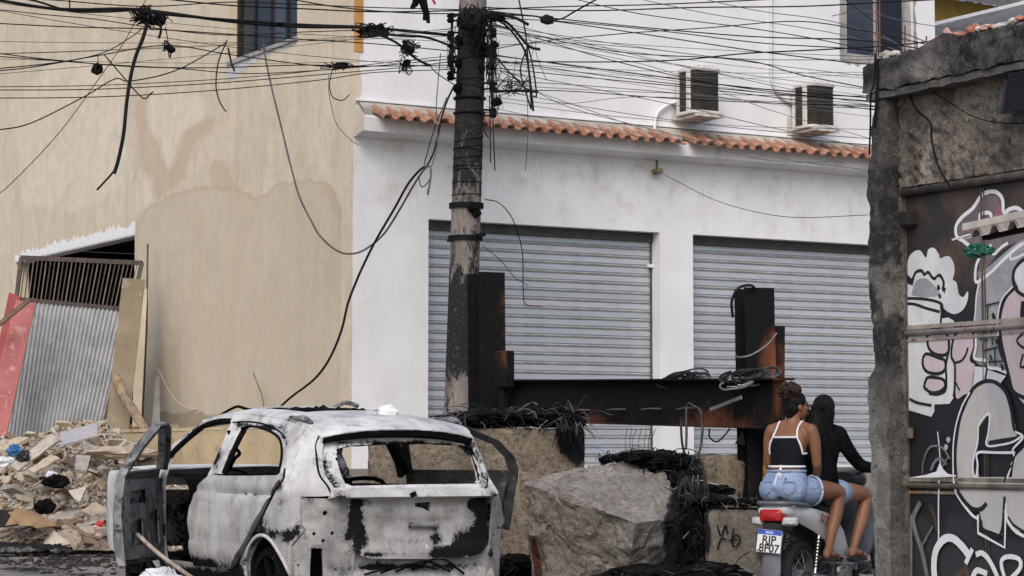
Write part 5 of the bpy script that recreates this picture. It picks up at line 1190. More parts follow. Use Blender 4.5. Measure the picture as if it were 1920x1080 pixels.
def extr(prof, a, b, ex, ey, n):
    a = Vector(a); b = Vector(b); V = []; F = []; m_ = len(prof)
    for k in range(n + 1):
        p = a.lerp(b, k / n); V += [p + ex * u + ey * v for u, v in prof]
    for k in range(n):
        for i in range(m_): F.append((k * m_ + i, k * m_ + (i + 1) % m_, (k + 1) * m_ + (i + 1) % m_, (k + 1) * m_ + i))
    F.append(tuple(reversed(range(m_)))); F.append(tuple(range(n * m_, (n + 1) * m_)))
    return V, F
def hpost(px, D, pytop, zb, ang, w, d, lean=0, nm='post'):
    p = onD(px, pytop, D); ex = (RV * math.cos(ang) + FV * math.sin(ang)); ey = (FV * math.cos(ang) - RV * math.sin(ang))
    b = Vector((p.x, p.y, zb)) - RV * lean
    return rust_for(mk(nm, extr(hsec(w, d), b, p, ex, ey, 30), bsteel, BAR, world=True))
hpost(911, 23.3, 512, 0.2, math.radians(25), 0.29, 0.30, -0.03)
hpost(1414, 19.15, 541, 0.86, math.radians(18), 0.27, 0.22, -0.02)
rust_for(mk('small_post', extr(hsec(0.12, 0.12), onD(1456, 800, 19.2), onD(1457, 612, 19.2), RV, FV, 12), bsteel, BAR, world=True))
A0 = onD(948, 751, 23.0); A1 = onD(1471, 757, 18.5); bd = (A1 - A0).normalized()
ex = bd.cross(ZV).normalized(); ey = ex.cross(bd).normalized()
H_ = 0.415
rust_for(mk('beam', extr([(u, v) for u, v in hsec(0.20, H_, 0.016)], A0, A1, ex, ey, 80), bsteel, BAR, world=True))
side = ex if ex.dot(CAM - A0) > 0 else -ex
hk = plain('hook_steel', (0.075, 0.07, 0.072), 0.55, var=0.4)
for i, px in enumerate((962, 1022, 1085, 1150, 1215, 1283)):
    t = (px - 948) / (1471 - 948); t = t * 0.86 / (0.86 + (1 - t) * 0.0 + 0.0) if False else t
    D = 23.0 + (18.5 - 23.0) * (t / (t + (1 - t) * 18.5 / 23.0)); p = onD(px, 771 - i * 1.2, D - 0.02)
    q = p + side * 0.07 + bd * 0.20 + ZV * 0.02
    mk('hook', tube(smoothline([p + bd * 0.22 - side * 0.02, p + bd * 0.21 + side * 0.06, p + bd * 0.17 + side * 0.085, p + side * 0.075 - ZV * 0.012], 4), 0.009, 6), hk, BAR, world=True, smooth=True)
mk('hook', bar(onD(1332, 768, 19.3), onD(1390, 745, 18.75), 0.012, 0.03, (0, 0, 1)), grunge('grey_strap', (0.22, 0.21, 0.21), (0.12, 0.12, 0.12), 9), BAR, world=True)
bk = onD(944, 690, 22.75)
rust_for(mk('end_bracket', join(bbox(bk.x - 0.06, bk.x + 0.05, bk.y - 0.14, bk.y + 0.1, bk.z - 0.2, bk.z + 0.17, 0.012), bar(bk + RV * 0.07 - ZV * 0.2, bk + RV * 0.07 + ZV * 0.1, 0.06, 0.02, (1, 0, 0)), bar(bk - ZV * 0.45, bk - ZV * 0.18, 0.08, 0.05, (1, 0, 0))), bsteel, BAR, world=True), 0.15)
yp = grunge('yellow_stained_steel', (0.32, 0.19, 0.035), (0.12, 0.075, 0.03), 9, 0.8, c=(0.03, 0.025, 0.02))
mk('yellow_flange', bar(onD(1437, 945, 19.0), onD(1440, 808, 19.0), 0.07, 0.02, FV), yp, BAR, world=True)
rust_for(mk('gusset', ([onD(1378, 832, 18.9), onD(1392, 808, 18.9), onD(1398, 835, 18.9)] + [onD(1378, 832, 18.9) + FV * 0.02, onD(1392, 808, 18.9) + FV * 0.02, onD(1398, 835, 18.9) + FV * 0.02], [(0, 1, 2), (5, 4, 3), (0, 3, 4, 1), (1, 4, 5, 2), (2, 5, 3, 0)]), bsteel, BAR, world=True))
# ================================================================== blocks and boulder
def stone_m(name, a, b, c, bs=1.0, warm=(0.16, 0.12, 0.085)):
    M = NM(name, 0.93)
    s = M.mix(M.step(M.noise(2.2, 6, 0.7, 0.4), 0.35, 0.65), a, b)
    s = M.mix(M.step(M.noise(5.5, 6, 0.75, 1.0), 0.52, 0.70, 0, 0.8), s, warm)
    s = M.mix(M.step(M.noise(20, 8, 0.85, 0.3), 0.44, 0.64, 0, 0.9), s, c)
    s = M.mix(M.step(M.noise(48, 4, 0.7), 0.60, 0.70, 0, 0.6), s, (0.50, 0.45, 0.38))
    so = M.math('ADD', M.attr('black'), M.math('MULTIPLY', M.math('SUBTRACT', M.noise(5, 7, 0.75, 0.5), 0.5), 0.9))
    s = M.mix(M.step(so, 0.38, 0.60), s, (0.014, 0.013, 0.014))
    s = M.mix(M.step(M.attr('red'), 0.3, 0.6, 0, 0.9), s, (0.12, 0.022, 0.02))
    M.col(s); M.bump(M.math('ADD', M.noise(16, 6, 0.75, 0.6), M.math('MULTIPLY', M.noise(60, 5, 0.75), 0.6)), bs, 0.05)
    return M.m
blk_m = stone_m('rough_block_concrete', (0.43, 0.355, 0.265), (0.27, 0.22, 0.165), (0.10, 0.08, 0.06))
def rough_block(nm, lab, x0, x1, y0, y1, z0, z1, rz, amp, m_, seg=26, cat='concrete block', bl=()):
    b = bmesh.new(); bmesh.ops.create_cube(b, size=1); bmesh.ops.subdivide_edges(b, edges=b.edges[:], cuts=seg, use_grid_fill=True)
    cx, cy, cz = (x0 + x1) / 2, (y0 + y1) / 2, (z0 + z1) / 2; sx, sy, sz = x1 - x0, y1 - y0, z1 - z0
    for v in b.verts:
        p = Vector((v.co.x * sx, v.co.y * sy, v.co.z * sz)); e = [abs(v.co.x) * 2, abs(v.co.y) * 2, abs(v.co.z) * 2]
        near = sum(max(0, 1 - (1 - q) * d / 0.16) for q, d in zip(e, (sx / 2, sy / 2, sz / 2)))
        c = Vector((max(-sx / 2 + 0.1, min(sx / 2 - 0.1, p.x)), max(-sy / 2 + 0.1, min(sy / 2 - 0.1, p.y)), max(-sz / 2 + 0.1, min(sz / 2 - 0.1, p.z))))
        if (p - c).length > 1e-6:
            d = p - c; L = d.length; d.normalize(); p = c + d * min(L, 0.1 + 0.02)
        w = Vector((p.x + cx, p.y + cy, p.z + cz)); n_ = fbm(w * 2.2, 3) * amp + fbm(w * 8, 5) * amp * 0.75
        p += p.normalized() * n_
        v.co = Matrix.Rotation(rz, 3, 'Z') @ p + Vector((cx, cy, cz))
    o = mk(nm, frombm(b), m_, world=True, label=lab, cat=cat); sharp(o, 55)
    def f(co):
        q = proj(co); s = 0
        for x, y, rx_, ry_, k in bl: s += k * math.exp(-((q[0] - x) / rx_) ** 2 - ((q[1] - y) / ry_) ** 2)
        return min(1.2, s)
    setattr_f(o, 'black', f); setattr_f(o, 'red', lambda co: 0.0); return o
def cblock(nm, lab, pxa, pxb, D0, D1, z1, amp, m_, seg, bl, dr=0):
    a = onD(pxa, 848, D0); b_ = onD(pxb, 848, D0); c = (a + b_) / 2 + FV * (D1 - D0) / 2; w = (b_ - a).length
    return rough_block(nm, lab, c.x - w / 2, c.x + w / 2, c.y - (D1 - D0) / 2, c.y + (D1 - D0) / 2, 0.0, z1, -YAW + math.radians(dr), amp, m_, seg, bl=bl)
cblock('concrete_block', 'tall rough concrete block behind the burnt car, under a mat of burnt cable', 690, 1096, 20.3, 22.4, 1.49, 0.035, blk_m, 60, [(1070, 815, 28, 45, 1.3), (1085, 860, 14, 30, .5), (940, 798, 130, 8, .8), (960, 1060, 90, 20, .8), (700, 870, 60, 60, .35)])
cblock('concrete_block', 'low wide concrete block under the beam, half covered by burnt cable', 1135, 1398, 19.2, 20.4, 1.255, 0.03, blk_m, 46, [(1230, 870, 90, 30, 1.1), (1280, 930, 60, 40, 1.0), (1180, 860, 60, 14, .8), (1330, 940, 60, 14, .8)])
b3 = cblock('concrete_block', 'small scribbled concrete block next to the motorbike plate', 1322, 1560, 17.95, 18.75, 0.83, 0.022, stone_m('smooth_block_concrete', (0.27, 0.25, 0.22), (0.17, 0.155, 0.135), (0.11, 0.10, 0.088), 0.7, (0.24, 0.22, 0.19)), 24, [(1380, 945, 90, 10, .9), (1325, 1000, 12, 60, .8), (1425, 1020, 16, 70, .55)])
for pts in ([(1345, 985), (1352, 1005), (1360, 985), (1364, 1000)], [(1376, 990), (1372, 1015), (1380, 1025), (1388, 1010), (1380, 1003), (1372, 1012)], [(1345, 1030), (1352, 1010), (1362, 1012)], [(1366, 1012), (1390, 1013)]):
    mk('scribble', tube(smoothline([onD(a, b, 17.925) for a, b in pts], 4), 0.006, 4), blackw, b3, world=True)
pts = [(984, 906, 17.75), (1030, 891, 18.2), (1100, 879, 18.4), (1175, 866, 18.7), (1212, 872, 18.6), (1245, 890, 18.5), (1288, 940, 18.3), (1264, 976, 17.55), (1228, 966, 17.5), (1190, 982, 17.1), (1130, 963, 17.25), (1065, 927, 17.45), (1032, 923, 17.5), (994, 1000, 17.9), (1010, 1150, 18.2), (1165, 1150, 17.7), (1290, 1150, 18.1), (1296, 1030, 18.3), (1040, 905, 19.0), (1240, 925, 19.2), (1020, 1130, 19.0), (1300, 1130, 19.0)]
b = bmesh.new()
for a in pts: b.verts.new(onD(*a))
bmesh.ops.convex_hull(b, input=b.verts[:], use_existing_faces=False)
for v in [v for v in b.verts if not v.link_faces]: b.verts.remove(v)
bmesh.ops.triangulate(b, faces=b.faces[:])
rj = random.Random(11)
for lv_ in range(6):
    old = set(b.verts); lim = (0.42, 0.26, 0.15, 0.09, 0.055, 0.04)[lv_]
    bmesh.ops.subdivide_edges(b, edges=[e for e in b.edges if e.calc_length() > lim], cuts=1); bmesh.ops.triangulate(b, faces=b.faces[:]); b.normal_update()
    for v in b.verts:
        if v not in old: v.co += v.normal * rj.uniform(-1, 1) * lim * (0.08, 0.10, 0.10, 0.09, 0.09, 0.10)[lv_]
b.normal_update()
for v in b.verts:
    p = v.co; r1 = abs(noise.noise(p * 2.1 + Vector((3, 1, 2)))); n_ = -0.02 * max(0, 0.05 - r1) / 0.05 + 0.006 * fbm(p * 16, 3)
    v.co = p + v.normal * n_
VF = frombm(b)
bou = mk('boulder', VF, stone_m('granite', (0.52, 0.475, 0.435), (0.38, 0.345, 0.315), (0.17, 0.15, 0.135), 1.0, (0.15, 0.115, 0.085)), world=True, label='big pale angular granite boulder between the car and the motorbike', cat='boulder')
setattr_f(bou, 'black', lambda co: (lambda q: 1.3 * math.exp(-((q[0] - 1290) / 46) ** 2 - ((q[1] - 985) / 90) ** 2) + 0.6 * math.exp(-((q[0] - 1250) / 70) ** 2 - ((q[1] - 1075) / 30) ** 2))(proj(co)))
setattr_f(bou, 'red', lambda co: (lambda q: math.exp(-((q[0] - (985 + (q[1] - 900) * 0.14)) / 8) ** 2) * min(1, max(0, (q[1] - 985) / 50)))(proj(co))); sharp(bou, 28)
# ================================================================== burnt cable heaps
fibre = NM('burnt_fibre', 0.6, 0, 0.15); fibre.col(fibre.mix(fibre.step(fibre.noise(3, 3), 0.45, 0.7), (0.012, 0.012, 0.013), (0.10, 0.10, 0.105))); fibre = fibre.m
ashm = grunge('ash_grey_wire', (0.26, 0.26, 0.27), (0.10, 0.10, 0.105), 5, 0.6)
def heap(lab, blobs, hang, seed, strands=160, shaggy=0.09):
    r = random.Random(seed)
    cs_ = [onD(a, b_, D) for a, b_, D, *_ in blobs]; c = sum(cs_, Vector()) / len(cs_)
    t = root('burnt_cable_heap', lab, 'burnt cables', (c.x, c.y, min(p.z for p in cs_)))
    parts = []
    for i, (a, b_, D, rx_, ry_, rz_) in enumerate(blobs):
        bm = bmesh.new(); bmesh.ops.create_icosphere(bm, subdivisions=4, radius=1)
        for v in bm.verts:
            q = v.co.copy(); d = 1 + 0.35 * fbm(q * 2 + Vector((i, seed, 0)), 4) + 0.25 * noise.noise(q * 7)
            v.co = onD(a, b_, D) + RV * q.x * rx_ * d + FV * q.y * ry_ * d + ZV * q.z * rz_ * d
        parts.append(frombm(bm))
    tag(mk('ash_mass', join(*parts), char, t, world=True), kind='stuff')
    S1 = []; S2 = []
    for k in range(strands):
        a, b_, D, rx_, ry_, rz_ = r.choice(blobs); p = onD(a, b_, D) + RV * r.uniform(-1, 1) * rx_ + FV * r.uniform(-1, 0.4) * ry_ + ZV * r.uniform(-0.2, 0.8) * rz_
        d = RV * r.uniform(-1, 1) + FV * r.uniform(-0.7, 0.3) + ZV * r.uniform(-0.35, 0.25); d.normalize(); L = r.uniform(0.06, 0.28) * (1 + rx_)
        P = [p, p + d * L * 0.4 + ZV * r.uniform(0, shaggy * .6), p + d * L * 0.8 + ZV * r.uniform(-shaggy * .5, shaggy * .4), p + d * L - ZV * r.uniform(0, shaggy)]
        (S2 if r.random() < 0.16 else S1).append(tube(smoothline(P, 3), r.choice((0.002, 0.003, 0.0045)), 3, False))
    for a0, b0, a1, b1, D, n_ in hang:
        for k in range(n_):
            s = r.random(); p = onD(a0 + (a1 - a0) * s + r.uniform(-3, 3), b0 + r.uniform(-10, 14), D + r.uniform(-0.08, 0.1)); q = onD(a0 + (a1 - a0) * s + r.uniform(-14, 14), b0 + (b1 - b0) * r.uniform(0.4, 1), D + r.uniform(-0.1, 0.1))
            (S2 if r.random() < 0.08 else S1).append(tube(smoothline([p, p.lerp(q, 0.4) + RV * r.uniform(-.03, .03), q], 3), r.choice((0.003, 0.005, 0.007)), 3, False))
    for nm, S_, m_ in (('burnt_wire', S1, fibre), ('bare_wire', S2, ashm)): tag(mk(nm, join(*S_), m_, t, world=True, fix=False), kind='stuff')
    return t
heap('shaggy black mat of burnt cable along the top of the tall block behind the car', [(850, 791, 20.6, 0.2, 0.35, 0.075), (900, 787, 20.6, 0.3, 0.35, 0.085), (960, 785, 20.6, 0.3, 0.35, 0.075), (1020, 787, 20.6, 0.28, 0.35, 0.07), (1072, 793, 20.45, 0.12, 0.25, 0.085), (985, 775, 21.5, 0.5, 0.5, 0.05)], [(1045, 795, 1092, 845, 20.2, 60), (900, 795, 1040, 808, 20.3, 20)], 3, 190)
heap('black burnt cable slumped over the low wide block and down beside the boulder', [(1150, 862, 18.8, 0.12, 0.2, 0.04), (1200, 858, 18.8, 0.2, 0.3, 0.06), (1250, 868, 18.7, 0.2, 0.3, 0.10), (1280, 915, 18.5, 0.14, 0.2, 0.16), (1300, 965, 18.3, 0.12, 0.2, 0.2), (1305, 1020, 18.2, 0.13, 0.2, 0.25), (1290, 1070, 18.1, 0.2, 0.3, 0.16)], [(1270, 900, 1325, 1050, 18.2, 120), (1200, 858, 1300, 890, 18.6, 18)], 5, 130)
heap('flat black crust of burnt cable on top of the small scribbled block', [(1340, 940, 18.2, 0.18, 0.3, 0.035), (1395, 942, 18.3, 0.2, 0.3, 0.03), (1330, 920, 18.6, 0.2, 0.2, 0.05)], [(1320, 940, 1440, 955, 17.95, 30)], 9, 90, 0.04)
heap('black ash and burnt wire strewn on the ground at the foot of the boulder', [(975, 1062, 19.5, 0.3, 0.5, 0.10), (940, 1072, 19.4, 0.3, 0.4, 0.07), (1230, 1085, 17.0, 0.4, 0.3, 0.10), (1330, 1085, 17.4, 0.3, 0.3, 0.12)], [], 12, 120, 0.05)
# loose cable loops on the beam
def loops(lab, px, py, D, seed, n_, rr, m1):
    r = random.Random(seed); S_ = []
    for k in range(n_):
        c = onD(px + r.uniform(-22, 22), py + r.uniform(-5, 6), D + r.uniform(-0.05, 0.08)); R_ = rr * r.uniform(0.5, 1.2); ph = r.uniform(0, 6)
        P = [c + RV * R_ * 1.4 * math.cos(ph + a) + FV * R_ * 0.6 * math.sin(ph + a) + ZV * R_ * r.uniform(0.45, 0.6) * math.sin(a + ph + 0.6) for a in [q * 0.55 for q in range(r.randint(8, 13))]]
        S_.append(tube(smoothline(P, 3), r.choice((0.006, 0.008, 0.011)), 5))
    mk('cable_coil', join(*S_), m1, world=True, fix=False, label=lab, cat='cable')
loops('grey bare cable loops hooked over the middle of the burnt beam', 1268, 716, 20.3, 4, 3, 0.09, ashm)
loops('tangle of black cable lying on the middle of the burnt beam', 1285, 711, 20.2, 8, 16, 0.11, fibre)
loops('grey cable loops dangling at the foot of the right steel post', 1400, 715, 18.75, 14, 3, 0.09, ashm)
loops('black cable tangle around the foot of the right steel post', 1405, 706, 18.85, 18, 18, 0.11, fibre)
def cable(pts, r, lab, m_=None, cat='cable', group=None, k=6, n=5, nm='cable'): return mk(nm, tube(smoothline([onD(*p) for p in pts], k), r, n), m_ or blackw, world=True, label=lab, cat=cat, group=group, smooth=True)
cable([(1286, 842, 19.3), (1287, 815, 19.4), (1288, 760, 19.6), (1300, 761, 19.4), (1314, 772, 19.2), (1317, 800, 19.2), (1314, 835, 19.1), (1306, 862, 19.0)], 0.012, 'thick dark hose arching down from the beam to the low block', grunge('hose', (0.07, 0.07, 0.075), (0.03, 0.03, 0.032), 9, 0.5))
cable([(1277, 782, 19.7), (1278, 820, 19.6), (1283, 848, 19.4), (1295, 862, 19.2)], 0.011, 'second dark hose hanging straight from the beam beside the arching one', fibre)
cable([(1330, 803, 19.0), (1331, 820, 19.0), (1345, 828, 19.0), (1362, 812, 19.0), (1368, 803, 19.0)], 0.008, 'short black loop sagging under the right part of the beam', fibre)
cable([(1374, 595, 19.0), (1372, 565, 18.95), (1385, 540, 18.9), (1408, 535, 18.95), (1418, 545, 19.1)], 0.012, 'black cable loop over the top of the right steel post', fibre)
cable([(1378, 665, 18.95), (1385, 670, 18.9), (1410, 665, 18.85), (1440, 645, 18.9), (1456, 625, 19.05)], 0.008, 'grey cable slung diagonally across the right steel post', ashm)
for k in range(7):
    x = 1172 + k * 9; cable([(x + 4, 803, 19.7), (x + rnd.uniform(-6, 2), 830, 19.7), (x + rnd.uniform(-2, 8), 858, 19.5)], 0.0025, 'hair thin black wire hanging under the middle of the beam', fibre, 'cable', 'hair thin wires under the beam', 4, 4)
# ================================================================== rubble heap on the left
ytop = [(-80, 835), (0, 826), (45, 832), (75, 815), (105, 800), (150, 789), (200, 795), (235, 826), (262, 846), (300, 862), (345, 885), (380, 930), (420, 1010)]
def yt(px):
    for (a, b), (c, d) in zip(ytop, ytop[1:]):
        if px <= c: return b + (d - b) * max(0, px - a) / (c - a)
    return ytop[-1][1]
def dcrest(px): return min(26.4, 9.35 / (((px - 960) / 4278) * cT + sT))
def mound(px, s, extra=0.0):
    yb = 1032; d1 = dcrest(px); d0 = d1 - 2.3
    if s <= 1:
        yy = yb + (yt(px) - yb) * (s ** 0.85); p = onD(px, yy, d0 + (d1 - d0) * s)
    else:
        p = onD(px, yt(px), d1 + (s - 1) * 0.9); p.z -= (s - 1) ** 1.3 * 1.3
    n = 0.07 * fbm(p * 2.2, 4) + 0.035 * fbm(p * 9, 4) + extra
    return p + ZV * n * (1 if s > 0.05 else 0.3) - FV * n * 0.5
V = []; F = []; nx, ns = 130, 64
for i in range(nx + 1):
    px = -90 + 520 * i / nx
    for j in range(ns + 1): V.append(mound(px, 1.5 * j / ns))
for i in range(nx):
    for j in range(ns): a = i * (ns + 1) + j; F.append((a, a + 1, a + ns + 2, a + ns + 1))
M = NM('rubble_earth', 0.95)
a = M.mix(M.step(M.noise(4, 6, 0.75, 0.6), 0.35, 0.65), (0.36, 0.295, 0.23), (0.21, 0.165, 0.13))
a = M.mix(M.step(M.noise(14, 5, 0.75, 0.5), 0.52, 0.64), a, (0.53, 0.465, 0.395)); a = M.mix(M.step(M.noise(9, 6, 0.75, 1.5), 0.60, 0.70), a, (0.055, 0.045, 0.04))
M.col(a); M.bump(M.noise(22, 6, 0.8), 1.0, 0.05); earth = M.m
mk('rubble_mound', (V, F), earth, world=True, kind='stuff', label='heap of crushed plaster and earth in front of the low wall', cat='rubble')
V = []; F = []; cols = []
r5 = random.Random(5)
def rubmat(nm, a, b): return grunge(nm, a, b, 7, 0.9, bump=0.5)
rm = [rubmat('plaster_beige', (0.52, 0.435, 0.34), (0.38, 0.31, 0.24)), rubmat('plaster_pale', (0.53, 0.475, 0.405), (0.38, 0.33, 0.28)), rubmat('cement_grey', (0.37, 0.345, 0.315), (0.25, 0.23, 0.21)), rubmat('earth_brown', (0.28, 0.20, 0.145), (0.19, 0.14, 0.10)), rubmat('char_bit', (0.05, 0.045, 0.04), (0.025, 0.023, 0.022))]
def pebbles(n, m_, smin, smax, seed):
    r = random.Random(seed); V = []; F = []
    for _ in range(n):
        px = r.uniform(-70, 400); s = r.random() ** 0.8 * 1.08; p = mound(px, s, 0.01); q = smin * (smax / smin) ** r.random()
        R_ = Matrix.Rotation(r.uniform(0, 6), 3, (r.uniform(-1, 1), r.uniform(-1, 1), r.uniform(-1, 1) + 0.01)); k = len(V)
        sx, sy, sz = q * r.uniform(.6, 1.4), q * r.uniform(.5, 1.2), q * r.uniform(.25, .7)
        for v in BOXV: V.append(p + R_ @ Vector((v[0] * sx * r.uniform(.6, 1), v[1] * sy * r.uniform(.6, 1), v[2] * sz)))
        F += [tuple(i + k for i in f) for f in BF]
    return V, F
BOXV = [(-.5, -.5, -.5), (.5, -.5, -.5), (.5, .5, -.5), (-.5, .5, -.5), (-.5, -.5, .5), (.5, -.5, .5), (.5, .5, .5), (-.5, .5, .5)]
for i, (n, a, b_) in enumerate(((2600, .015, .07), (1900, .012, .05), (1500, .015, .07), (1100, .015, .08), (420, .015, .06))):
    mk('rubble_bits', pebbles(n, rm[i], a, b_, 30 + i), rm[i], world=True, kind='stuff', fix=False, label='loose %s crumbs scattered over the rubble heap' % ('beige', 'pale', 'grey', 'brown', 'black')[i], cat='rubble')
def slab_mesh(seed, n=6):
    r = random.Random(seed); A = sorted(r.uniform(0, 6.283) for _ in range(n)); A = [6.283 * k / n + r.uniform(-.4, .4) for k in range(n)]
    P = [(math.cos(a) * r.uniform(.7, 1.1), math.sin(a) * r.uniform(.5, .8)) for a in A]; t = 0.16
    V = [(x, y, t + 0.05 * r.random()) for x, y in P] + [(x * 1.03 + 0.04 * r.uniform(-1, 1), y * 1.03 + 0.04 * r.uniform(-1, 1), -t) for x, y in P]
    return mesh('fragment', V, [tuple(range(n)), tuple(reversed(range(n, 2 * n)))] + [(i, i + n, (i + 1) % n + n, (i + 1) % n) for i in range(n)])
kinds = []
for mi, lab in ((0, 'beige'), (1, 'pale cream'), (2, 'grey cement'), (3, 'brown')):
    for k in range(3):
        me = slab_mesh(mi * 10 + k, 4 + k); me.materials.append(rm[mi]); kinds.append((me, 'plaster_fragment', 'broken %s plaster slab lying in the rubble heap' % lab, 'fragment', '%s fragments in the rubble' % lab))
for mi, lab in ((0, 'beige'), (2, 'grey cement'), (1, 'pale cream')):
    for k in range(3):
        v, f = chunk(1, mi * 5 + k + 1, 1, .8, .7, 2); me = mesh('lump', v, f); me.materials.append(rm[mi]); kinds.append((me, 'rubble_lump', 'rough %s rubble lump in the heap' % lab, 'rubble', '%s lumps in the rubble' % lab))
for k in range(240):
    px = r5.uniform(-50, 330); s = 0.03 + r5.random() ** 0.9 * 1.0
    me, nm, lab, cat, grp = kinds[k % len(kinds)] if k % 3 else kinds[r5.randrange(12)]
    z = (0.06 + 0.19 * r5.random() ** 1.8) if nm == 'plaster_fragment' else (0.03 + 0.07 * r5.random() ** 2)
    o = link(nm, me, None, mound(px, s, 0.02), (r5.uniform(-.6, .9), r5.uniform(-.6, .6), r5.uniform(0, 6.28)), (z, z, z * (0.6 if nm == 'plaster_fragment' else 1)))
    where = ('at the foot', 'low down', 'midway up', 'near the crest')[min(3, int(s * 3.6))] + (' at its left end', ' left of its middle', ' right of its middle', ' by the car door')[min(3, max(0, int((px + 20) / 85)))]
    tag(o, ('large ' if z > (0.12 if nm == 'plaster_fragment' else 0.065) else '') + lab.replace(' lying in the rubble heap', '').replace(' in the heap', '') + ' in the heap, ' + where, cat, grp)
def quadfn(TL, TR, BR, BL):
    P = [onD(*q) for q in (TL, TR, BR, BL)]
    return lambda u, v: (P[0] * (1 - u) + P[1] * u) * (1 - v) + (P[3] * (1 - u) + P[2] * u) * v
def board(TL, TR, BR, BL, th, nm, lab, m_, cat='board', wav=0.0, parent=None, nu=8, nv=16):
    q = quadfn(TL, TR, BR, BL); V = []; F = []
    n_ = (q(1, 0) - q(0, 0)).cross(q(0, 1) - q(0, 0)).normalized(); n_ = n_ if n_.dot(FV) > 0 else -n_
    for s in (0, 1):
        for i in range(nu + 1):
            for j in range(nv + 1): V.append(q(i / nu, j / nv) + n_ * (th * s + wav * fbm((i * .4, j * .3, th * 50), 2)))
    w = nv + 1; N_ = (nu + 1) * w
    for i in range(nu):
        for j in range(nv): a = i * w + j; F += [(a, a + 1, a + w + 1, a + w), (a + N_ + w, a + N_ + w + 1, a + N_ + 1, a + N_)]
    for i in range(nu): F += [(i * w, (i + 1) * w, (i + 1) * w + N_, i * w + N_), (i * w + nv + N_, (i + 1) * w + nv + N_, (i + 1) * w + nv, i * w + nv)]
    for j in range(nv): F += [(j, j + N_, j + 1 + N_, j + 1), (nu * w + j + 1, nu * w + j + 1 + N_, nu * w + j + N_, nu * w + j)]
    return mk(nm, (V, F), m_, parent, world=True, label=lab, cat=cat if lab else None)
# flat pieces that stand out in the heap
board((112, 812, 25.2), (182, 793, 25.4), (183, 816, 25.1), (118, 834, 24.9), 0.02, 'fabric_sheet', 'flat blue grey printed sheet on top of the rubble heap', rubmat('bluish_sheet', (0.34, 0.34, 0.39), (0.45, 0.41, 0.38)), 'sheet', 0.02)
board((20, 872, 24.6), (98, 812, 25.3), (112, 824, 25.2), (34, 882, 24.5), 0.02, 'broken_board', 'long pale board slanting up the left side of the rubble heap', rm[1], 'board', 0.02)
board((52, 880, 24.6), (96, 852, 24.9), (112, 858, 24.8), (66, 886, 24.5), 0.025, 'broken_board', 'shorter beige board lying just below the long pale one', rm[0], 'board', 0.02)
board((143, 852, 24.6), (170, 854, 24.6), (163, 882, 24.3), (140, 880, 24.3), 0.03, 'broken_tile', 'small grey rectangular slab standing in the middle of the rubble', rm[2], 'slab')
board((80, 1020, 23.9), (96, 990, 24.0), (132, 1020, 23.8), (110, 1024, 23.8), 0.03, 'broken_board', 'pale triangular board fragment at the foot of the heap', rm[1])
board((128, 920, 24.2), (162, 912, 24.2), (150, 940, 24.0), (142, 938, 24.0), 0.03, 'broken_tile', 'pale pointed tile fragment right of the middle of the heap', rm[1], 'slab')
card = grunge('cardboard', (0.36, 0.235, 0.13), (0.26, 0.165, 0.095), 4, 0.9)
bx_ = root('cardboard_box', 'torn brown cardboard box lying open with a dark inside', 'box', onD(75, 990, 23.9))
for q in (((40, 978, 23.8), (55, 955, 24.1), (110, 985, 24.0), (70, 990, 23.7)), ((10, 985, 23.8), (30, 950, 24.2), (55, 958, 24.1), (40, 980, 23.8)), ((14, 960, 24.1), (38, 958, 24.1), (62, 985, 23.7), (38, 985, 23.7))):
    board(*q, 0.008, 'flap', None, card, parent=bx_)
board((0, 955, 24.2), (30, 958, 24.2), (34, 985, 24.1), (-10, 990, 24.1), 0.01, 'inside', None, dark_in, parent=bx_)
board((196, 962, 23.3), (212, 958, 23.2), (214, 990, 23.0), (205, 1005, 23.0), 0.02, 'bent_panel', 'bent brown panel leaning by the open car door', rm[3], 'panel', 0.05)
def crumple(c, sx, sz, seed, nm, lab, m_, cat, n=4):
    b = bmesh.new(); bmesh.ops.create_icosphere(b, subdivisions=n, radius=1); o = Vector((seed, seed * 2, 1))
    for v in b.verts:
        d = 1 + 0.5 * noise.noise(v.co * 1.6 + o) + 0.35 * abs(noise.noise(v.co * 4 + o)) + 0.12 * noise.noise(v.co * 9 + o)
        v.co = c + RV * v.co.x * sx * d + FV * v.co.y * sx * 0.6 * d + ZV * v.co.z * sz * d
    return mk(nm, frombm(b), m_, world=True, label=lab, cat=cat)
crumple(onD(28, 845, 25.0), 0.075, 0.06, 3, 'plastic_bag', 'crumpled bright blue plastic bag at the left of the rubble heap', plain('blue_plastic', (0.03, 0.13, 0.30), 0.35), 'bag')
crumple(onD(6, 866, 24.8), 0.09, 0.05, 4, 'plastic_bag', 'crumpled white plastic bag below the blue one at the left edge', plain('white_plastic', (0.7, 0.72, 0.76), 0.35), 'bag')
crumple(onD(44, 858, 24.7), 0.07, 0.07, 6, 'plastic_bag', 'black plastic scrap beside the blue bag', plain('black_plastic', (0.02, 0.02, 0.023), 0.3), 'bag')
crumple(onD(105, 903, 24.3), 0.13, 0.06, 8, 'burnt_cloth', 'black burnt cloth in the middle of the rubble heap', char, 'cloth')
crumple(onD(85, 950, 24.1), 0.10, 0.07, 9, 'burnt_cloth', 'black and pale rag above the cardboard box', char, 'cloth')
crumple(onD(98, 893, 24.4), 0.06, 0.05, 11, 'plastic_bag', 'small pale lilac plastic scrap on the burnt cloth', plain('lilac_plastic', (0.58, 0.57, 0.64), 0.4), 'bag')
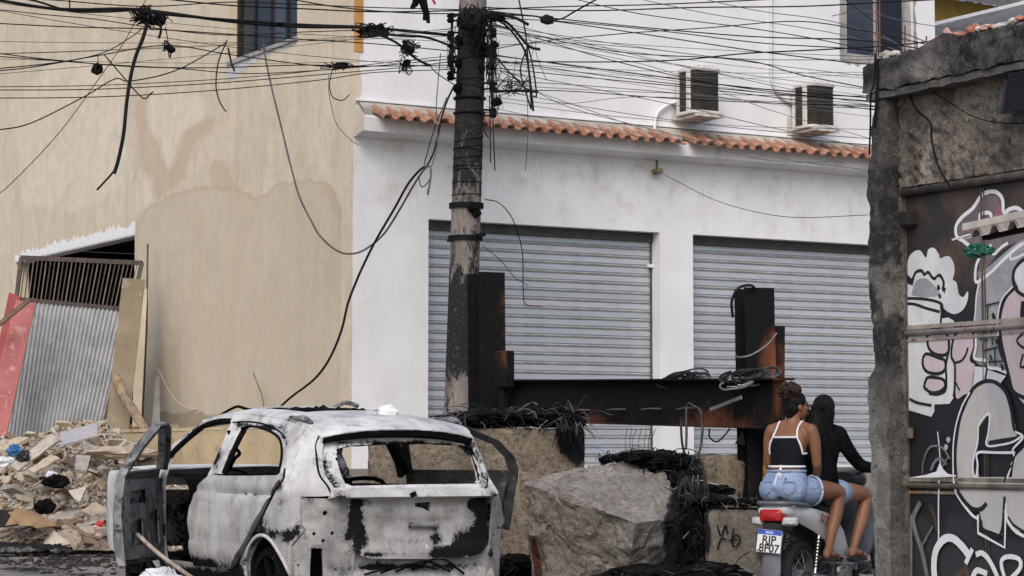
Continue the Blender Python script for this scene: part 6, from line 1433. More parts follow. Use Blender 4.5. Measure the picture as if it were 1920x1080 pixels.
for k, x in enumerate((187, 180)): crumple(onD(x, 982 + 8 * k, 23.6), 0.035, 0.03, 12 + k, 'plastic_scrap', ('bright red plastic scrap low on the right of the heap', 'pale pink scrap just under the red one')[k], plain('red_plastic', ((0.5, 0.05, 0.05), (0.55, 0.3, 0.28))[k], 0.4), 'scrap', 3)
V = []; F = []
for i in range(61):
    for j in range(13):
        px = -60 + 195 * i / 60; a = math.pi * j / 12; p = onD(px, 1024, 23.75); r_ = 0.10 * (1 - 0.6 * max(0, (px - 60) / 75)) * (1 + 0.3 * noise.noise((px * .05, 0, 3)))
        V.append(p + FV * -r_ * 1.3 * math.cos(a) + ZV * (r_ * 0.8 * math.sin(a) - 0.05 + 0.035 * noise.noise((px * .06, j * .5, 1)) + 0.02 * noise.noise((px * .2, j * 1.1, 7))))
for i in range(60):
    for j in range(12): a = i * 13 + j; F.append((a, a + 1, a + 14, a + 13))
mk('plastic_sheet', (V, F), plain('black_sheet', (0.013, 0.013, 0.015), 0.35, var=0.3), world=True, label='long black plastic sheet along the foot of the rubble heap', cat='sheet', smooth=True)
for q, lab in (([(-10, 1002, 24), (20, 1000, 24), (66, 985, 24.1)], 'thin wooden lath lying left in the rubble'), ([(62, 1010, 23.8), (90, 996, 23.9)], 'short pale lath beside the triangular board'), ([(118, 975, 24.1), (170, 1008, 23.6), (205, 1025, 23.4)], 'long dark plank slanting down to the car door'), ([(150, 998, 23.7), (190, 1010, 23.5)], 'short dark plank under the long slanting one')):
    P = [onD(*a) for a in q]; mk('lath', join(*[bar(P[i], P[i + 1], 0.05, 0.018) for i in range(len(P) - 1)]), rm[3], world=True, label=lab, cat='plank')
mk('plaster_piece', mv(chunk(0.2, 17, 2.2, 1, 0.35, 3), onD(225, 850, 25.0)), rm[0], world=True, label='wide flat plaster slab overhanging a dark gap near the car bonnet', cat='slab')
crumple(onD(1833, 470, 11.1), 0.055, 0.032, 31, 'green_bag', 'crumpled green plastic bag hanging from the awning edge', plain('green_plastic', (0.008, 0.085, 0.055), 0.35), 'bag')
# black debris on the street
V = []; F = []
for _ in range(520):
    px = r5.gauss(120, 80); py = r5.gauss(1062, 9); d = ray(px, py); t = (0.13 - EYE) / d.z; p = CAM + d * t
    q = 0.01 + 0.03 * r5.random() ** 2; k = len(V); R_ = Matrix.Rotation(r5.uniform(0, 6), 3, 'Z'); p.z = gz(p.x, p.y) + q * 0.2
    V += [p + R_ @ Vector((v[0] * q * 1.5, v[1] * q, v[2] * q * .7)) for v in BOXV]; F += [tuple(i + k for i in f) for f in BF]
mk('street_debris', (V, F), rm[4], world=True, kind='stuff', fix=False, label='black burnt crumbs scattered on the street before the heap', cat='debris')
# ================================================================== things leaning at the garage opening
LG = root('leaning_gate', 'grey corrugated gate leaf with a barred top leaning against the garage opening', 'gate', onD(100, 860, 29.6))
q = quadfn((40, 483, 30.2), (266, 493, 29.7), (183, 850, 29.0), (-4, 850, 29.6))
gf = grunge('rusty_gate_frame', (0.055, 0.046, 0.044), (0.095, 0.07, 0.062), 12, 0.7)
mk('frame', join(bar(q(0, 0), q(1, 0), 0.05, 0.06), bar(q(0, 0.0), q(0, 1), 0.05, 0.05, FV), bar(q(1, 0.0), q(1, 1), 0.05, 0.05, FV), bar(q(0, 0.215), q(1, 0.25), 0.05, 0.05), bar(q(0, 1), q(1, 1), 0.05, 0.05)), gf, LG, world=True)
for k in range(1, 28):
    u = k / 28; mk('grille_bar', bar(q(u, 0.01), q(u, 0.215 + 0.035 * u), 0.013, 0.012, FV), gf if k % 3 else grunge('bar_grey', (0.19, 0.17, 0.165), (0.12, 0.11, 0.105), 9), LG, world=True)
V = []; F = []; N_ = 260
nn = (q(1, .5) - q(0, .5)).cross(q(.5, 1) - q(.5, 0)).normalized(); nn = -nn if nn.dot(FV) > 0 else nn
for i in range(N_ + 1):
    u = 0.015 + 0.97 * i / N_; w = 0.016 * (1 if (i % 10) in (0, 1, 2, 3) else (-0.6 if (i % 10) in (5, 6, 7, 8) else 0.2))
    for j in range(9): V.append(q(u, 0.225 + 0.035 * u + (0.77 - 0.035 * u) * j / 8) + nn * (w + 0.01 * fbm((u * 3, j * .4, 2), 2)))
for i in range(N_):
    for j in range(8): a = i * 9 + j; F.append((a, a + 1, a + 10, a + 9))
mk('corrugated_sheet', (V, F), grunge('grey_sheet_paint', (0.33, 0.34, 0.35), (0.24, 0.25, 0.26), 2.2, 0.55, 0.1, 0.1, c=(0.36, 0.345, 0.33), streak=((8, 8, 0.6), (0.20, 0.20, 0.21), 0.5)), LG, world=True)
redm = grunge('faded_red_paint', (0.42, 0.145, 0.14), (0.33, 0.105, 0.105), 3, 0.7, c=(0.55, 0.26, 0.24))
board((30, 562, 29.0), (67, 568, 29.0), (4, 850, 28.6), (-45, 850, 28.6), 0.03, 'red_board', 'faded red panel leaning left of the corrugated gate leaf', redm, 'board')
board((17, 548, 30.0), (38, 556, 30.0), (-2, 740, 29.6), (-24, 740, 29.6), 0.03, 'red_board', 'narrow darker red panel behind the wide faded red one', grunge('dark_red_paint', (0.33, 0.07, 0.07), (0.25, 0.05, 0.05), 3, 0.7), 'board')
tim = grunge('old_timber', (0.20, 0.145, 0.10), (0.12, 0.085, 0.06), 5, 0.85, streak=((2, 2, 14), (0.07, 0.05, 0.04), 0.6)); ply = grunge('dusty_plywood', (0.27, 0.215, 0.15), (0.20, 0.16, 0.11), 1.6, 0.85, c=(0.32, 0.26, 0.19))
mk('timber_beam', join(bar(onD(-14, 618, 28.6), onD(56, 561, 28.6), 0.075, 0.05), bar(onD(50, 562, 28.62), onD(64, 560, 28.65), 0.02, 0.02)), tim, world=True, label='dark timber beam poking diagonally across the red panel', cat='beam')
board((230, 521, 28.9), (271, 524, 28.9), (236, 850, 28.4), (193, 850, 28.4), 0.03, 'plywood_board', 'tall brown plywood board leaning right of the corrugated gate leaf', ply)
board((254, 540, 29.8), (276, 542, 29.8), (264, 800, 29.4), (248, 800, 29.4), 0.02, 'plank', 'pale narrow plank standing upright behind the plywood board', beige, 'plank')
mk('steel_rod', tube([onD(277, 457, 30.3), onD(275, 620, 30.0), onD(267, 790, 29.6)], 0.012, 6), gf, world=True, label='thin dark rod leaning against the beige wall', cat='rod')
mk('log', tube(smoothline([onD(217, 708, 28.4), onD(232, 742, 28.2), (onD(256, 780, 28.0)), onD(286, 830, 27.8)], 4), [0.065, 0.068, 0.07, 0.066, 0.06, 0.056, 0.06, 0.066, 0.062, 0.058, 0.06, 0.062, 0.06], 10), grunge('peeling_bark', (0.34, 0.26, 0.18), (0.17, 0.13, 0.095), 9, 0.9, c=(0.42, 0.28, 0.09)), world=True, label='crooked wooden log propped against the plywood board', cat='log', smooth=True)
board((229, 775, 28.6), (250, 800, 28.6), (252, 830, 28.4), (225, 830, 28.4), 0.05, 'hollow_brick', 'orange clay brick fragment between log and plywood', brick_red, 'brick')
board((292, 708, 29.5), (299, 706, 29.5), (300, 800, 29.3), (284, 800, 29.3), 0.02, 'grey_plank', 'grey pointed plank stub standing at the foot of the beige wall', grunge('grey_wood', (0.30, 0.285, 0.27), (0.22, 0.21, 0.2), 6), 'plank')
wd = onX(497, 770, 11.0); WE = root('weed', 'thin dry weed growing at the foot of the beige wall', 'plant', wd - ZV * 0.1)
V = [wd - ZV * 0.1, onX(492, 745, 11.05), onX(485, 725, 11.08), onX(475, 700, 11.1)]
mk('stem', tube(smoothline(V, 4), 0.006, 5), plain('weed_stem', (0.12, 0.11, 0.06)), WE, world=True)
lv = []
for k in range(16):
    p = smoothline(V, 4)[rnd.randrange(3, 12)]; d_ = RV * rnd.uniform(-1, 1) + ZV * rnd.uniform(-.3, 1); lv.append(([p, p + d_ * 0.04 + FV * 0.015, p + d_ * 0.09, p + d_ * 0.04 - FV * 0.015], [(0, 1, 2, 3)]))
mk('leaves', join(*lv), plain('weed_leaf', (0.07, 0.085, 0.04)), WE, world=True, fix=False)
cable([(297, 692, 29.9), (318, 735, 29.6), (345, 762, 29.4), (385, 768, 29.0), (430, 745, 28.6), (468, 680, 28.3)], 0.006, 'pale thin cord hanging loosely along the foot of the beige wall', plain('pale_cord', (0.55, 0.46, 0.34)))
# on and by the car
mk('plaster_lump', mv(chunk(0.062, 4, 1.25, 1, 0.9, 2), onD(728, 771, 17.3)), wp, world=True, label='small white faceted lump of plaster sitting on the car roof', cat='rubble')
mk('stick', tube(smoothline([onD(258, 1002, 17.0), onD(300, 1040, 16.7), onD(372, 1092, 16.2)], 4), 0.016, 7), grunge('bare_stick', (0.40, 0.33, 0.27), (0.24, 0.19, 0.15), 8), world=True, label='bare wooden stick leaning on the open front door of the car', cat='stick', smooth=True)
crumple(onD(300, 1082, 16.8), 0.12, 0.06, 21, 'plastic_sheet', 'crumpled white sheet on the ground beside the car sill', plain('white_sheet', (0.66, 0.68, 0.70), 0.5), 'sheet')
# ================================================================== motorbike and riders
bh = (RV * 0.545 + FV * 0.839).normalized()          # heading
lamp = onD(1450, 965, 17.0)
br_ = lamp + bh * 0.42; br_.z = gz(br_.x, br_.y) + 0.0
BRZ = math.atan2(-bh.x, bh.y)
BK = root('motorbike', 'white and black underbone motorbike carrying two riders, tail lamp and white plate facing us', 'motorbike', br_, BRZ)
LZ = lamp.z - br_.z                                   # height of the tail lamp over the ground
def bm_(nm, vf, m_, par=None, smooth=True, a=40, **k):
    o = mk(nm, vf, m_, par or BK, **k)
    return sharp(o, a) if smooth else o
wpaint = plain('white_bodywork', (0.52, 0.525, 0.53), 0.25, 0, 0.5, 0.03); bkp = plain('black_bodywork', (0.018, 0.018, 0.02), 0.4, 0, 0.5); rub = plain('tyre_rubber', (0.02, 0.02, 0.021), 0.85); chrome = plain('worn_chrome', (0.45, 0.45, 0.45), 0.3, 0.8); alu = plain('engine_alloy', (0.20, 0.20, 0.205), 0.45, 0.6, var=0.3); seatm = plain('seat_vinyl', (0.022, 0.021, 0.021), 0.55)
def sec(y, cx, z, hw, hh, p=2.6, n=20):
    out = []
    for k in range(n):
        a = 2 * math.pi * k / n; c, s = math.cos(a), math.sin(a)
        out.append((cx + hw * math.copysign(abs(c) ** (2 / p), c), y, z + hh * math.copysign(abs(s) ** (2 / p), s)))
    return out
# wheels
def bwheel(y, r, w):
    c = Matrix.Translation((0, y, r))
    t = bm_('wheel', xf(lathe([(r - 0.07, -w * 0.8), (r - 0.03, -w), (r - 0.006, -w * 0.6), (r, 0), (r - 0.006, w * 0.6), (r - 0.03, w), (r - 0.07, w * 0.8), (r - 0.075, 0), (r - 0.07, -w * 0.8)], 40, 'x'), c), rub)
    mk('rim', xf(lathe([(r - 0.07, -w * .75), (r - 0.085, -w * .6), (r - 0.085, w * .6), (r - 0.07, w * .75)], 40, 'x'), c), alu, t)
    mk('hub', xf(lathe([(0.0, -0.06), (0.05, -0.06), (0.055, -0.03), (0.055, 0.03), (0.05, 0.06), (0.0, 0.06)], 18, 'x'), c), alu, t)
    sp = []
    for k in range(18):
        a = k * math.pi / 9; s = 1 if k % 2 else -1
        sp.append(tube([(s * 0.045, y + 0.05 * math.cos(a), r + 0.05 * math.sin(a)), (0, y + (r - .08) * math.cos(a + s * .25), r + (r - .08) * math.sin(a + s * .25))], 0.0025, 4))
    mk('spokes', join(*sp), chrome, t); return t
bwheel(0.0, 0.275, 0.05); bwheel(1.24, 0.29, 0.04)
# seat, tail and side covers
sz = LZ + 0.075
bm_('seat', loft([sec(y, 0, sz + dz, w, h) for y, dz, w, h in ((-0.40, -0.02, 0.06, 0.02), (-0.37, 0.0, 0.11, 0.035), (-0.2, 0.005, 0.125, 0.04), (0.05, -0.005, 0.12, 0.045), (0.2, -0.045, 0.12, 0.05), (0.4, -0.055, 0.10, 0.05), (0.52, -0.05, 0.06, 0.035))]), seatm)
bm_('grab_rail', join(tube(smoothline([(-0.13, -0.05, sz - 0.02), (-0.155, -0.25, sz + 0.0), (-0.12, -0.42, sz + 0.01), (0.0, -0.47, sz + 0.01), (0.12, -0.42, sz + 0.01), (0.155, -0.25, sz + 0.0), (0.13, -0.05, sz - 0.02)], 5), 0.016, 8)), plain('grey_rail', (0.12, 0.12, 0.125), 0.4))
for s in (-1, 1):
    V = []; F = []
    prof = [(-0.46, LZ + 0.055, LZ + 0.015, 0.06), (-0.38, LZ + 0.06, LZ - 0.02, 0.105), (-0.2, LZ + 0.055, LZ - 0.07, 0.135), (0.0, LZ + 0.035, LZ - 0.13, 0.15), (0.2, LZ + 0.0, LZ - 0.21, 0.155), (0.38, LZ - 0.06, LZ - 0.30, 0.15), (0.52, LZ - 0.15, LZ - 0.38, 0.14), (0.60, LZ - 0.24, LZ - 0.40, 0.125)]
    for y, zt_, zb_, w in prof:
        for k in range(7): t = k / 6; V.append((s * (w + 0.022 * math.sin(math.pi * t) - 0.02 * t), y, zt_ + (zb_ - zt_) * t))
    for y, zt_, zb_, w in prof:
        for k in range(7): t = k / 6; V.append((s * (w + 0.022 * math.sin(math.pi * t) - 0.02 * t - 0.012), y, zt_ + (zb_ - zt_) * t))
    N_ = 7 * len(prof)
    for i in range(len(prof) - 1):
        for k in range(6): a = i * 7 + k; F += [(a, a + 1, a + 8, a + 7), (a + N_ + 7, a + N_ + 8, a + N_ + 1, a + N_)]
        F += [(i * 7, i * 7 + 7, i * 7 + 7 + N_, i * 7 + N_), (i * 7 + 6, i * 7 + 6 + N_, i * 7 + 13 + N_, i * 7 + 13)]
    sc = bm_('side_cover', (V, F), wpaint)
    if s == 1:
        # model lettering on the right side cover
        td = bpy.data.curves.new('cover_lettering', 'FONT'); td.body = 'BIZ'; td.size = 0.10; td.extrude = 0.0012; td.shear = 0.3; td.align_x = 'CENTER'
        to = bpy.data.objects.new('cover_lettering', td); COL.objects.link(to); bpy.context.view_layer.update()
        me = bpy.data.meshes.new_from_object(to); bpy.data.objects.remove(to); me.name = 'cover_lettering'; me.materials.clear(); me.materials.append(plain('red_black_print', (0.16, 0.018, 0.02), 0.4, var=0.5))
        link('cover_lettering', me, sc, (0.181, 0.06, LZ - 0.075), (math.radians(90), 0, math.radians(90))).rotation_euler = (math.radians(90), math.radians(14), math.radians(92))
bm_('inner_body', loft([sec(y, 0, z, w, h) for y, z, w, h in ((-0.40, LZ + 0.0, 0.06, 0.03), (-0.2, LZ - 0.01, 0.11, 0.06), (0.1, LZ - 0.06, 0.12, 0.10), (0.4, LZ - 0.16, 0.11, 0.14), (0.6, LZ - 0.30, 0.09, 0.10))]), bkp)
# tail lamp, indicators, mudguard and plate
redl = NM('red_lens', 0.15, 0, 0.5); redl.col((0.36, 0.012, 0.014)); redl.bump(redl.voro(90), 0.4, 0.004); redl = redl.m
clear = NM('clear_lens', 0.12, 0, 0.6); clear.col((0.50, 0.50, 0.49)); clear.bump(clear.voro(80), 0.4, 0.004); clear = clear.m
tl_ = bm_('tail_lamp', loft([[(x * w, y, LZ + z * h + dz) for x, z in rrect(1, 1, 0.35, 4)] for y, w, h, dz in ((-0.40, 0.10, 0.05, 0.0), (-0.45, 0.098, 0.048, -0.003), (-0.475, 0.085, 0.04, -0.006), (-0.487, 0.05, 0.024, -0.008))]), redl)
bm_('lamp_housing', loft([[(x * w, y, LZ + 0.03 + z * h) for x, z in rrect(1, 1, 0.4, 4)] for y, w, h in ((-0.30, 0.13, 0.04), (-0.42, 0.118, 0.032), (-0.462, 0.10, 0.02))]), wpaint)
for s in (-1, 1): bm_('indicator', xf(loft([[(x * w, y, z * h) for x, z in rrect(1, 1, 0.45, 4)] for y, w, h in ((0.05, 0.05, 0.03), (0.0, 0.062, 0.034), (-0.03, 0.055, 0.03), (-0.05, 0.03, 0.016))]), Matrix.Translation((s * 0.125, -0.40, LZ - 0.05)) @ Matrix.Rotation(s * 0.45, 4, 'Z')), clear)
bm_('lamp_base', loft([[(x * w, y, LZ - 0.09 + z * h) for x, z in rrect(1, 1, 0.4, 4)] for y, w, h in ((-0.28, 0.09, 0.05), (-0.43, 0.085, 0.04), (-0.455, 0.07, 0.03))]), bkp)
mg = []
for y, z, w in ((-0.34, LZ - 0.09, 0.075), (-0.42, LZ - 0.16, 0.075), (-0.445, LZ - 0.3, 0.07), (-0.46, LZ - 0.42, 0.075), (-0.475, LZ - 0.52, 0.065), (-0.478, LZ - 0.545, 0.045)):
    mg.append([(x, y + 0.012 * (1 - (x / 0.08) ** 2) * 0 + d - 0.02 * (1 - (x / 0.08) ** 2), z) for d, xs in ((0, [w * (k / 4 - 1) for k in range(9)]), (0.012, [w * (1 - k / 4) for k in range(9)])) for x in xs])
bm_('rear_mudguard', loft(mg), plain('faded_mudguard', (0.13, 0.135, 0.16), 0.5))
PX = -0.006; py_, pz_ = -0.482, LZ - 0.195
Mp = Matrix.Translation((PX, py_, pz_)) @ Matrix.Rotation(math.radians(-6), 4, 'X') @ Matrix.Rotation(math.radians(4), 4, 'Y')
plate = mk('number_plate', xf(bbox(-0.10, 0.10, -0.003, 0.003, -0.085, 0.085, 0.0028), Mp), plain('plate_white', (0.72, 0.72, 0.72), 0.4, var=0.03), BK)
mk('plate_band', xf(box(-0.099, 0.099, -0.0042, -0.0032, 0.048, 0.084), Mp), plain('plate_blue', (0.05, 0.10, 0.42), 0.4), plate)
kp = plain('plate_black', (0.015, 0.015, 0.018), 0.5)
def text(body, size, x, z, m_, nm, par, M4, y=-0.0036, sx=1.0, font=None):
    td = bpy.data.curves.new(nm, 'FONT'); td.body = body; td.size = size; td.extrude = 0.0005; td.align_x = 'CENTER'; td.offset = size * 0.022
    to = bpy.data.objects.new(nm, td); COL.objects.link(to); bpy.context.view_layer.update()
    me = bpy.data.meshes.new_from_object(to); bpy.data.objects.remove(to); me.name = nm; me.materials.clear(); me.materials.append(m_)
    me.transform(M4 @ Matrix.Translation((x, y, z)) @ Matrix.Rotation(math.radians(90), 4, 'X') @ Matrix.Diagonal((sx, 1, 1, 1)))
    return link(nm, me, par)
text('RJP', 0.085, 0.0, -0.018, kp, 'plate_letters', plate, Mp); text('8F07', 0.085, 0.006, -0.080, kp, 'plate_digits', plate, Mp)
text('BRASIL', 0.022, 0.0, 0.058, plain('plate_band_print', (0.6, 0.65, 0.8), 0.5), 'plate_country', plate, Mp, -0.0046)
text('BR', 0.016, -0.085, -0.078, kp, 'plate_code', plate, Mp)
# shocks, swing arm, exhaust, engine, pegs
for s in (-1, 1):
    a = Vector((s * 0.125, 0.02, 0.29)); b = Vector((s * 0.125, 0.10, LZ - 0.16)); sp = mk('shock_absorber', tube([a, b], 0.011, 8), chrome, BK)
    P = []
    for k in range(91): t = k / 90; c = a.lerp(b, 0.15 + 0.75 * t); an = t * 2 * math.pi * 9; P.append(c + Vector((0.024 * math.cos(an), 0.024 * math.sin(an), 0)))
    mk('spring', tube(P, 0.0045, 5), bkp, sp)
    bm_('swing_arm', tube([(s * 0.09, 0.0, 0.275), (s * 0.085, 0.42, 0.33)], 0.02, 8), bkp)
mf = bm_('exhaust', tube(smoothline([(0.10, 0.72, 0.24), (0.13, 0.5, 0.19), (0.165, 0.3, 0.20), (0.18, 0.18, 0.22), (0.185, -0.05, 0.25), (0.19, -0.30, 0.285)], 6), [0.015] * 16 + [0.02 + 0.032 * min(1, k / 4) for k in range(14)] + [0.03], 14), bkp)
bm_('heat_shield', xf(loft([[(0.052 * math.cos(a), y, 0.052 * math.sin(a) * 0.9) for a in [k * 2 * math.pi / 16 for k in range(16)]] for y in (-0.24, 0.0, 0.16)]), Matrix.Translation((0.193, 0.0, 0.247)) @ Matrix.Rotation(math.radians(-7), 4, 'X')), chrome, mf)
bm_('engine', join(bbox(-0.11, 0.13, 0.36, 0.70, 0.22, 0.42, 0.03, 2), xf(lathe([(0.0, 0.14), (0.085, 0.13), (0.1, 0.10), (0.1, -0.1), (0.0, -0.12)], 20, 'x'), Matrix.Translation((0.03, 0.50, 0.30))), bbox(-0.06, 0.07, 0.66, 0.86, 0.30, 0.42, 0.02)), alu)
bm_('engine_cover', join(xf(lathe([(0.0, 0.165), (0.06, 0.16), (0.075, 0.14)], 20, 'x'), Matrix.Translation((0.0, 0.45, 0.30))), tube([(0.16, 0.35, 0.38), (0.17, 0.60, 0.36)], 0.02, 8)), chrome)
for s in (-1, 1):
    bm_('passenger_peg', tube([(s * 0.10, 0.10, LZ - 0.39), (s * 0.27, 0.08, LZ - 0.39)], 0.014, 8), rub); bm_('peg_bracket', bar((s * 0.12, 0.10, LZ - 0.39), (s * 0.11, 0.25, LZ - 0.33), 0.02, 0.03), bkp)
    bm_('rider_peg', tube([(s * 0.08, 0.50, LZ - 0.36), (s * 0.27, 0.50, LZ - 0.36)], 0.014, 8), rub)
bm_('kick_start', tube(smoothline([(0.15, 0.42, 0.32), (0.20, 0.40, 0.34), (0.22, 0.28, 0.40), (0.27, 0.26, 0.41)], 4), 0.009, 6), chrome)
# leg shield, fork, handlebar, mirror
bm_('leg_shield', loft([sec(0.86 + dy, 0, z, w, 0.03, 3) if False else [(x * w, 0.80 + dy + 0.10 * abs(x) ** 2 + ty, z) for x, ty in [(-1, 0), (-.6, 0), (-.2, 0), (.2, 0), (.6, 0), (1, 0), (1, .03), (.6, .05), (.2, .06), (-.2, .06), (-.6, .05), (-1, .03)]] for z, w, dy in ((0.34, 0.12, -0.02), (0.45, 0.19, 0.0), (0.62, 0.21, 0.05), (0.80, 0.17, 0.07), (0.92, 0.10, 0.06))]), plain('slate_shield', (0.075, 0.085, 0.105), 0.4))
bm_('headlamp_cowl', loft([sec(0.92 + dy, 0, 1.01 + dz, w, h) for dy, dz, w, h in ((-0.12, 0.0, 0.09, 0.05), (0.0, 0.0, 0.13, 0.075), (0.1, -0.01, 0.11, 0.07), (0.16, -0.02, 0.06, 0.04))]), bkp)
hb = bm_('handlebar', tube(smoothline([(-0.34, 0.74, 1.06), (-0.2, 0.82, 1.07), (0, 0.88, 1.03), (0.2, 0.82, 1.07), (0.34, 0.74, 1.06)], 5), 0.013, 8), bkp)
for s in (-1, 1):
    mk('grip', tube([(s * 0.25, 0.795, 1.068), (s * 0.36, 0.73, 1.06)], 0.019, 10), rub, hb)
    mi_ = bm_('mirror', xf(lathe([(0.0, -0.012), (0.05, -0.012), (0.062, 0.0), (0.05, 0.014), (0.0, 0.018)], 20), Matrix.Translation((s * 0.30, 0.86, 1.22)) @ Matrix.Rotation(math.radians(80), 4, 'X') @ Matrix.Diagonal((1.25, .85, 1, 1))), bkp)
    mk('mirror_glass', xf(lathe([(0.0, 0.0), (0.046, 0.0)], 20), Matrix.Translation((s * 0.30, 0.86 - 0.0165, 1.22)) @ Matrix.Rotation(math.radians(80), 4, 'X') @ Matrix.Diagonal((1.25, .85, 1, 1))), glassm('mirror_silver', (0.5, 0.52, 0.55)), mi_)
    mk('mirror_stem', tube(smoothline([(s * 0.22, 0.81, 1.08), (s * 0.27, 0.86, 1.14), (s * 0.30, 0.87, 1.20)], 4), 0.007, 6), bkp, mi_)
    bm_('fork_leg', tube([(s * 0.075, 1.24, 0.29), (s * 0.075, 0.98, 0.86)], 0.022, 8), bkp)
bm_('front_mudguard', loft([[(x, 1.24 + 0.33 * math.sin(a), 0.29 + 0.33 * math.cos(a)) for x in (-0.06, 0, 0.06)] + [(x, 1.24 + 0.315 * math.sin(a), 0.29 + 0.315 * math.cos(a)) for x in (0.06, 0, -0.06)] for a in [math.radians(d) for d in range(-90, 61, 15)]]), wpaint)
bm_('front_panel', loft([[(x * w, 0.90 + 0.03 + d, z) for x, d in ((-1, 0), (0, .1), (1, 0), (1, -.02), (0, .07), (-1, -.02))] for z, w in ((0.6, .14), (0.75, .15), (0.95, .12))]), bkp)
# ---- people ---------------------------------------------------------------
def skinmat(nm, c):
    M = NM(nm, 0.5, 0, 0.35); M.col(M.mix(M.step(M.noise(14, 4), 0.35, 0.65), c, tuple(x * 0.86 for x in c))); M.b.inputs['Subsurface Weight'].default_value = 0.08; M.b.inputs['Subsurface Radius'].default_value = (0.02, 0.008, 0.004); return M.m
def ell(c, ax, R=None, n=3):
    b = bmesh.new(); bmesh.ops.create_icosphere(b, subdivisions=n, radius=1)
    for v in b.verts:
        q = Vector((v.co.x * ax[0], v.co.y * ax[1], v.co.z * ax[2])); v.co = (R @ q if R else q) + Vector(c)
    return frombm(b)
def ringloft(rings, n=28):
    """rings: (x, y, z, half width, half depth)"""
    return loft([[(x + w * math.copysign(abs(math.cos(a)) ** 0.85, math.cos(a)), y + d * math.copysign(abs(math.sin(a)) ** 0.85, math.sin(a)), z) for a in [2 * math.pi * k / n for k in range(n)]] for x, y, z, w, d in rings])
def limb(pts, k=5, n=14):
    """pts: (x, y, z, r)"""
    P = smoothline([p[:3] for p in pts], k); R_ = []
    for i in range(len(pts) - 1):
        for j in range(k): t = j / k; t = t * t * (3 - 2 * t); R_.append(pts[i][3] + (pts[i + 1][3] - pts[i][3]) * t)
    R_.append(pts[-1][3]); a, b_ = P[0], P[-1]
    return join(tube(P, R_, n), ell(a, (R_[0],) * 3, n=2), ell(b_, (R_[-1],) * 3, n=2))
def fused(nm, parts, m_, parent, vox=0.008, sm=4, col=None):
    V, F = join(*parts); me = mesh('tmp', V, F); o = bpy.data.objects.new('tmp', me); COL.objects.link(o)
    r = o.modifiers.new('r', 'REMESH'); r.mode = 'VOXEL'; r.voxel_size = vox
    s = o.modifiers.new('s', 'SMOOTH'); s.factor = 0.5; s.iterations = sm
    bpy.context.view_layer.update(); dg = bpy.context.evaluated_depsgraph_get()
    me2 = bpy.data.meshes.new_from_object(o.evaluated_get(dg)); bpy.data.objects.remove(o); me2.name = nm
    me2.materials.clear(); me2.materials.append(m_); me2.polygons.foreach_set('use_smooth', [True] * len(me2.polygons))
    return link(nm, me2, parent)
def hand(w, d, up, side, s, curl=0.6):
    """w wrist, d finger direction, up back-of-hand normal, side towards the thumb"""
    w = Vector(w); d = Vector(d).normalized(); side = (Vector(side) - d * d.dot(Vector(side))).normalized(); up = side.cross(d) * s
    P = [limb([(*(w), 0.024), (*(w + d * 0.045 + side * 0.012), 0.022), (*(w + d * 0.085 + side * 0.012), 0.017)], 3, 10), limb([(*(w + d * 0.03 - side * 0.012), 0.02), (*(w + d * 0.08 - side * 0.018), 0.016)], 3, 10)]
    for k, L in enumerate((0.068, 0.078, 0.072, 0.056)):
        o = w + d * 0.085 + side * (0.027 - 0.018 * k); a = o + d * L * 0.45 - up * L * 0.2 * curl; b_ = a + d * L * 0.22 - up * L * 0.32 * curl; c = b_ - d * L * 0.05 * curl - up * L * 0.3 * curl + d * L * 0.2 * (1 - curl)
        P.append(limb([(*o, 0.0092), (*a, 0.0088), (*b_, 0.008), (*c, 0.007)], 3, 8))
    o = w + d * 0.03 + side * 0.025; P.append(limb([(*o, 0.012), (*(o + side * 0.03 + d * 0.025 - up * 0.01), 0.0105), (*(o + side * 0.035 + d * 0.055 - up * 0.025), 0.009)], 3, 8))
    return P
def head_parts(c, yaw, tilt=0.0, sc=1.0):
    R_ = Matrix.Rotation(yaw, 3, 'Z') @ Matrix.Rotation(tilt, 3, 'X'); T = lambda x, y, z: Vector(c) + R_ @ Vector((x, y, z)) * sc
    P = [ell(T(0, -0.01, 0.03), (0.073, 0.09, 0.085), R_), ell(T(0, 0.02, -0.03), (0.058, 0.066, 0.075), R_), ell(T(0, 0.035, -0.085), (0.032, 0.032, 0.025), R_)]
    P += [limb([(*T(0, 0.085, 0.02), 0.008), (*T(0, 0.098, -0.012), 0.011), (*T(0, 0.095, -0.026), 0.013)], 3, 8), ell(T(0, 0.082, -0.055), (0.022, 0.010, 0.006), R_, 2), ell(T(0, 0.081, -0.065), (0.019, 0.010, 0.007), R_, 2)]
    for s in (-1, 1): P += [ell(T(s * 0.074, -0.004, -0.012), (0.008, 0.018, 0.028), R_, 2), ell(T(s * 0.03, 0.076, 0.024), (0.018, 0.008, 0.006), R_, 2), ell(T(s * 0.038, 0.055, -0.02), (0.022, 0.02, 0.018), R_, 2)]
    return P, T, R_
def face(par, T, R_, brow):
    for s in (-1, 1):
        mk('eye', ell(T(s * 0.031, 0.079, 0.006), (0.012, 0.006, 0.007), R_, 2), plain('eye_dark', (0.03, 0.02, 0.015), 0.2), par, smooth=True)
        mk('eyebrow', tube([T(s * 0.016, 0.088, 0.024), T(s * 0.032, 0.086, 0.029), T(s * 0.047, 0.076, 0.024)], 0.0035, 5), brow, par)
    mk('lips', join(ell(T(0, 0.090, -0.0545), (0.020, 0.005, 0.004), R_, 2), ell(T(0, 0.089, -0.063), (0.017, 0.005, 0.005), R_, 2)), plain('lip', (0.20, 0.07, 0.06), 0.4), par, smooth=True)
hz = lambda z: z            # local heights are metres over the street
skin1 = skinmat('brown_skin', (0.215, 0.095, 0.052)); skin2 = skinmat('light_brown_skin', (0.255, 0.115, 0.064))
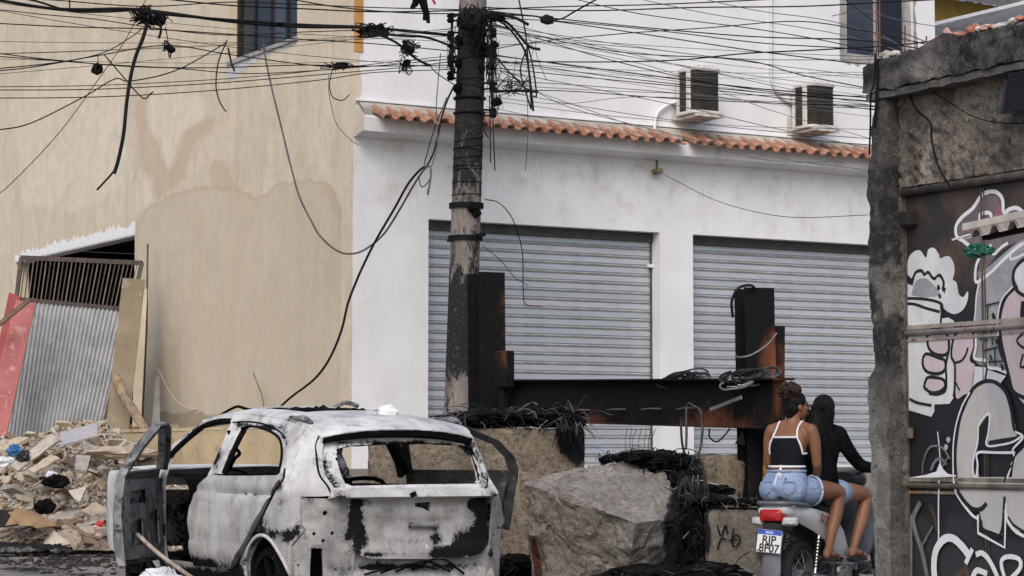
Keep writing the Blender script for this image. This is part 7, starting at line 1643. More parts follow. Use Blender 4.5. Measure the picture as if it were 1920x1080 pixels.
hairb = NM('black_hair', 0.6, 0, 0.15); hairb.col(hairb.mix(hairb.step(hairb.noise(30, 4, 0.6, 0, hairb.co((1, 1, 0.2))), 0.4, 0.7), (0.004, 0.004, 0.004), (0.011, 0.010, 0.010))); hairb.bump(hairb.noise(70, 4, 0.6, 0, hairb.co((1, 1, 0.12))), 0.8, 0.012); hairb = hairb.m
hairc = NM('brown_curls', 0.6, 0, 0.3); hairc.col(hairc.mix(hairc.step(hairc.noise(30, 4), 0.4, 0.7), (0.028, 0.013, 0.010), (0.075, 0.036, 0.025))); hairc.bump(hairc.voro(70), 1.0, 0.02); hairc = hairc.m
# ---------------- passenger
sx_ = sz + 0.035                      # top of the seat
P1 = root('person', 'passenger with a curly hair bun, black crop top with white straps and denim shorts', 'person', br_, BRZ)
t1 = [(0, -0.21, sx_ + 0.02, 0.150, 0.10), (0, -0.22, sx_ + 0.09, 0.172, 0.125), (0, -0.205, sx_ + 0.17, 0.150, 0.108), (0, -0.185, sx_ + 0.24, 0.122, 0.09), (0, -0.165, sx_ + 0.32, 0.125, 0.092), (0, -0.14, sx_ + 0.41, 0.142, 0.10), (0, -0.12, sx_ + 0.485, 0.150, 0.095), (0, -0.105, sx_ + 0.53, 0.125, 0.07), (0, -0.095, sx_ + 0.565, 0.07, 0.055)]
SH = sx_ + 0.525
leg = lambda s: limb([(s * 0.085, -0.17, sx_ + 0.055, 0.092), (s * 0.15, 0.02, sx_ + 0.065, 0.083), (s * 0.215, 0.22, sx_ + 0.055, 0.06), (s * 0.22, 0.245, sx_ + 0.01, 0.055), (s * 0.215, 0.19, sx_ - 0.15, 0.052), (s * 0.21, 0.13, sx_ - 0.27, 0.04), (s * 0.205, 0.095, sx_ - 0.385, 0.030)])
foot = lambda s, y0, z0, x0: join(limb([(x0, y0 - 0.02, z0 + 0.035, 0.032), (x0 + s * 0.005, y0 - 0.045, z0 + 0.004, 0.026)], 3), limb([(x0, y0, z0 + 0.02, 0.032), (x0 + s * 0.012, y0 + 0.08, z0 + 0.005, 0.028), (x0 + s * 0.02, y0 + 0.145, z0 - 0.008, 0.02)], 3), *[limb([(x0 + s * (0.02 + 0.012 * (k - 2)), y0 + 0.145 - 0.004 * abs(k - 1) , z0 - 0.010, 0.0095), (x0 + s * (0.022 + 0.014 * (k - 2)), y0 + 0.185 - 0.007 * k, z0 - 0.014, 0.008)], 3, 8) for k in range(5)])
arm1 = lambda s: limb([(s * 0.162, -0.105, SH - 0.005, 0.050), (s * 0.190, -0.10, SH - 0.09, 0.045), (s * 0.198, -0.085, SH - 0.24, 0.037), (s * 0.19, -0.06, SH - 0.29, 0.033), (s * 0.13, 0.05, SH - 0.385, 0.028), (s * 0.10, 0.11, SH - 0.42, 0.022)])
hp, T1, R1 = head_parts((0.02, -0.055, sx_ + 0.70), math.radians(-38), math.radians(4))
body1 = [ringloft(t1)] + [ell((s * 0.085, -0.255, sx_ + 0.065), (0.098, 0.088, 0.095)) for s in (-1, 1)] + [ell((s * 0.068, -0.05, sx_ + 0.43), (0.06, 0.055, 0.06)) for s in (-1, 1)] + [leg(s) for s in (-1, 1)] + [arm1(s) for s in (-1, 1)] + [foot(s, 0.09, sx_ - 0.43, s * 0.205) for s in (-1, 1)]
body1 += [limb([(0, -0.095, sx_ + 0.545, 0.056), (0.005, -0.08, sx_ + 0.60, 0.048), (0.015, -0.06, sx_ + 0.66, 0.05)])] + [limb([(s * 0.04, -0.09, sx_ + 0.565, 0.04), (s * 0.13, -0.105, SH + 0.012, 0.04)]) for s in (-1, 1)] + hp
for s in (-1, 1): body1 += hand((s * 0.10, 0.11, SH - 0.42), (-s * 0.5, 0.85, -0.25), (0, 0, 1), (-s * 0.9, -0.3, 0.4), s)
fused('body', body1, skin1, P1, 0.0065, 5); face(P1, T1, R1, hairc)
def torso_at(t, z):
    for a, b_ in zip(t, t[1:]):
        if z <= b_[2]: k = max(0, min(1, (z - a[2]) / (b_[2] - a[2]))); return [a[i] + (b_[i] - a[i]) * k for i in range(5)]
    return list(t[-1])
def tshell(t, off):
    def f(a, z):
        x, y, _, w, d = torso_at(t, z); c, s = math.sin(a), -math.cos(a)      # a = 0 at the back
        return (x + (w + off) * math.copysign(abs(c) ** 0.85, c), y + (d + off) * math.copysign(abs(s) ** 0.85, s), z)
    return f
topm = plain('black_cotton', (0.012, 0.013, 0.018), 0.85, var=0.2); wtrim = plain('white_trim', (0.70, 0.69, 0.71), 0.8, var=0.04)
z_b, z_t = sx_ + 0.245, sx_ + 0.465
f_ = tshell(t1, 0.007)
crop = [(-math.pi, z_b), (math.pi, z_b), (math.pi, z_t - 0.03), (2.3, z_t - 0.01), (1.75, z_b + 0.10), (1.3, z_b + 0.095), (0.62, z_t), (-0.62, z_t), (-1.3, z_b + 0.095), (-1.75, z_b + 0.10), (-2.3, z_t - 0.01), (-math.pi, z_t - 0.03)]
ct = mk('crop_top', panel(crop, [], f_, 0.05, 0.004, lambda v: Vector((0, 0, 0))), topm, P1, smooth=True)
fz = tshell(t1, 0.012)
tr = lambda pts, r=0.0075: tube([fz(a, z) for a, z in pts], r, 6)
lin = lambda a, b_, n=14: [(a[0] + (b_[0] - a[0]) * k / n, a[1] + (b_[1] - a[1]) * k / n) for k in range(n + 1)]
mk('white_trim', join(tr(lin((-math.pi, z_b), (math.pi, z_b), 50), 0.010), tr(lin((-0.62, z_t), (0.62, z_t))), *[tr(lin((s * 0.62, z_t), (s * 1.3, z_b + 0.095)) + lin((s * 1.3, z_b + 0.095), (s * 1.75, z_b + 0.10), 4)) for s in (-1, 1)], *[tube(smoothline([fz(s * 0.62, z_t), (s * 0.088, -0.175, sx_ + 0.53), (s * 0.092, -0.105, sx_ + 0.585), (s * 0.085, -0.03, sx_ + 0.53), fz(s * 2.4, z_t - 0.01)], 6), 0.0075, 6) for s in (-1, 1)]), wtrim, ct)
kn = Vector(f_(0.02, z_b)) + Vector((0, -0.012, 0))
mk('tie_ribbon', join(ell(kn, (0.016, 0.01, 0.013), None, 2), *[tube(smoothline([kn, kn + Vector((dx, -0.018, -0.05)), kn + Vector((dx * 1.6, -0.035 - abs(dx), -0.13)), kn + Vector((dx * 1.2, -0.03, -L))], 5), 0.006, 5) for dx, L in ((-0.018, 0.20), (0.006, 0.19), (-0.006, 0.15))]), wtrim, ct)
def denim():
    M = NM('light_denim', 0.85); a = M.mix(M.step(M.noise(7, 5, 0.65, 0.6), 0.35, 0.65), (0.18, 0.25, 0.40), (0.29, 0.36, 0.49))
    a = M.mix(M.step(M.noise(22, 5, 0.7, 1.0), 0.56, 0.68, 0, 0.6), a, (0.46, 0.53, 0.66)); M.col(a); M.bump(M.math('ADD', M.noise(14, 4, 0.6, 1.5), M.math('MULTIPLY', M.noise(240, 2), 0.12)), 0.6, 0.02); return M.m
den = denim()
sh1 = [ringloft([(x, y, z, w + 0.012, d + 0.012) for x, y, z, w, d in t1[:3]] + [(0, -0.195, sx_ + 0.215, 0.142, 0.108)])] + [ell((s * 0.085, -0.258, sx_ + 0.07), (0.106, 0.098, 0.100)) for s in (-1, 1)] + [limb([(s * 0.088, -0.17, sx_ + 0.06, 0.104), (s * 0.125, -0.05, sx_ + 0.066, 0.103)]) for s in (-1, 1)]
so_ = fused('denim_shorts', sh1, den, P1, 0.009, 4)
bl_ = []
for z, r in ((sx_ + 0.212, 0.010), (sx_ + 0.175, 0.006)):
    bl_.append(tube([(1.0 * (0.150) * math.sin(a), -0.195 - 0.117 * math.cos(a), z) for a in [k * 2 * math.pi / 40 for k in range(41)]], r, 6))
hem = [tube([Vector((s * 0.132, -0.022, sx_ + 0.066)) + Matrix.Rotation(-s * 0.32, 3, 'Z') @ Vector((0.106 * math.cos(a), 0, 0.108 * math.sin(a))) for a in [k * 2 * math.pi / 28 for k in range(29)]], 0.010, 6) for s in (-1, 1)]
mk('waistband', join(*bl_), den, so_, smooth=True); mk('rolled_hem', join(*hem), plain('pale_denim', (0.42, 0.49, 0.62), 0.85), so_, smooth=True)
for s in (-1, 1):
    c = Vector((s * 0.095, -0.352, sx_ + 0.085)); mk('back_pocket', tube(smoothline([c + Vector((-0.045, 0.008, 0.045)), c + Vector((-0.04, -0.004, -0.02)), c + Vector((0, -0.006, -0.045)), c + Vector((0.04, 0.0, -0.02)), c + Vector((0.045, 0.012, 0.045)), c + Vector((-0.045, 0.008, 0.045))], 4), 0.003, 5), plain('pocket_stitch', (0.16, 0.22, 0.36), 0.8), so_)
mk('button', xf(lathe([(0, 0.004), (0.011, 0.003), (0.012, 0)], 12, 'y'), Matrix.Translation((0.06, -0.33, sx_ + 0.15))), topm, so_)
cap = [ell(T1(0, -0.016, 0.042), (0.082, 0.094, 0.084), R1), ell(T1(0, -0.045, -0.005), (0.074, 0.062, 0.075), R1), ell(T1(0, -0.06, -0.06), (0.05, 0.035, 0.04), R1)]
fused('hair', cap, hairb, P1, 0.008, 2)
rb = random.Random(2); bun = []
bc = Vector((-0.01, -0.115, sx_ + 0.815))
for k in range(70):
    d = Vector((rb.gauss(0, 1), rb.gauss(0, 1), rb.gauss(0, 1))).normalized(); bun.append(ell(bc + Vector((d.x * 0.078, d.y * 0.072, d.z * 0.055)), (rb.uniform(.018, .030),) * 3, None, 1))
mk('hair_bun', join(*bun, ell(bc, (0.078, 0.07, 0.055), None, 2)), hairc, P1, smooth=True)
fl_ = plain('black_sandal', (0.016, 0.016, 0.017), 0.7)
def sandal(par, x0, y0, z0, s):
    pr = [(x0 + s * (0.01 + 0.036 * math.cos(a) * (0.9 + 0.25 * math.sin(a))), y0 + 0.065 + 0.145 * math.sin(a)) for a in [k * 2 * math.pi / 20 for k in range(20)]]
    o = mk('sandal', loft([[(x, y, z0 - 0.046 - 0.05 * (y - y0 - 0.06) * 0.9) for x, y in pr], [(x, y, z0 - 0.026 - 0.05 * (y - y0 - 0.06) * 0.9) for x, y in pr]]), fl_, par)
    mk('strap', join(*[tube(smoothline([(x0 + s * 0.012, y0 + 0.125, z0 - 0.012), (x0 + s * (0.012 + e * 0.03), y0 + 0.085, z0 + 0.012), (x0 + s * (0.008 + e * 0.042), y0 + 0.04, z0 - 0.02)], 4), 0.006, 5) for e in (-1, 1)]), fl_, o)
for s in (-1, 1): sandal(P1, s * 0.205, 0.09, sx_ - 0.43, s)
# ---------------- rider
P2 = root('person', 'rider in front with long black wavy hair and a loose black long sleeved top', 'person', br_, BRZ)
O = 0.50; rz0 = sx_ - 0.02
t2 = [(0, O - 0.17, rz0 + 0.02, 0.15, 0.10), (0, O - 0.18, rz0 + 0.09, 0.17, 0.12), (0, O - 0.17, rz0 + 0.18, 0.145, 0.105), (0, O - 0.15, rz0 + 0.28, 0.128, 0.095), (0, O - 0.125, rz0 + 0.40, 0.145, 0.10), (0, O - 0.105, rz0 + 0.485, 0.155, 0.095), (0, O - 0.095, rz0 + 0.53, 0.125, 0.07), (0, O - 0.09, rz0 + 0.565, 0.07, 0.055)]
S2 = rz0 + 0.525
leg2 = lambda s: limb([(s * 0.085, O - 0.13, rz0 + 0.055, 0.09), (s * 0.15, O + 0.05, rz0 + 0.06, 0.08), (s * 0.20, O + 0.245, rz0 + 0.05, 0.058), (s * 0.205, O + 0.265, rz0 + 0.005, 0.053), (s * 0.205, O + 0.20, rz0 - 0.15, 0.05), (s * 0.20, O + 0.12, rz0 - 0.27, 0.038), (s * 0.20, O + 0.06, rz0 - 0.37, 0.029)])
A2 = [lambda e: [(0.155, O - 0.095, S2 - 0.005, 0.047 + e), (0.205, O - 0.04, S2 - 0.13, 0.042 + e), (0.255, O + 0.04, S2 - 0.235, 0.037 + e), (0.28, O + 0.12, S2 - 0.265, 0.033 + e), (0.31, O + 0.235, S2 - 0.275, 0.024 + e * 0.8)]]
arm2 = lambda s, e=0.0: limb([(s * x, y, z, r) for x, y, z, r in A2[0](e)])
hp2, T2, R2 = head_parts((0.03, O - 0.075, rz0 + 0.695), math.radians(8), math.radians(4))
body2 = [ringloft(t2)] + [leg2(s) for s in (-1, 1)] + [arm2(s) for s in (-1, 1)] + [foot(s, O + 0.055, rz0 - 0.415, s * 0.20) for s in (-1, 1)] + [limb([(0, O - 0.09, rz0 + 0.545, 0.055), (0.02, O - 0.08, rz0 + 0.66, 0.05)])] + [limb([(s * 0.04, O - 0.09, rz0 + 0.565, 0.04), (s * 0.13, O - 0.095, S2 + 0.012, 0.04)]) for s in (-1, 1)] + hp2
for s in (-1, 1): body2 += hand((s * 0.31, O + 0.235, S2 - 0.275), (0, 0.8, -0.25), (0, 0, 1), (-s * 0.9, 0.1, 0), s, 1.0)
fused('body', body2, skin2, P2, 0.0065, 5); face(P2, T2, R2, hairb)
blk_c = NM('black_knit', 0.95, 0, 0.05); blk_c.col(blk_c.mix(blk_c.step(blk_c.noise(8, 4), .35, .65), (0.004, 0.004, 0.005), (0.008, 0.008, 0.009))); blk_c.bump(blk_c.noise(10, 4, 0.6, 1.0), 0.9, 0.03); blk_c = blk_c.m
sw = [ringloft([(x, y, z, w + 0.022, d + 0.02) for x, y, z, w, d in [(0, O - 0.175, rz0 + 0.05, 0.17, 0.12)] + t2[1:-1]])] + [arm2(s, 0.014) for s in (-1, 1)] + [limb([(s * 0.05, O - 0.09, rz0 + 0.57, 0.045), (s * 0.14, O - 0.095, S2 + 0.008, 0.052)]) for s in (-1, 1)]
fused('black_top', sw, blk_c, P2, 0.008, 4)
s2_ = [limb([(s * 0.088, O - 0.13, rz0 + 0.06, 0.102), (s * 0.13, O - 0.01, rz0 + 0.064, 0.096)]) for s in (-1, 1)] + [ringloft([(x, y, z, w + 0.01, d + 0.01) for x, y, z, w, d in t2[:3]])]
fused('denim_shorts', s2_, den, P2, 0.009, 4)
h2 = [ell(T2(0, -0.022, 0.036), (0.086, 0.098, 0.094), R2), limb([(0.035, O - 0.155, rz0 + 0.70, 0.078), (0.02, O - 0.20, rz0 + 0.60, 0.082), (0.01, O - 0.225, rz0 + 0.47, 0.085), (0.02, O - 0.235, rz0 + 0.34, 0.068), (0.02, O - 0.235, rz0 + 0.25, 0.03)]), limb([(0.10, O - 0.12, rz0 + 0.68, 0.035), (0.09, O - 0.15, rz0 + 0.55, 0.04), (0.10, O - 0.17, rz0 + 0.42, 0.03)]), limb([(-0.04, O - 0.12, rz0 + 0.68, 0.035), (-0.09, O - 0.16, rz0 + 0.52, 0.045), (-0.08, O - 0.19, rz0 + 0.38, 0.03)])]
fused('hair', h2, hairb, P2, 0.008, 2)
st = []
for k in range(120):
    a = rb.uniform(-1.5, 1.5); x = 0.095 * math.sin(a); y = O - 0.15 - 0.10 * math.cos(a); z0 = rz0 + rb.uniform(.58, .76); L = rb.uniform(.22, .45); ph = rb.uniform(0, 6)
    st.append(tube([(0.03 * (1 - t) + x * (1 + 0.25 * t) + 0.012 * math.sin(ph + t * 9), y - 0.03 * t + 0.012 * math.cos(ph + t * 8), z0 - L * t) for t in [q / 9 for q in range(10)]], [0.006 * (1 - 0.6 * q / 9) for q in range(10)], 5))
mk('hair_strands', join(*st), hairb, P2, fix=False, kind='stuff', smooth=True)
for s in (-1, 1): sandal(P2, s * 0.20, O + 0.055, rz0 - 0.415, s)
# ================================================================== overhead cables
cab = plain('cable_black', (0.010, 0.010, 0.011), 0.65, 0, 0.15, var=0.35); cab2 = plain('cable_grey', (0.10, 0.10, 0.11), 0.6, var=0.35)
PDc = PD - 0.2
def wire(pts, r, lab, group=None, m_=None, dep=(27, 24.3), nm='overhead_cable'):
    """pts in view pixels; depth runs from dep[0] at the first to dep[1] at the last point"""
    n = len(pts) - 1; L = [0]
    for a, b in zip(pts, pts[1:]): L.append(L[-1] + math.hypot(a[0] - b[0], a[1] - b[1]))
    P = [onD(p[0], p[1], dep[0] + (dep[1] - dep[0]) * L[i] / L[-1]) for i, p in enumerate(pts)]
    return mk(nm, tube(smoothline(P, 5), r, 5, False), m_ or cab, world=True, label=lab, cat='cable', group=group, smooth=True)
LD, RD = (22.0, 24.3), (24.3, 21.0)
# --- left side: each run from the frame edge to the pole
Lw = [([(-40, -6), (80, 14), (150, 18), (260, 18), (430, 40), (560, 50), (690, 52), (845, 66)], .020, 'thickest black trunk cable entering at the top left corner'),
      ([(-40, -10), (50, -2), (130, 20), (200, 22), (262, 18)], .014, 'black cable doubling the thickest trunk up to the first tangle'),
      ([(262, 22), (340, 30), (440, 38), (560, 46), (680, 50)], .016, 'second strand of the trunk between the two tangles'),
      ([(-40, -8), (100, 0), (270, 12), (430, 4), (560, 8), (700, 14), (860, 18)], .007, 'thin cable along the very top from the left edge to the pole'),
      ([(270, -6), (430, 10), (560, 16), (700, 22), (860, 20)], .009, 'cable crossing the upper part of the dark window to the pole'),
      ([(-40, 14), (90, 28), (180, 36), (300, 54), (430, 66), (570, 60), (690, 56)], .006, 'thin cable just under the trunk on the beige wall'),
      ([(-40, 42), (120, 50), (270, 54), (400, 62), (540, 72), (700, 82), (850, 96)], .007, 'cable running through the middle of the dark window'),
      ([(-40, 95), (60, 108), (130, 115), (250, 125), (400, 127), (560, 122), (700, 124), (850, 122)], .007, 'flat cable level with the white sill patch of the window'),
      ([(-40, 103), (80, 112), (200, 121), (330, 128), (480, 138), (700, 124), (850, 110)], .006, 'cable dipping just under the flat one on the beige wall'),
      ([(-40, 136), (60, 126), (180, 105), (310, 85), (430, 102), (600, 124), (700, 124)], .007, 'cable rising from the left edge to the hanging black clump'),
      ([(-40, 163), (150, 161), (280, 156), (420, 148), (560, 136), (720, 118), (850, 104)], .005, 'upper of the three near parallel thin lines low on the beige wall'),
      ([(-40, 169), (150, 168), (280, 163), (430, 154), (600, 140), (760, 126), (850, 115)], .006, 'middle of the three near parallel thin lines low on the beige wall'),
      ([(-40, 184), (130, 183), (270, 178), (430, 167), (600, 150), (700, 136), (850, 130)], .006, 'lowest of the three near parallel thin lines on the beige wall'),
      ([(-40, 245), (0, 243), (60, 230), (160, 180), (215, 148), (245, 152), (330, 132), (425, 80)], .008, 'loose cable swinging up from the left edge to the window corner'),
      ([(-20, 375), (20, 345), (110, 250), (180, 155), (235, 75), (275, -5)], .005, 'thin straight cable crossing the beige wall steeply'),
      ([(-40, 132), (100, 118), (190, 100), (245, 70), (268, 52)], .007, 'cable climbing from the left edge into the first tangle'),
      ([(130, -10), (131, 16)], .010, 'short upright stub above the trunk cable at the left'),
      ([(860, 26), (760, 24), (640, 14), (520, -6)], .008, 'cable leaving the top edge above the window towards the pole'),
      ([(860, 92), (800, 70), (740, 66), (690, 56)], .016, 'heavy cable bending from the second tangle down to the pole'),
      ([(690, 58), (740, 78), (780, 110), (805, 122)], .016, 'frayed broken cable end drooping from the second tangle'),
      ([(805, 122), (820, 138), (850, 158), (856, 165)], .007, 'thin tail running from the frayed end into the pole'),
      ([(845, 68), (855, 85), (848, 105), (856, 120)], .014, 'short thick bend of cable against the left side of the pole')]
for p, r, l in Lw: wire(p, r * 0.85, l, 'cables left of the pole', None, LD if p[0][0] < p[-1][0] else (24.3, 22.5))
# --- right side
Rw = []
ends = [(1640, 100), (1640, 112), (1640, 124), (1640, 140), (1640, 152), (1640, 166), (1640, 174), (1640, 182), (1640, 196), (1640, 205), (1640, 214), (1640, 260), (1640, 280)]
spec = [([(905, 14), (1100, 20), (1300, 14), (1500, 12), (1660, 4), (1960, -12)], .008, 'cable running level along the top right of the photo'),
        ([(910, 18), (1060, 12), (1240, 8), (1500, -4)], .008, 'cable leaving the top edge right of the pole'),
        ([(910, 20), (1150, 46), (1400, 68), (1590, 74), (1680, 84), (1760, 98)], .007, 'cable crossing the glass of the right window at mid height'),
        ([(905, 34), (1050, 40), (1240, 58), (1420, 80), (1580, 90), (1700, 100)], .006, 'cable just below the one at mid height of the right window'),
        ([(912, 26), (1000, 30), (1018, 36), (1050, 36), (1080, 20), (1125, -5)], .011, 'cable with a black splice box rising to the top edge'),
        ([(1024, 38), (1100, 48), (1260, 72), (1420, 96), (1600, 118), (1645, 120)], .007, 'cable running on from the splice box to the ruined pillar'),
        ([(910, 95), (1010, 78), (1180, 62), (1330, 52), (1500, 40), (1640, 62), (1760, 88), (1850, 102)], .006, 'cable arching over the air conditioners to the broken wall top'),
        ([(905, 118), (1000, 116), (1150, 116), (1280, 112), (1400, 100), (1560, 92), (1740, 78), (1960, 30)], .008, 'dark cable rising rightwards to the broken brick edge'),
        ([(912, 86), (1050, 80), (1200, 90), (1380, 110), (1580, 112), (1650, 112)], .005, 'thin pale cable just above the left air conditioner'),
        ([(912, 40), (1100, 100), (1280, 145), (1430, 170), (1640, 192)], .006, 'cable falling behind the top of both air conditioners'),
        ([(912, 45), (1150, 96), (1390, 112), (1500, 140), (1640, 168)], .007, 'cable slanting down between the air conditioners'),
        ([(912, 102), (1100, 126), (1270, 148), (1420, 166), (1640, 184)], .008, 'heavier cable crossing the left condenser near its middle'),
        ([(912, 110), (1120, 140), (1290, 160), (1480, 178), (1640, 190)], .006, 'cable crossing both condenser grilles'),
        ([(912, 126), (1150, 150), (1330, 168), (1480, 186), (1640, 206)], .006, 'cable reaching the right condenser below its middle'),
        ([(912, 172), (1050, 170), (1250, 184), (1420, 192), (1640, 200)], .006, 'flat cable passing the foot of the left condenser'),
        ([(912, 150), (1060, 158), (1240, 172), (1480, 196), (1640, 204)], .005, 'thin cable passing just above the foot of the left condenser'),
        ([(912, 180), (1050, 195), (1180, 182), (1340, 186), (1640, 198)], .004, 'hair thin cable sagging slightly over the white wall'),
        ([(915, 110), (1040, 190), (1180, 232), (1330, 268), (1480, 300), (1640, 320)], .005, 'cable sloping down over the tiles towards the pillar'),
        ([(912, 128), (1080, 160), (1280, 200), (1450, 240), (1630, 278)], .005, 'cable sloping from the pole to just under the right condenser'),
        ([(920, 60), (1060, 90), (1240, 130), (1440, 205), (1640, 262)], .004, 'very thin cable sloping under both condensers'),
        ([(912, 200), (1100, 238), (1230, 262)], .004, 'very thin cable ending at the gap in the tiles'),
        ([(915, 140), (1100, 205), (1240, 255), (1300, 268), (1450, 302), (1625, 302)], .004, 'hair thin cable skimming along the roof tiles'),
        ([(1228, 318), (1270, 340), (1340, 375), (1420, 398), (1500, 408), (1628, 403)], .005, 'slack cable from the small wall bracket to the pillar'),
        ([(1060, -6), (1200, 26), (1400, 52), (1540, 75), (1640, 98)], .006, 'cable coming in from the top edge to the left of the right window'),
        ([(1180, -6), (1330, 26), (1480, 48), (1590, 68), (1720, 105)], .005, 'second cable coming in from the top edge towards the window corner'),
        ([(1300, -6), (1420, 20), (1560, 40), (1680, 80)], .005, 'third and shortest cable coming in from the top edge'),
        ([(1560, 30), (1620, 20), (1680, 36), (1760, 50), (1860, 58)], .005, 'thin cable curving over the upper half of the right window'),
        ([(1580, -4), (1640, 40), (1700, 64), (1745, 82)], .006, 'cable slanting steeply through the right window'),
        ([(1645, 60), (1680, 82), (1700, 100)], .005, 'short cable slanting low in the right window'),
        ([(1640, 85), (1628, 120), (1618, 150)], .004, 'short stray wire end hanging left of the pillar top')]
for p, r, l in spec: wire(p, r * 0.85, l, 'cables right of the pole', cab if r > .0055 else cab2, (24.3, 23.0 if p[-1][0] < 1660 else 18.5) if p[0][0] < 1000 else (24.0, 22.0))
mk('splice_box', mv(chunk(0.06, 9, 1.4, .8, .9, 2), onD(1026, 37, 24.0)), cab, world=True, label='black cable splice box hanging in the cables right of the pole', cat='splice box')
# --- hanging ends and tangles
wire([(278, 34), (270, 66), (255, 105), (246, 140), (238, 190), (232, 250), (222, 300), (214, 326)], .020, 'thick black cable hanging straight down the beige wall to a frayed end', None, None, (22.6, 22.6))
wire([(216, 318), (204, 332), (192, 345), (182, 356)], .011, 'torn frayed tip below the thick hanging cable', None, None, (22.6, 22.5))
wire([(494, 80), (500, 120), (512, 175), (528, 240), (545, 310), (562, 370), (584, 415), (602, 445), (635, 472), (665, 475), (690, 464), (720, 438), (748, 395), (775, 348), (795, 318), (806, 312), (808, 330), (802, 365)], .012, 'long grey cable drooping across the house corner and back up', None, grunge('dusty_cable', (0.075, 0.07, 0.068), (0.14, 0.13, 0.12), 5), (26.4, 24.0))
wire([(518, 770), (545, 745), (590, 710), (618, 672), (640, 620), (652, 570), (665, 535), (680, 500), (705, 450), (740, 390), (765, 345), (788, 318), (800, 312)], .014, 'thick black cable sweeping down from the pole to the burnt car', None, None, (25.4, 24.2))
wire([(800, 312), (815, 280), (828, 220), (840, 185), (852, 160)], .011, 'black cable linking the drooping loop back up to the pole', None, None, (24.2, 24.3))
wire([(806, 322), (820, 270), (818, 200), (826, 100)], .006, 'thin wire rising from the drooping loop past the tiles', None, cab2, (24.2, 24.3))
wire([(795, 310), (800, 290), (815, 240), (838, 182)], .006, 'second thin wire rising beside the first from the drooping loop', None, None, (24.2, 24.3))
wire([(785, 330), (790, 350), (800, 345), (806, 335)], .006, 'small hooked wire end on the drooping loop', None, cab, (24.2, 24.2))
wire([(593, 433), (596, 438), (590, 440), (588, 434)], .007, 'small red tie on the drooping grey cable', None, plain('red_tie', (0.35, 0.09, 0.08)), (26.6, 26.6), 'cable_tie')
wire([(426, 75), (410, 115), (405, 160), (412, 190), (424, 210)], .008, 'short black cable bowing below the corner of the dark window', None, None, (25, 25))
wire([(428, 90), (434, 118), (440, 134)], .012, 'stub of black cable at the lower corner of the dark window', None, None, (26, 26))
wire([(195, 102), (232, 145), (258, 175), (272, 185), (282, 176), (288, 172)], .007, 'curled wire end right of the hanging clump', None, None, (22.4, 22.4))
wire([(622, 135), (618, 160), (624, 182), (642, 188), (655, 178)], .006, 'thin loop of wire dangling under the cables near the house corner', None, None, (24, 24))
wire([(616, 140), (617, 175), (630, 230), (655, 260), (672, 272)], .004, 'hair thin wire trailing down to the canopy end', None, cab2, (24.5, 24.8))
wire([(910, 374), (935, 380), (958, 405), (972, 440), (980, 480), (981, 540), (985, 570), (1015, 574)], .006, 'thin wire curling from the pole down over the left shutter', None, None, (24.2, 25.6))
wire([(905, 460), (940, 490), (965, 520), (990, 535)], .005, 'thin wire slanting over the left shutter beside the curling one', None, cab2, (24.3, 25.6))
wire([(988, 170), (990, 250), (985, 320)], .004, 'hair thin wire hanging to the patched hole in the white wall', None, cab2, (24.6, 25.8))
for i, (x0, x1, y1, l) in enumerate(((924, 928, 320, 'longest straight wire hanging down the right side of the pole'), (918, 920, 305, 'shorter straight wire hanging just beside the longest one'), (906, 916, 258, 'short wire hanging against the pole shaft'))): wire([(x0, 180), (x0 + 1, 240), (x1, y1)], .007, l, None, None, (24.0, 24.0))
for i, (p, l) in enumerate((([(905, 28), (945, 45), (975, 80), (988, 110), (996, 170), (1000, 208)], 'outermost cable of the drooping fan right of the pole'), ([(908, 30), (950, 42), (990, 85), (1012, 93)], 'thick broken cable end pointing right from the pole'), ([(905, 24), (960, 32), (990, 46)], 'thick cut cable stub pointing right near the pole top'), ([(972, -5), (985, 60), (990, 110), (995, 180), (997, 202)], 'cable hanging straight through the fan right of the pole'), ([(920, 95), (950, 130), (985, 165), (1005, 172)], 'cable slanting down through the fan to the spreader bar'), ([(925, 172), (970, 170), (1008, 172)], 'straight bar holding the wires low on the right of the pole'), ([(990, 84), (1000, 130), (1006, 178), (1000, 180)], 'inner cable of the drooping fan with a hooked end'), ([(988, 90), (976, 130), (985, 170), (996, 205)], 'innermost cable of the fan meeting at its lower tip'))): wire(p, (.012, .016, .018, .009, .009, .015, .009, .009)[i], l, None, None, (24.2, 23.8))
def tangle(px, py, D, w, h, n, seed, lab, r0=.006, lump=4):
    r = random.Random(seed); S_ = []
    c0 = onD(px, py, D); t = root('cable_tangle', lab, 'cable tangle', c0)
    for k in range(n):
        P = [onD(px + max(-2 * w, min(2 * w, r.gauss(0, w))), py + max(-1.8 * h, min(1.8 * h, r.gauss(0, h))), D + r.uniform(-.12, .12)) for _ in range(r.randint(3, 5))]; S_.append(tube(smoothline(P, 4), r0 * r.uniform(.6, 1.5), 4))
    mk('loose_wire', join(*S_), cab, t, world=True, fix=False, kind='stuff')
    if lump: mk('melted_lump', join(*[mv(chunk(r.uniform(.02, .05), seed + k, 1.3, 1, 1, 1), onD(px + r.gauss(0, w * .6), py + r.gauss(0, h * .5), D)) for k in range(lump)]), char, t, world=True, kind='stuff')
tangle(266, 28, 22.6, 12, 10, 22, 1, 'spiky knot of cable on the trunk line over the beige wall', lump=6)
tangle(296, 38, 22.7, 14, 9, 18, 2, 'ragged bundle of cut wires right of the spiky knot', lump=6)
tangle(316, 92, 22.6, 6, 9, 8, 3, 'small dark wire clump dangling below the cut bundle', lump=4); wire([(310, 50), (314, 70), (316, 85)], .006, 'thin wire carrying the small dangling clump', None, None, (22.6, 22.6))
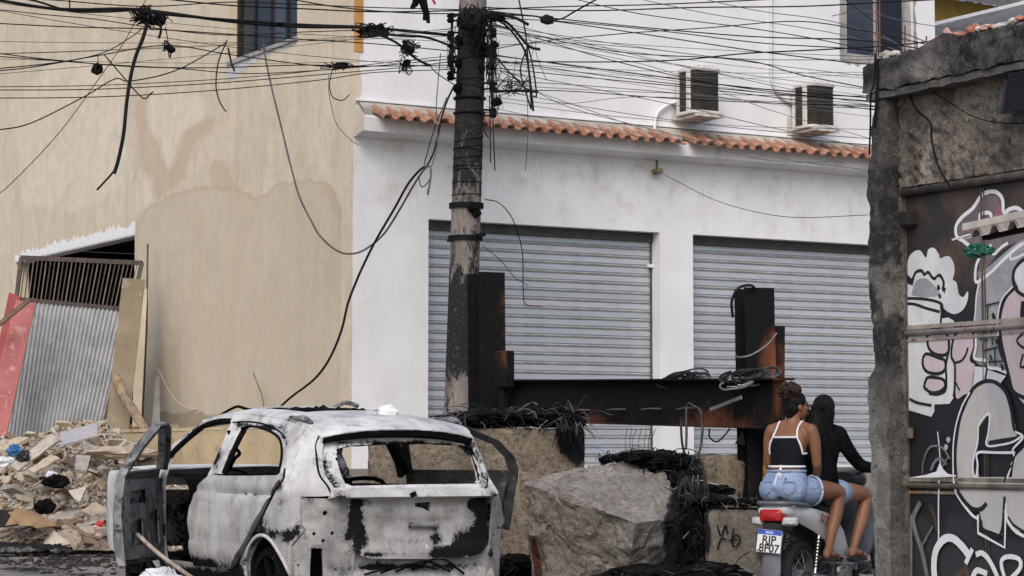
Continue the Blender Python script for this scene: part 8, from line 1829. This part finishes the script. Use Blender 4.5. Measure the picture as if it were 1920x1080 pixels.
tangle(183, 128, 22.3, 4, 5, 6, 4, 'round black clump hanging alone on the beige wall', lump=5); wire([(184, 104), (184, 122)], .005, 'short wire carrying the round black clump', None, None, (22.3, 22.3))
wire([(298, 40), (302, 56), (298, 72)], .014, 'thick torn strip of cable under the cut bundle', None, None, (22.6, 22.6))
tangle(700, 56, 23.4, 20, 7, 30, 5, 'dense knot of cable in front of the house corner', lump=7)
tangle(768, 90, 23.7, 10, 9, 22, 6, 'frayed spray of wire on the drooping cable end', .004, lump=3)
tangle(632, 125, 24.0, 16, 5, 14, 7, 'flat twist of wire under the dark window', .005, lump=2)
tangle(758, 122, 23.8, 8, 10, 10, 8, 'small wire tuft hanging left of the pole', .004, lump=2)
tangle(884, 50, 24.18, 20, 26, 16, 9, 'mass of burnt wire wrapped round the top of the pole', .005, lump=8)
tangle(922, 110, 24.1, 8, 50, 13, 10, 'messy bundle of wire down the right flank of the pole', .004, lump=6)
tangle(848, 105, 24.1, 5, 38, 8, 11, 'messy bundle of wire down the left flank of the pole', .004, lump=4)
tangle(962, 156, 24.0, 18, 13, 11, 12, 'loose loops of wire above the spreader bar right of the pole', .0035, lump=0)
tangle(933, 195, 24.0, 6, 12, 6, 13, 'curled wire ends under the spreader bar', .0035, lump=2)
tangle(925, 30, 24.1, 12, 6, 12, 14, 'knot of cable at the upper right shoulder of the pole', .007, lump=5)
cb = onD(793, 8, 22.6); t = root('burnt_hanging_scrap', 'black charred scrap with two legs hanging from the top edge left of the pole', 'scrap', cb)
mk('charred_piece', join(tube([onD(792, -30, 22.6), onD(793, 5, 22.6), onD(799, 26, 22.6)], [.03, .045, .03], 7), tube([onD(782, -6, 22.6), onD(778, 8, 22.6), onD(771, 16, 22.6)], [.04, .035, .018], 7), tube([onD(797, 20, 22.6), onD(796, 38, 22.6)], .02, 6), tube([onD(802, 20, 22.6), onD(803, 43, 22.6)], .02, 6)), char, t, world=True, kind='stuff')
mk('red_strip', bar(onD(810, -4, 22.6), onD(816, 8, 22.6), .025, .01, FV), plain('dark_red_strip', (0.25, 0.03, 0.03)), t, world=True)

rc = random.Random(77)
for k in range(13):
    y0 = rc.uniform(30, 190); y1 = y0 * 0.45 + rc.uniform(70, 190); sg = rc.uniform(2, 16)
    wire([(912, y0), (1150, y0 + (y1 - y0) * .33 + sg), (1400, y0 + (y1 - y0) * .67 + sg), (1646, y1)], rc.uniform(.0022, .0034), 'hair thin line in the fan of wires between the pole and the ruined pillar', 'hair thin lines right of the pole', cab2 if k % 3 else cab, (24.2, 22.6))
for k in range(7):
    y0 = rc.uniform(-5, 150); y1 = rc.uniform(50, 130)
    wire([(-40, y0), (200, y0 + (y1 - y0) * .3 + 6), (500, y0 + (y1 - y0) * .65 + 8), (850, y1)], rc.uniform(.0022, .0034), 'hair thin line among the cables across the beige wall to the pole', 'hair thin lines left of the pole', cab2 if k % 2 else cab, (22.5, 24.2))
for k in range(9):
    x0 = rc.uniform(905, 1010); y0 = rc.uniform(40, 170)
    wire([(x0, y0), (x0 + rc.uniform(-14, 14), y0 + rc.uniform(20, 50)), (x0 + rc.uniform(-20, 20), y0 + rc.uniform(60, 90))], .0032, 'thin loose wire end dangling right of the pole top', 'loose wire ends by the pole', cab, (24.1, 24.0))
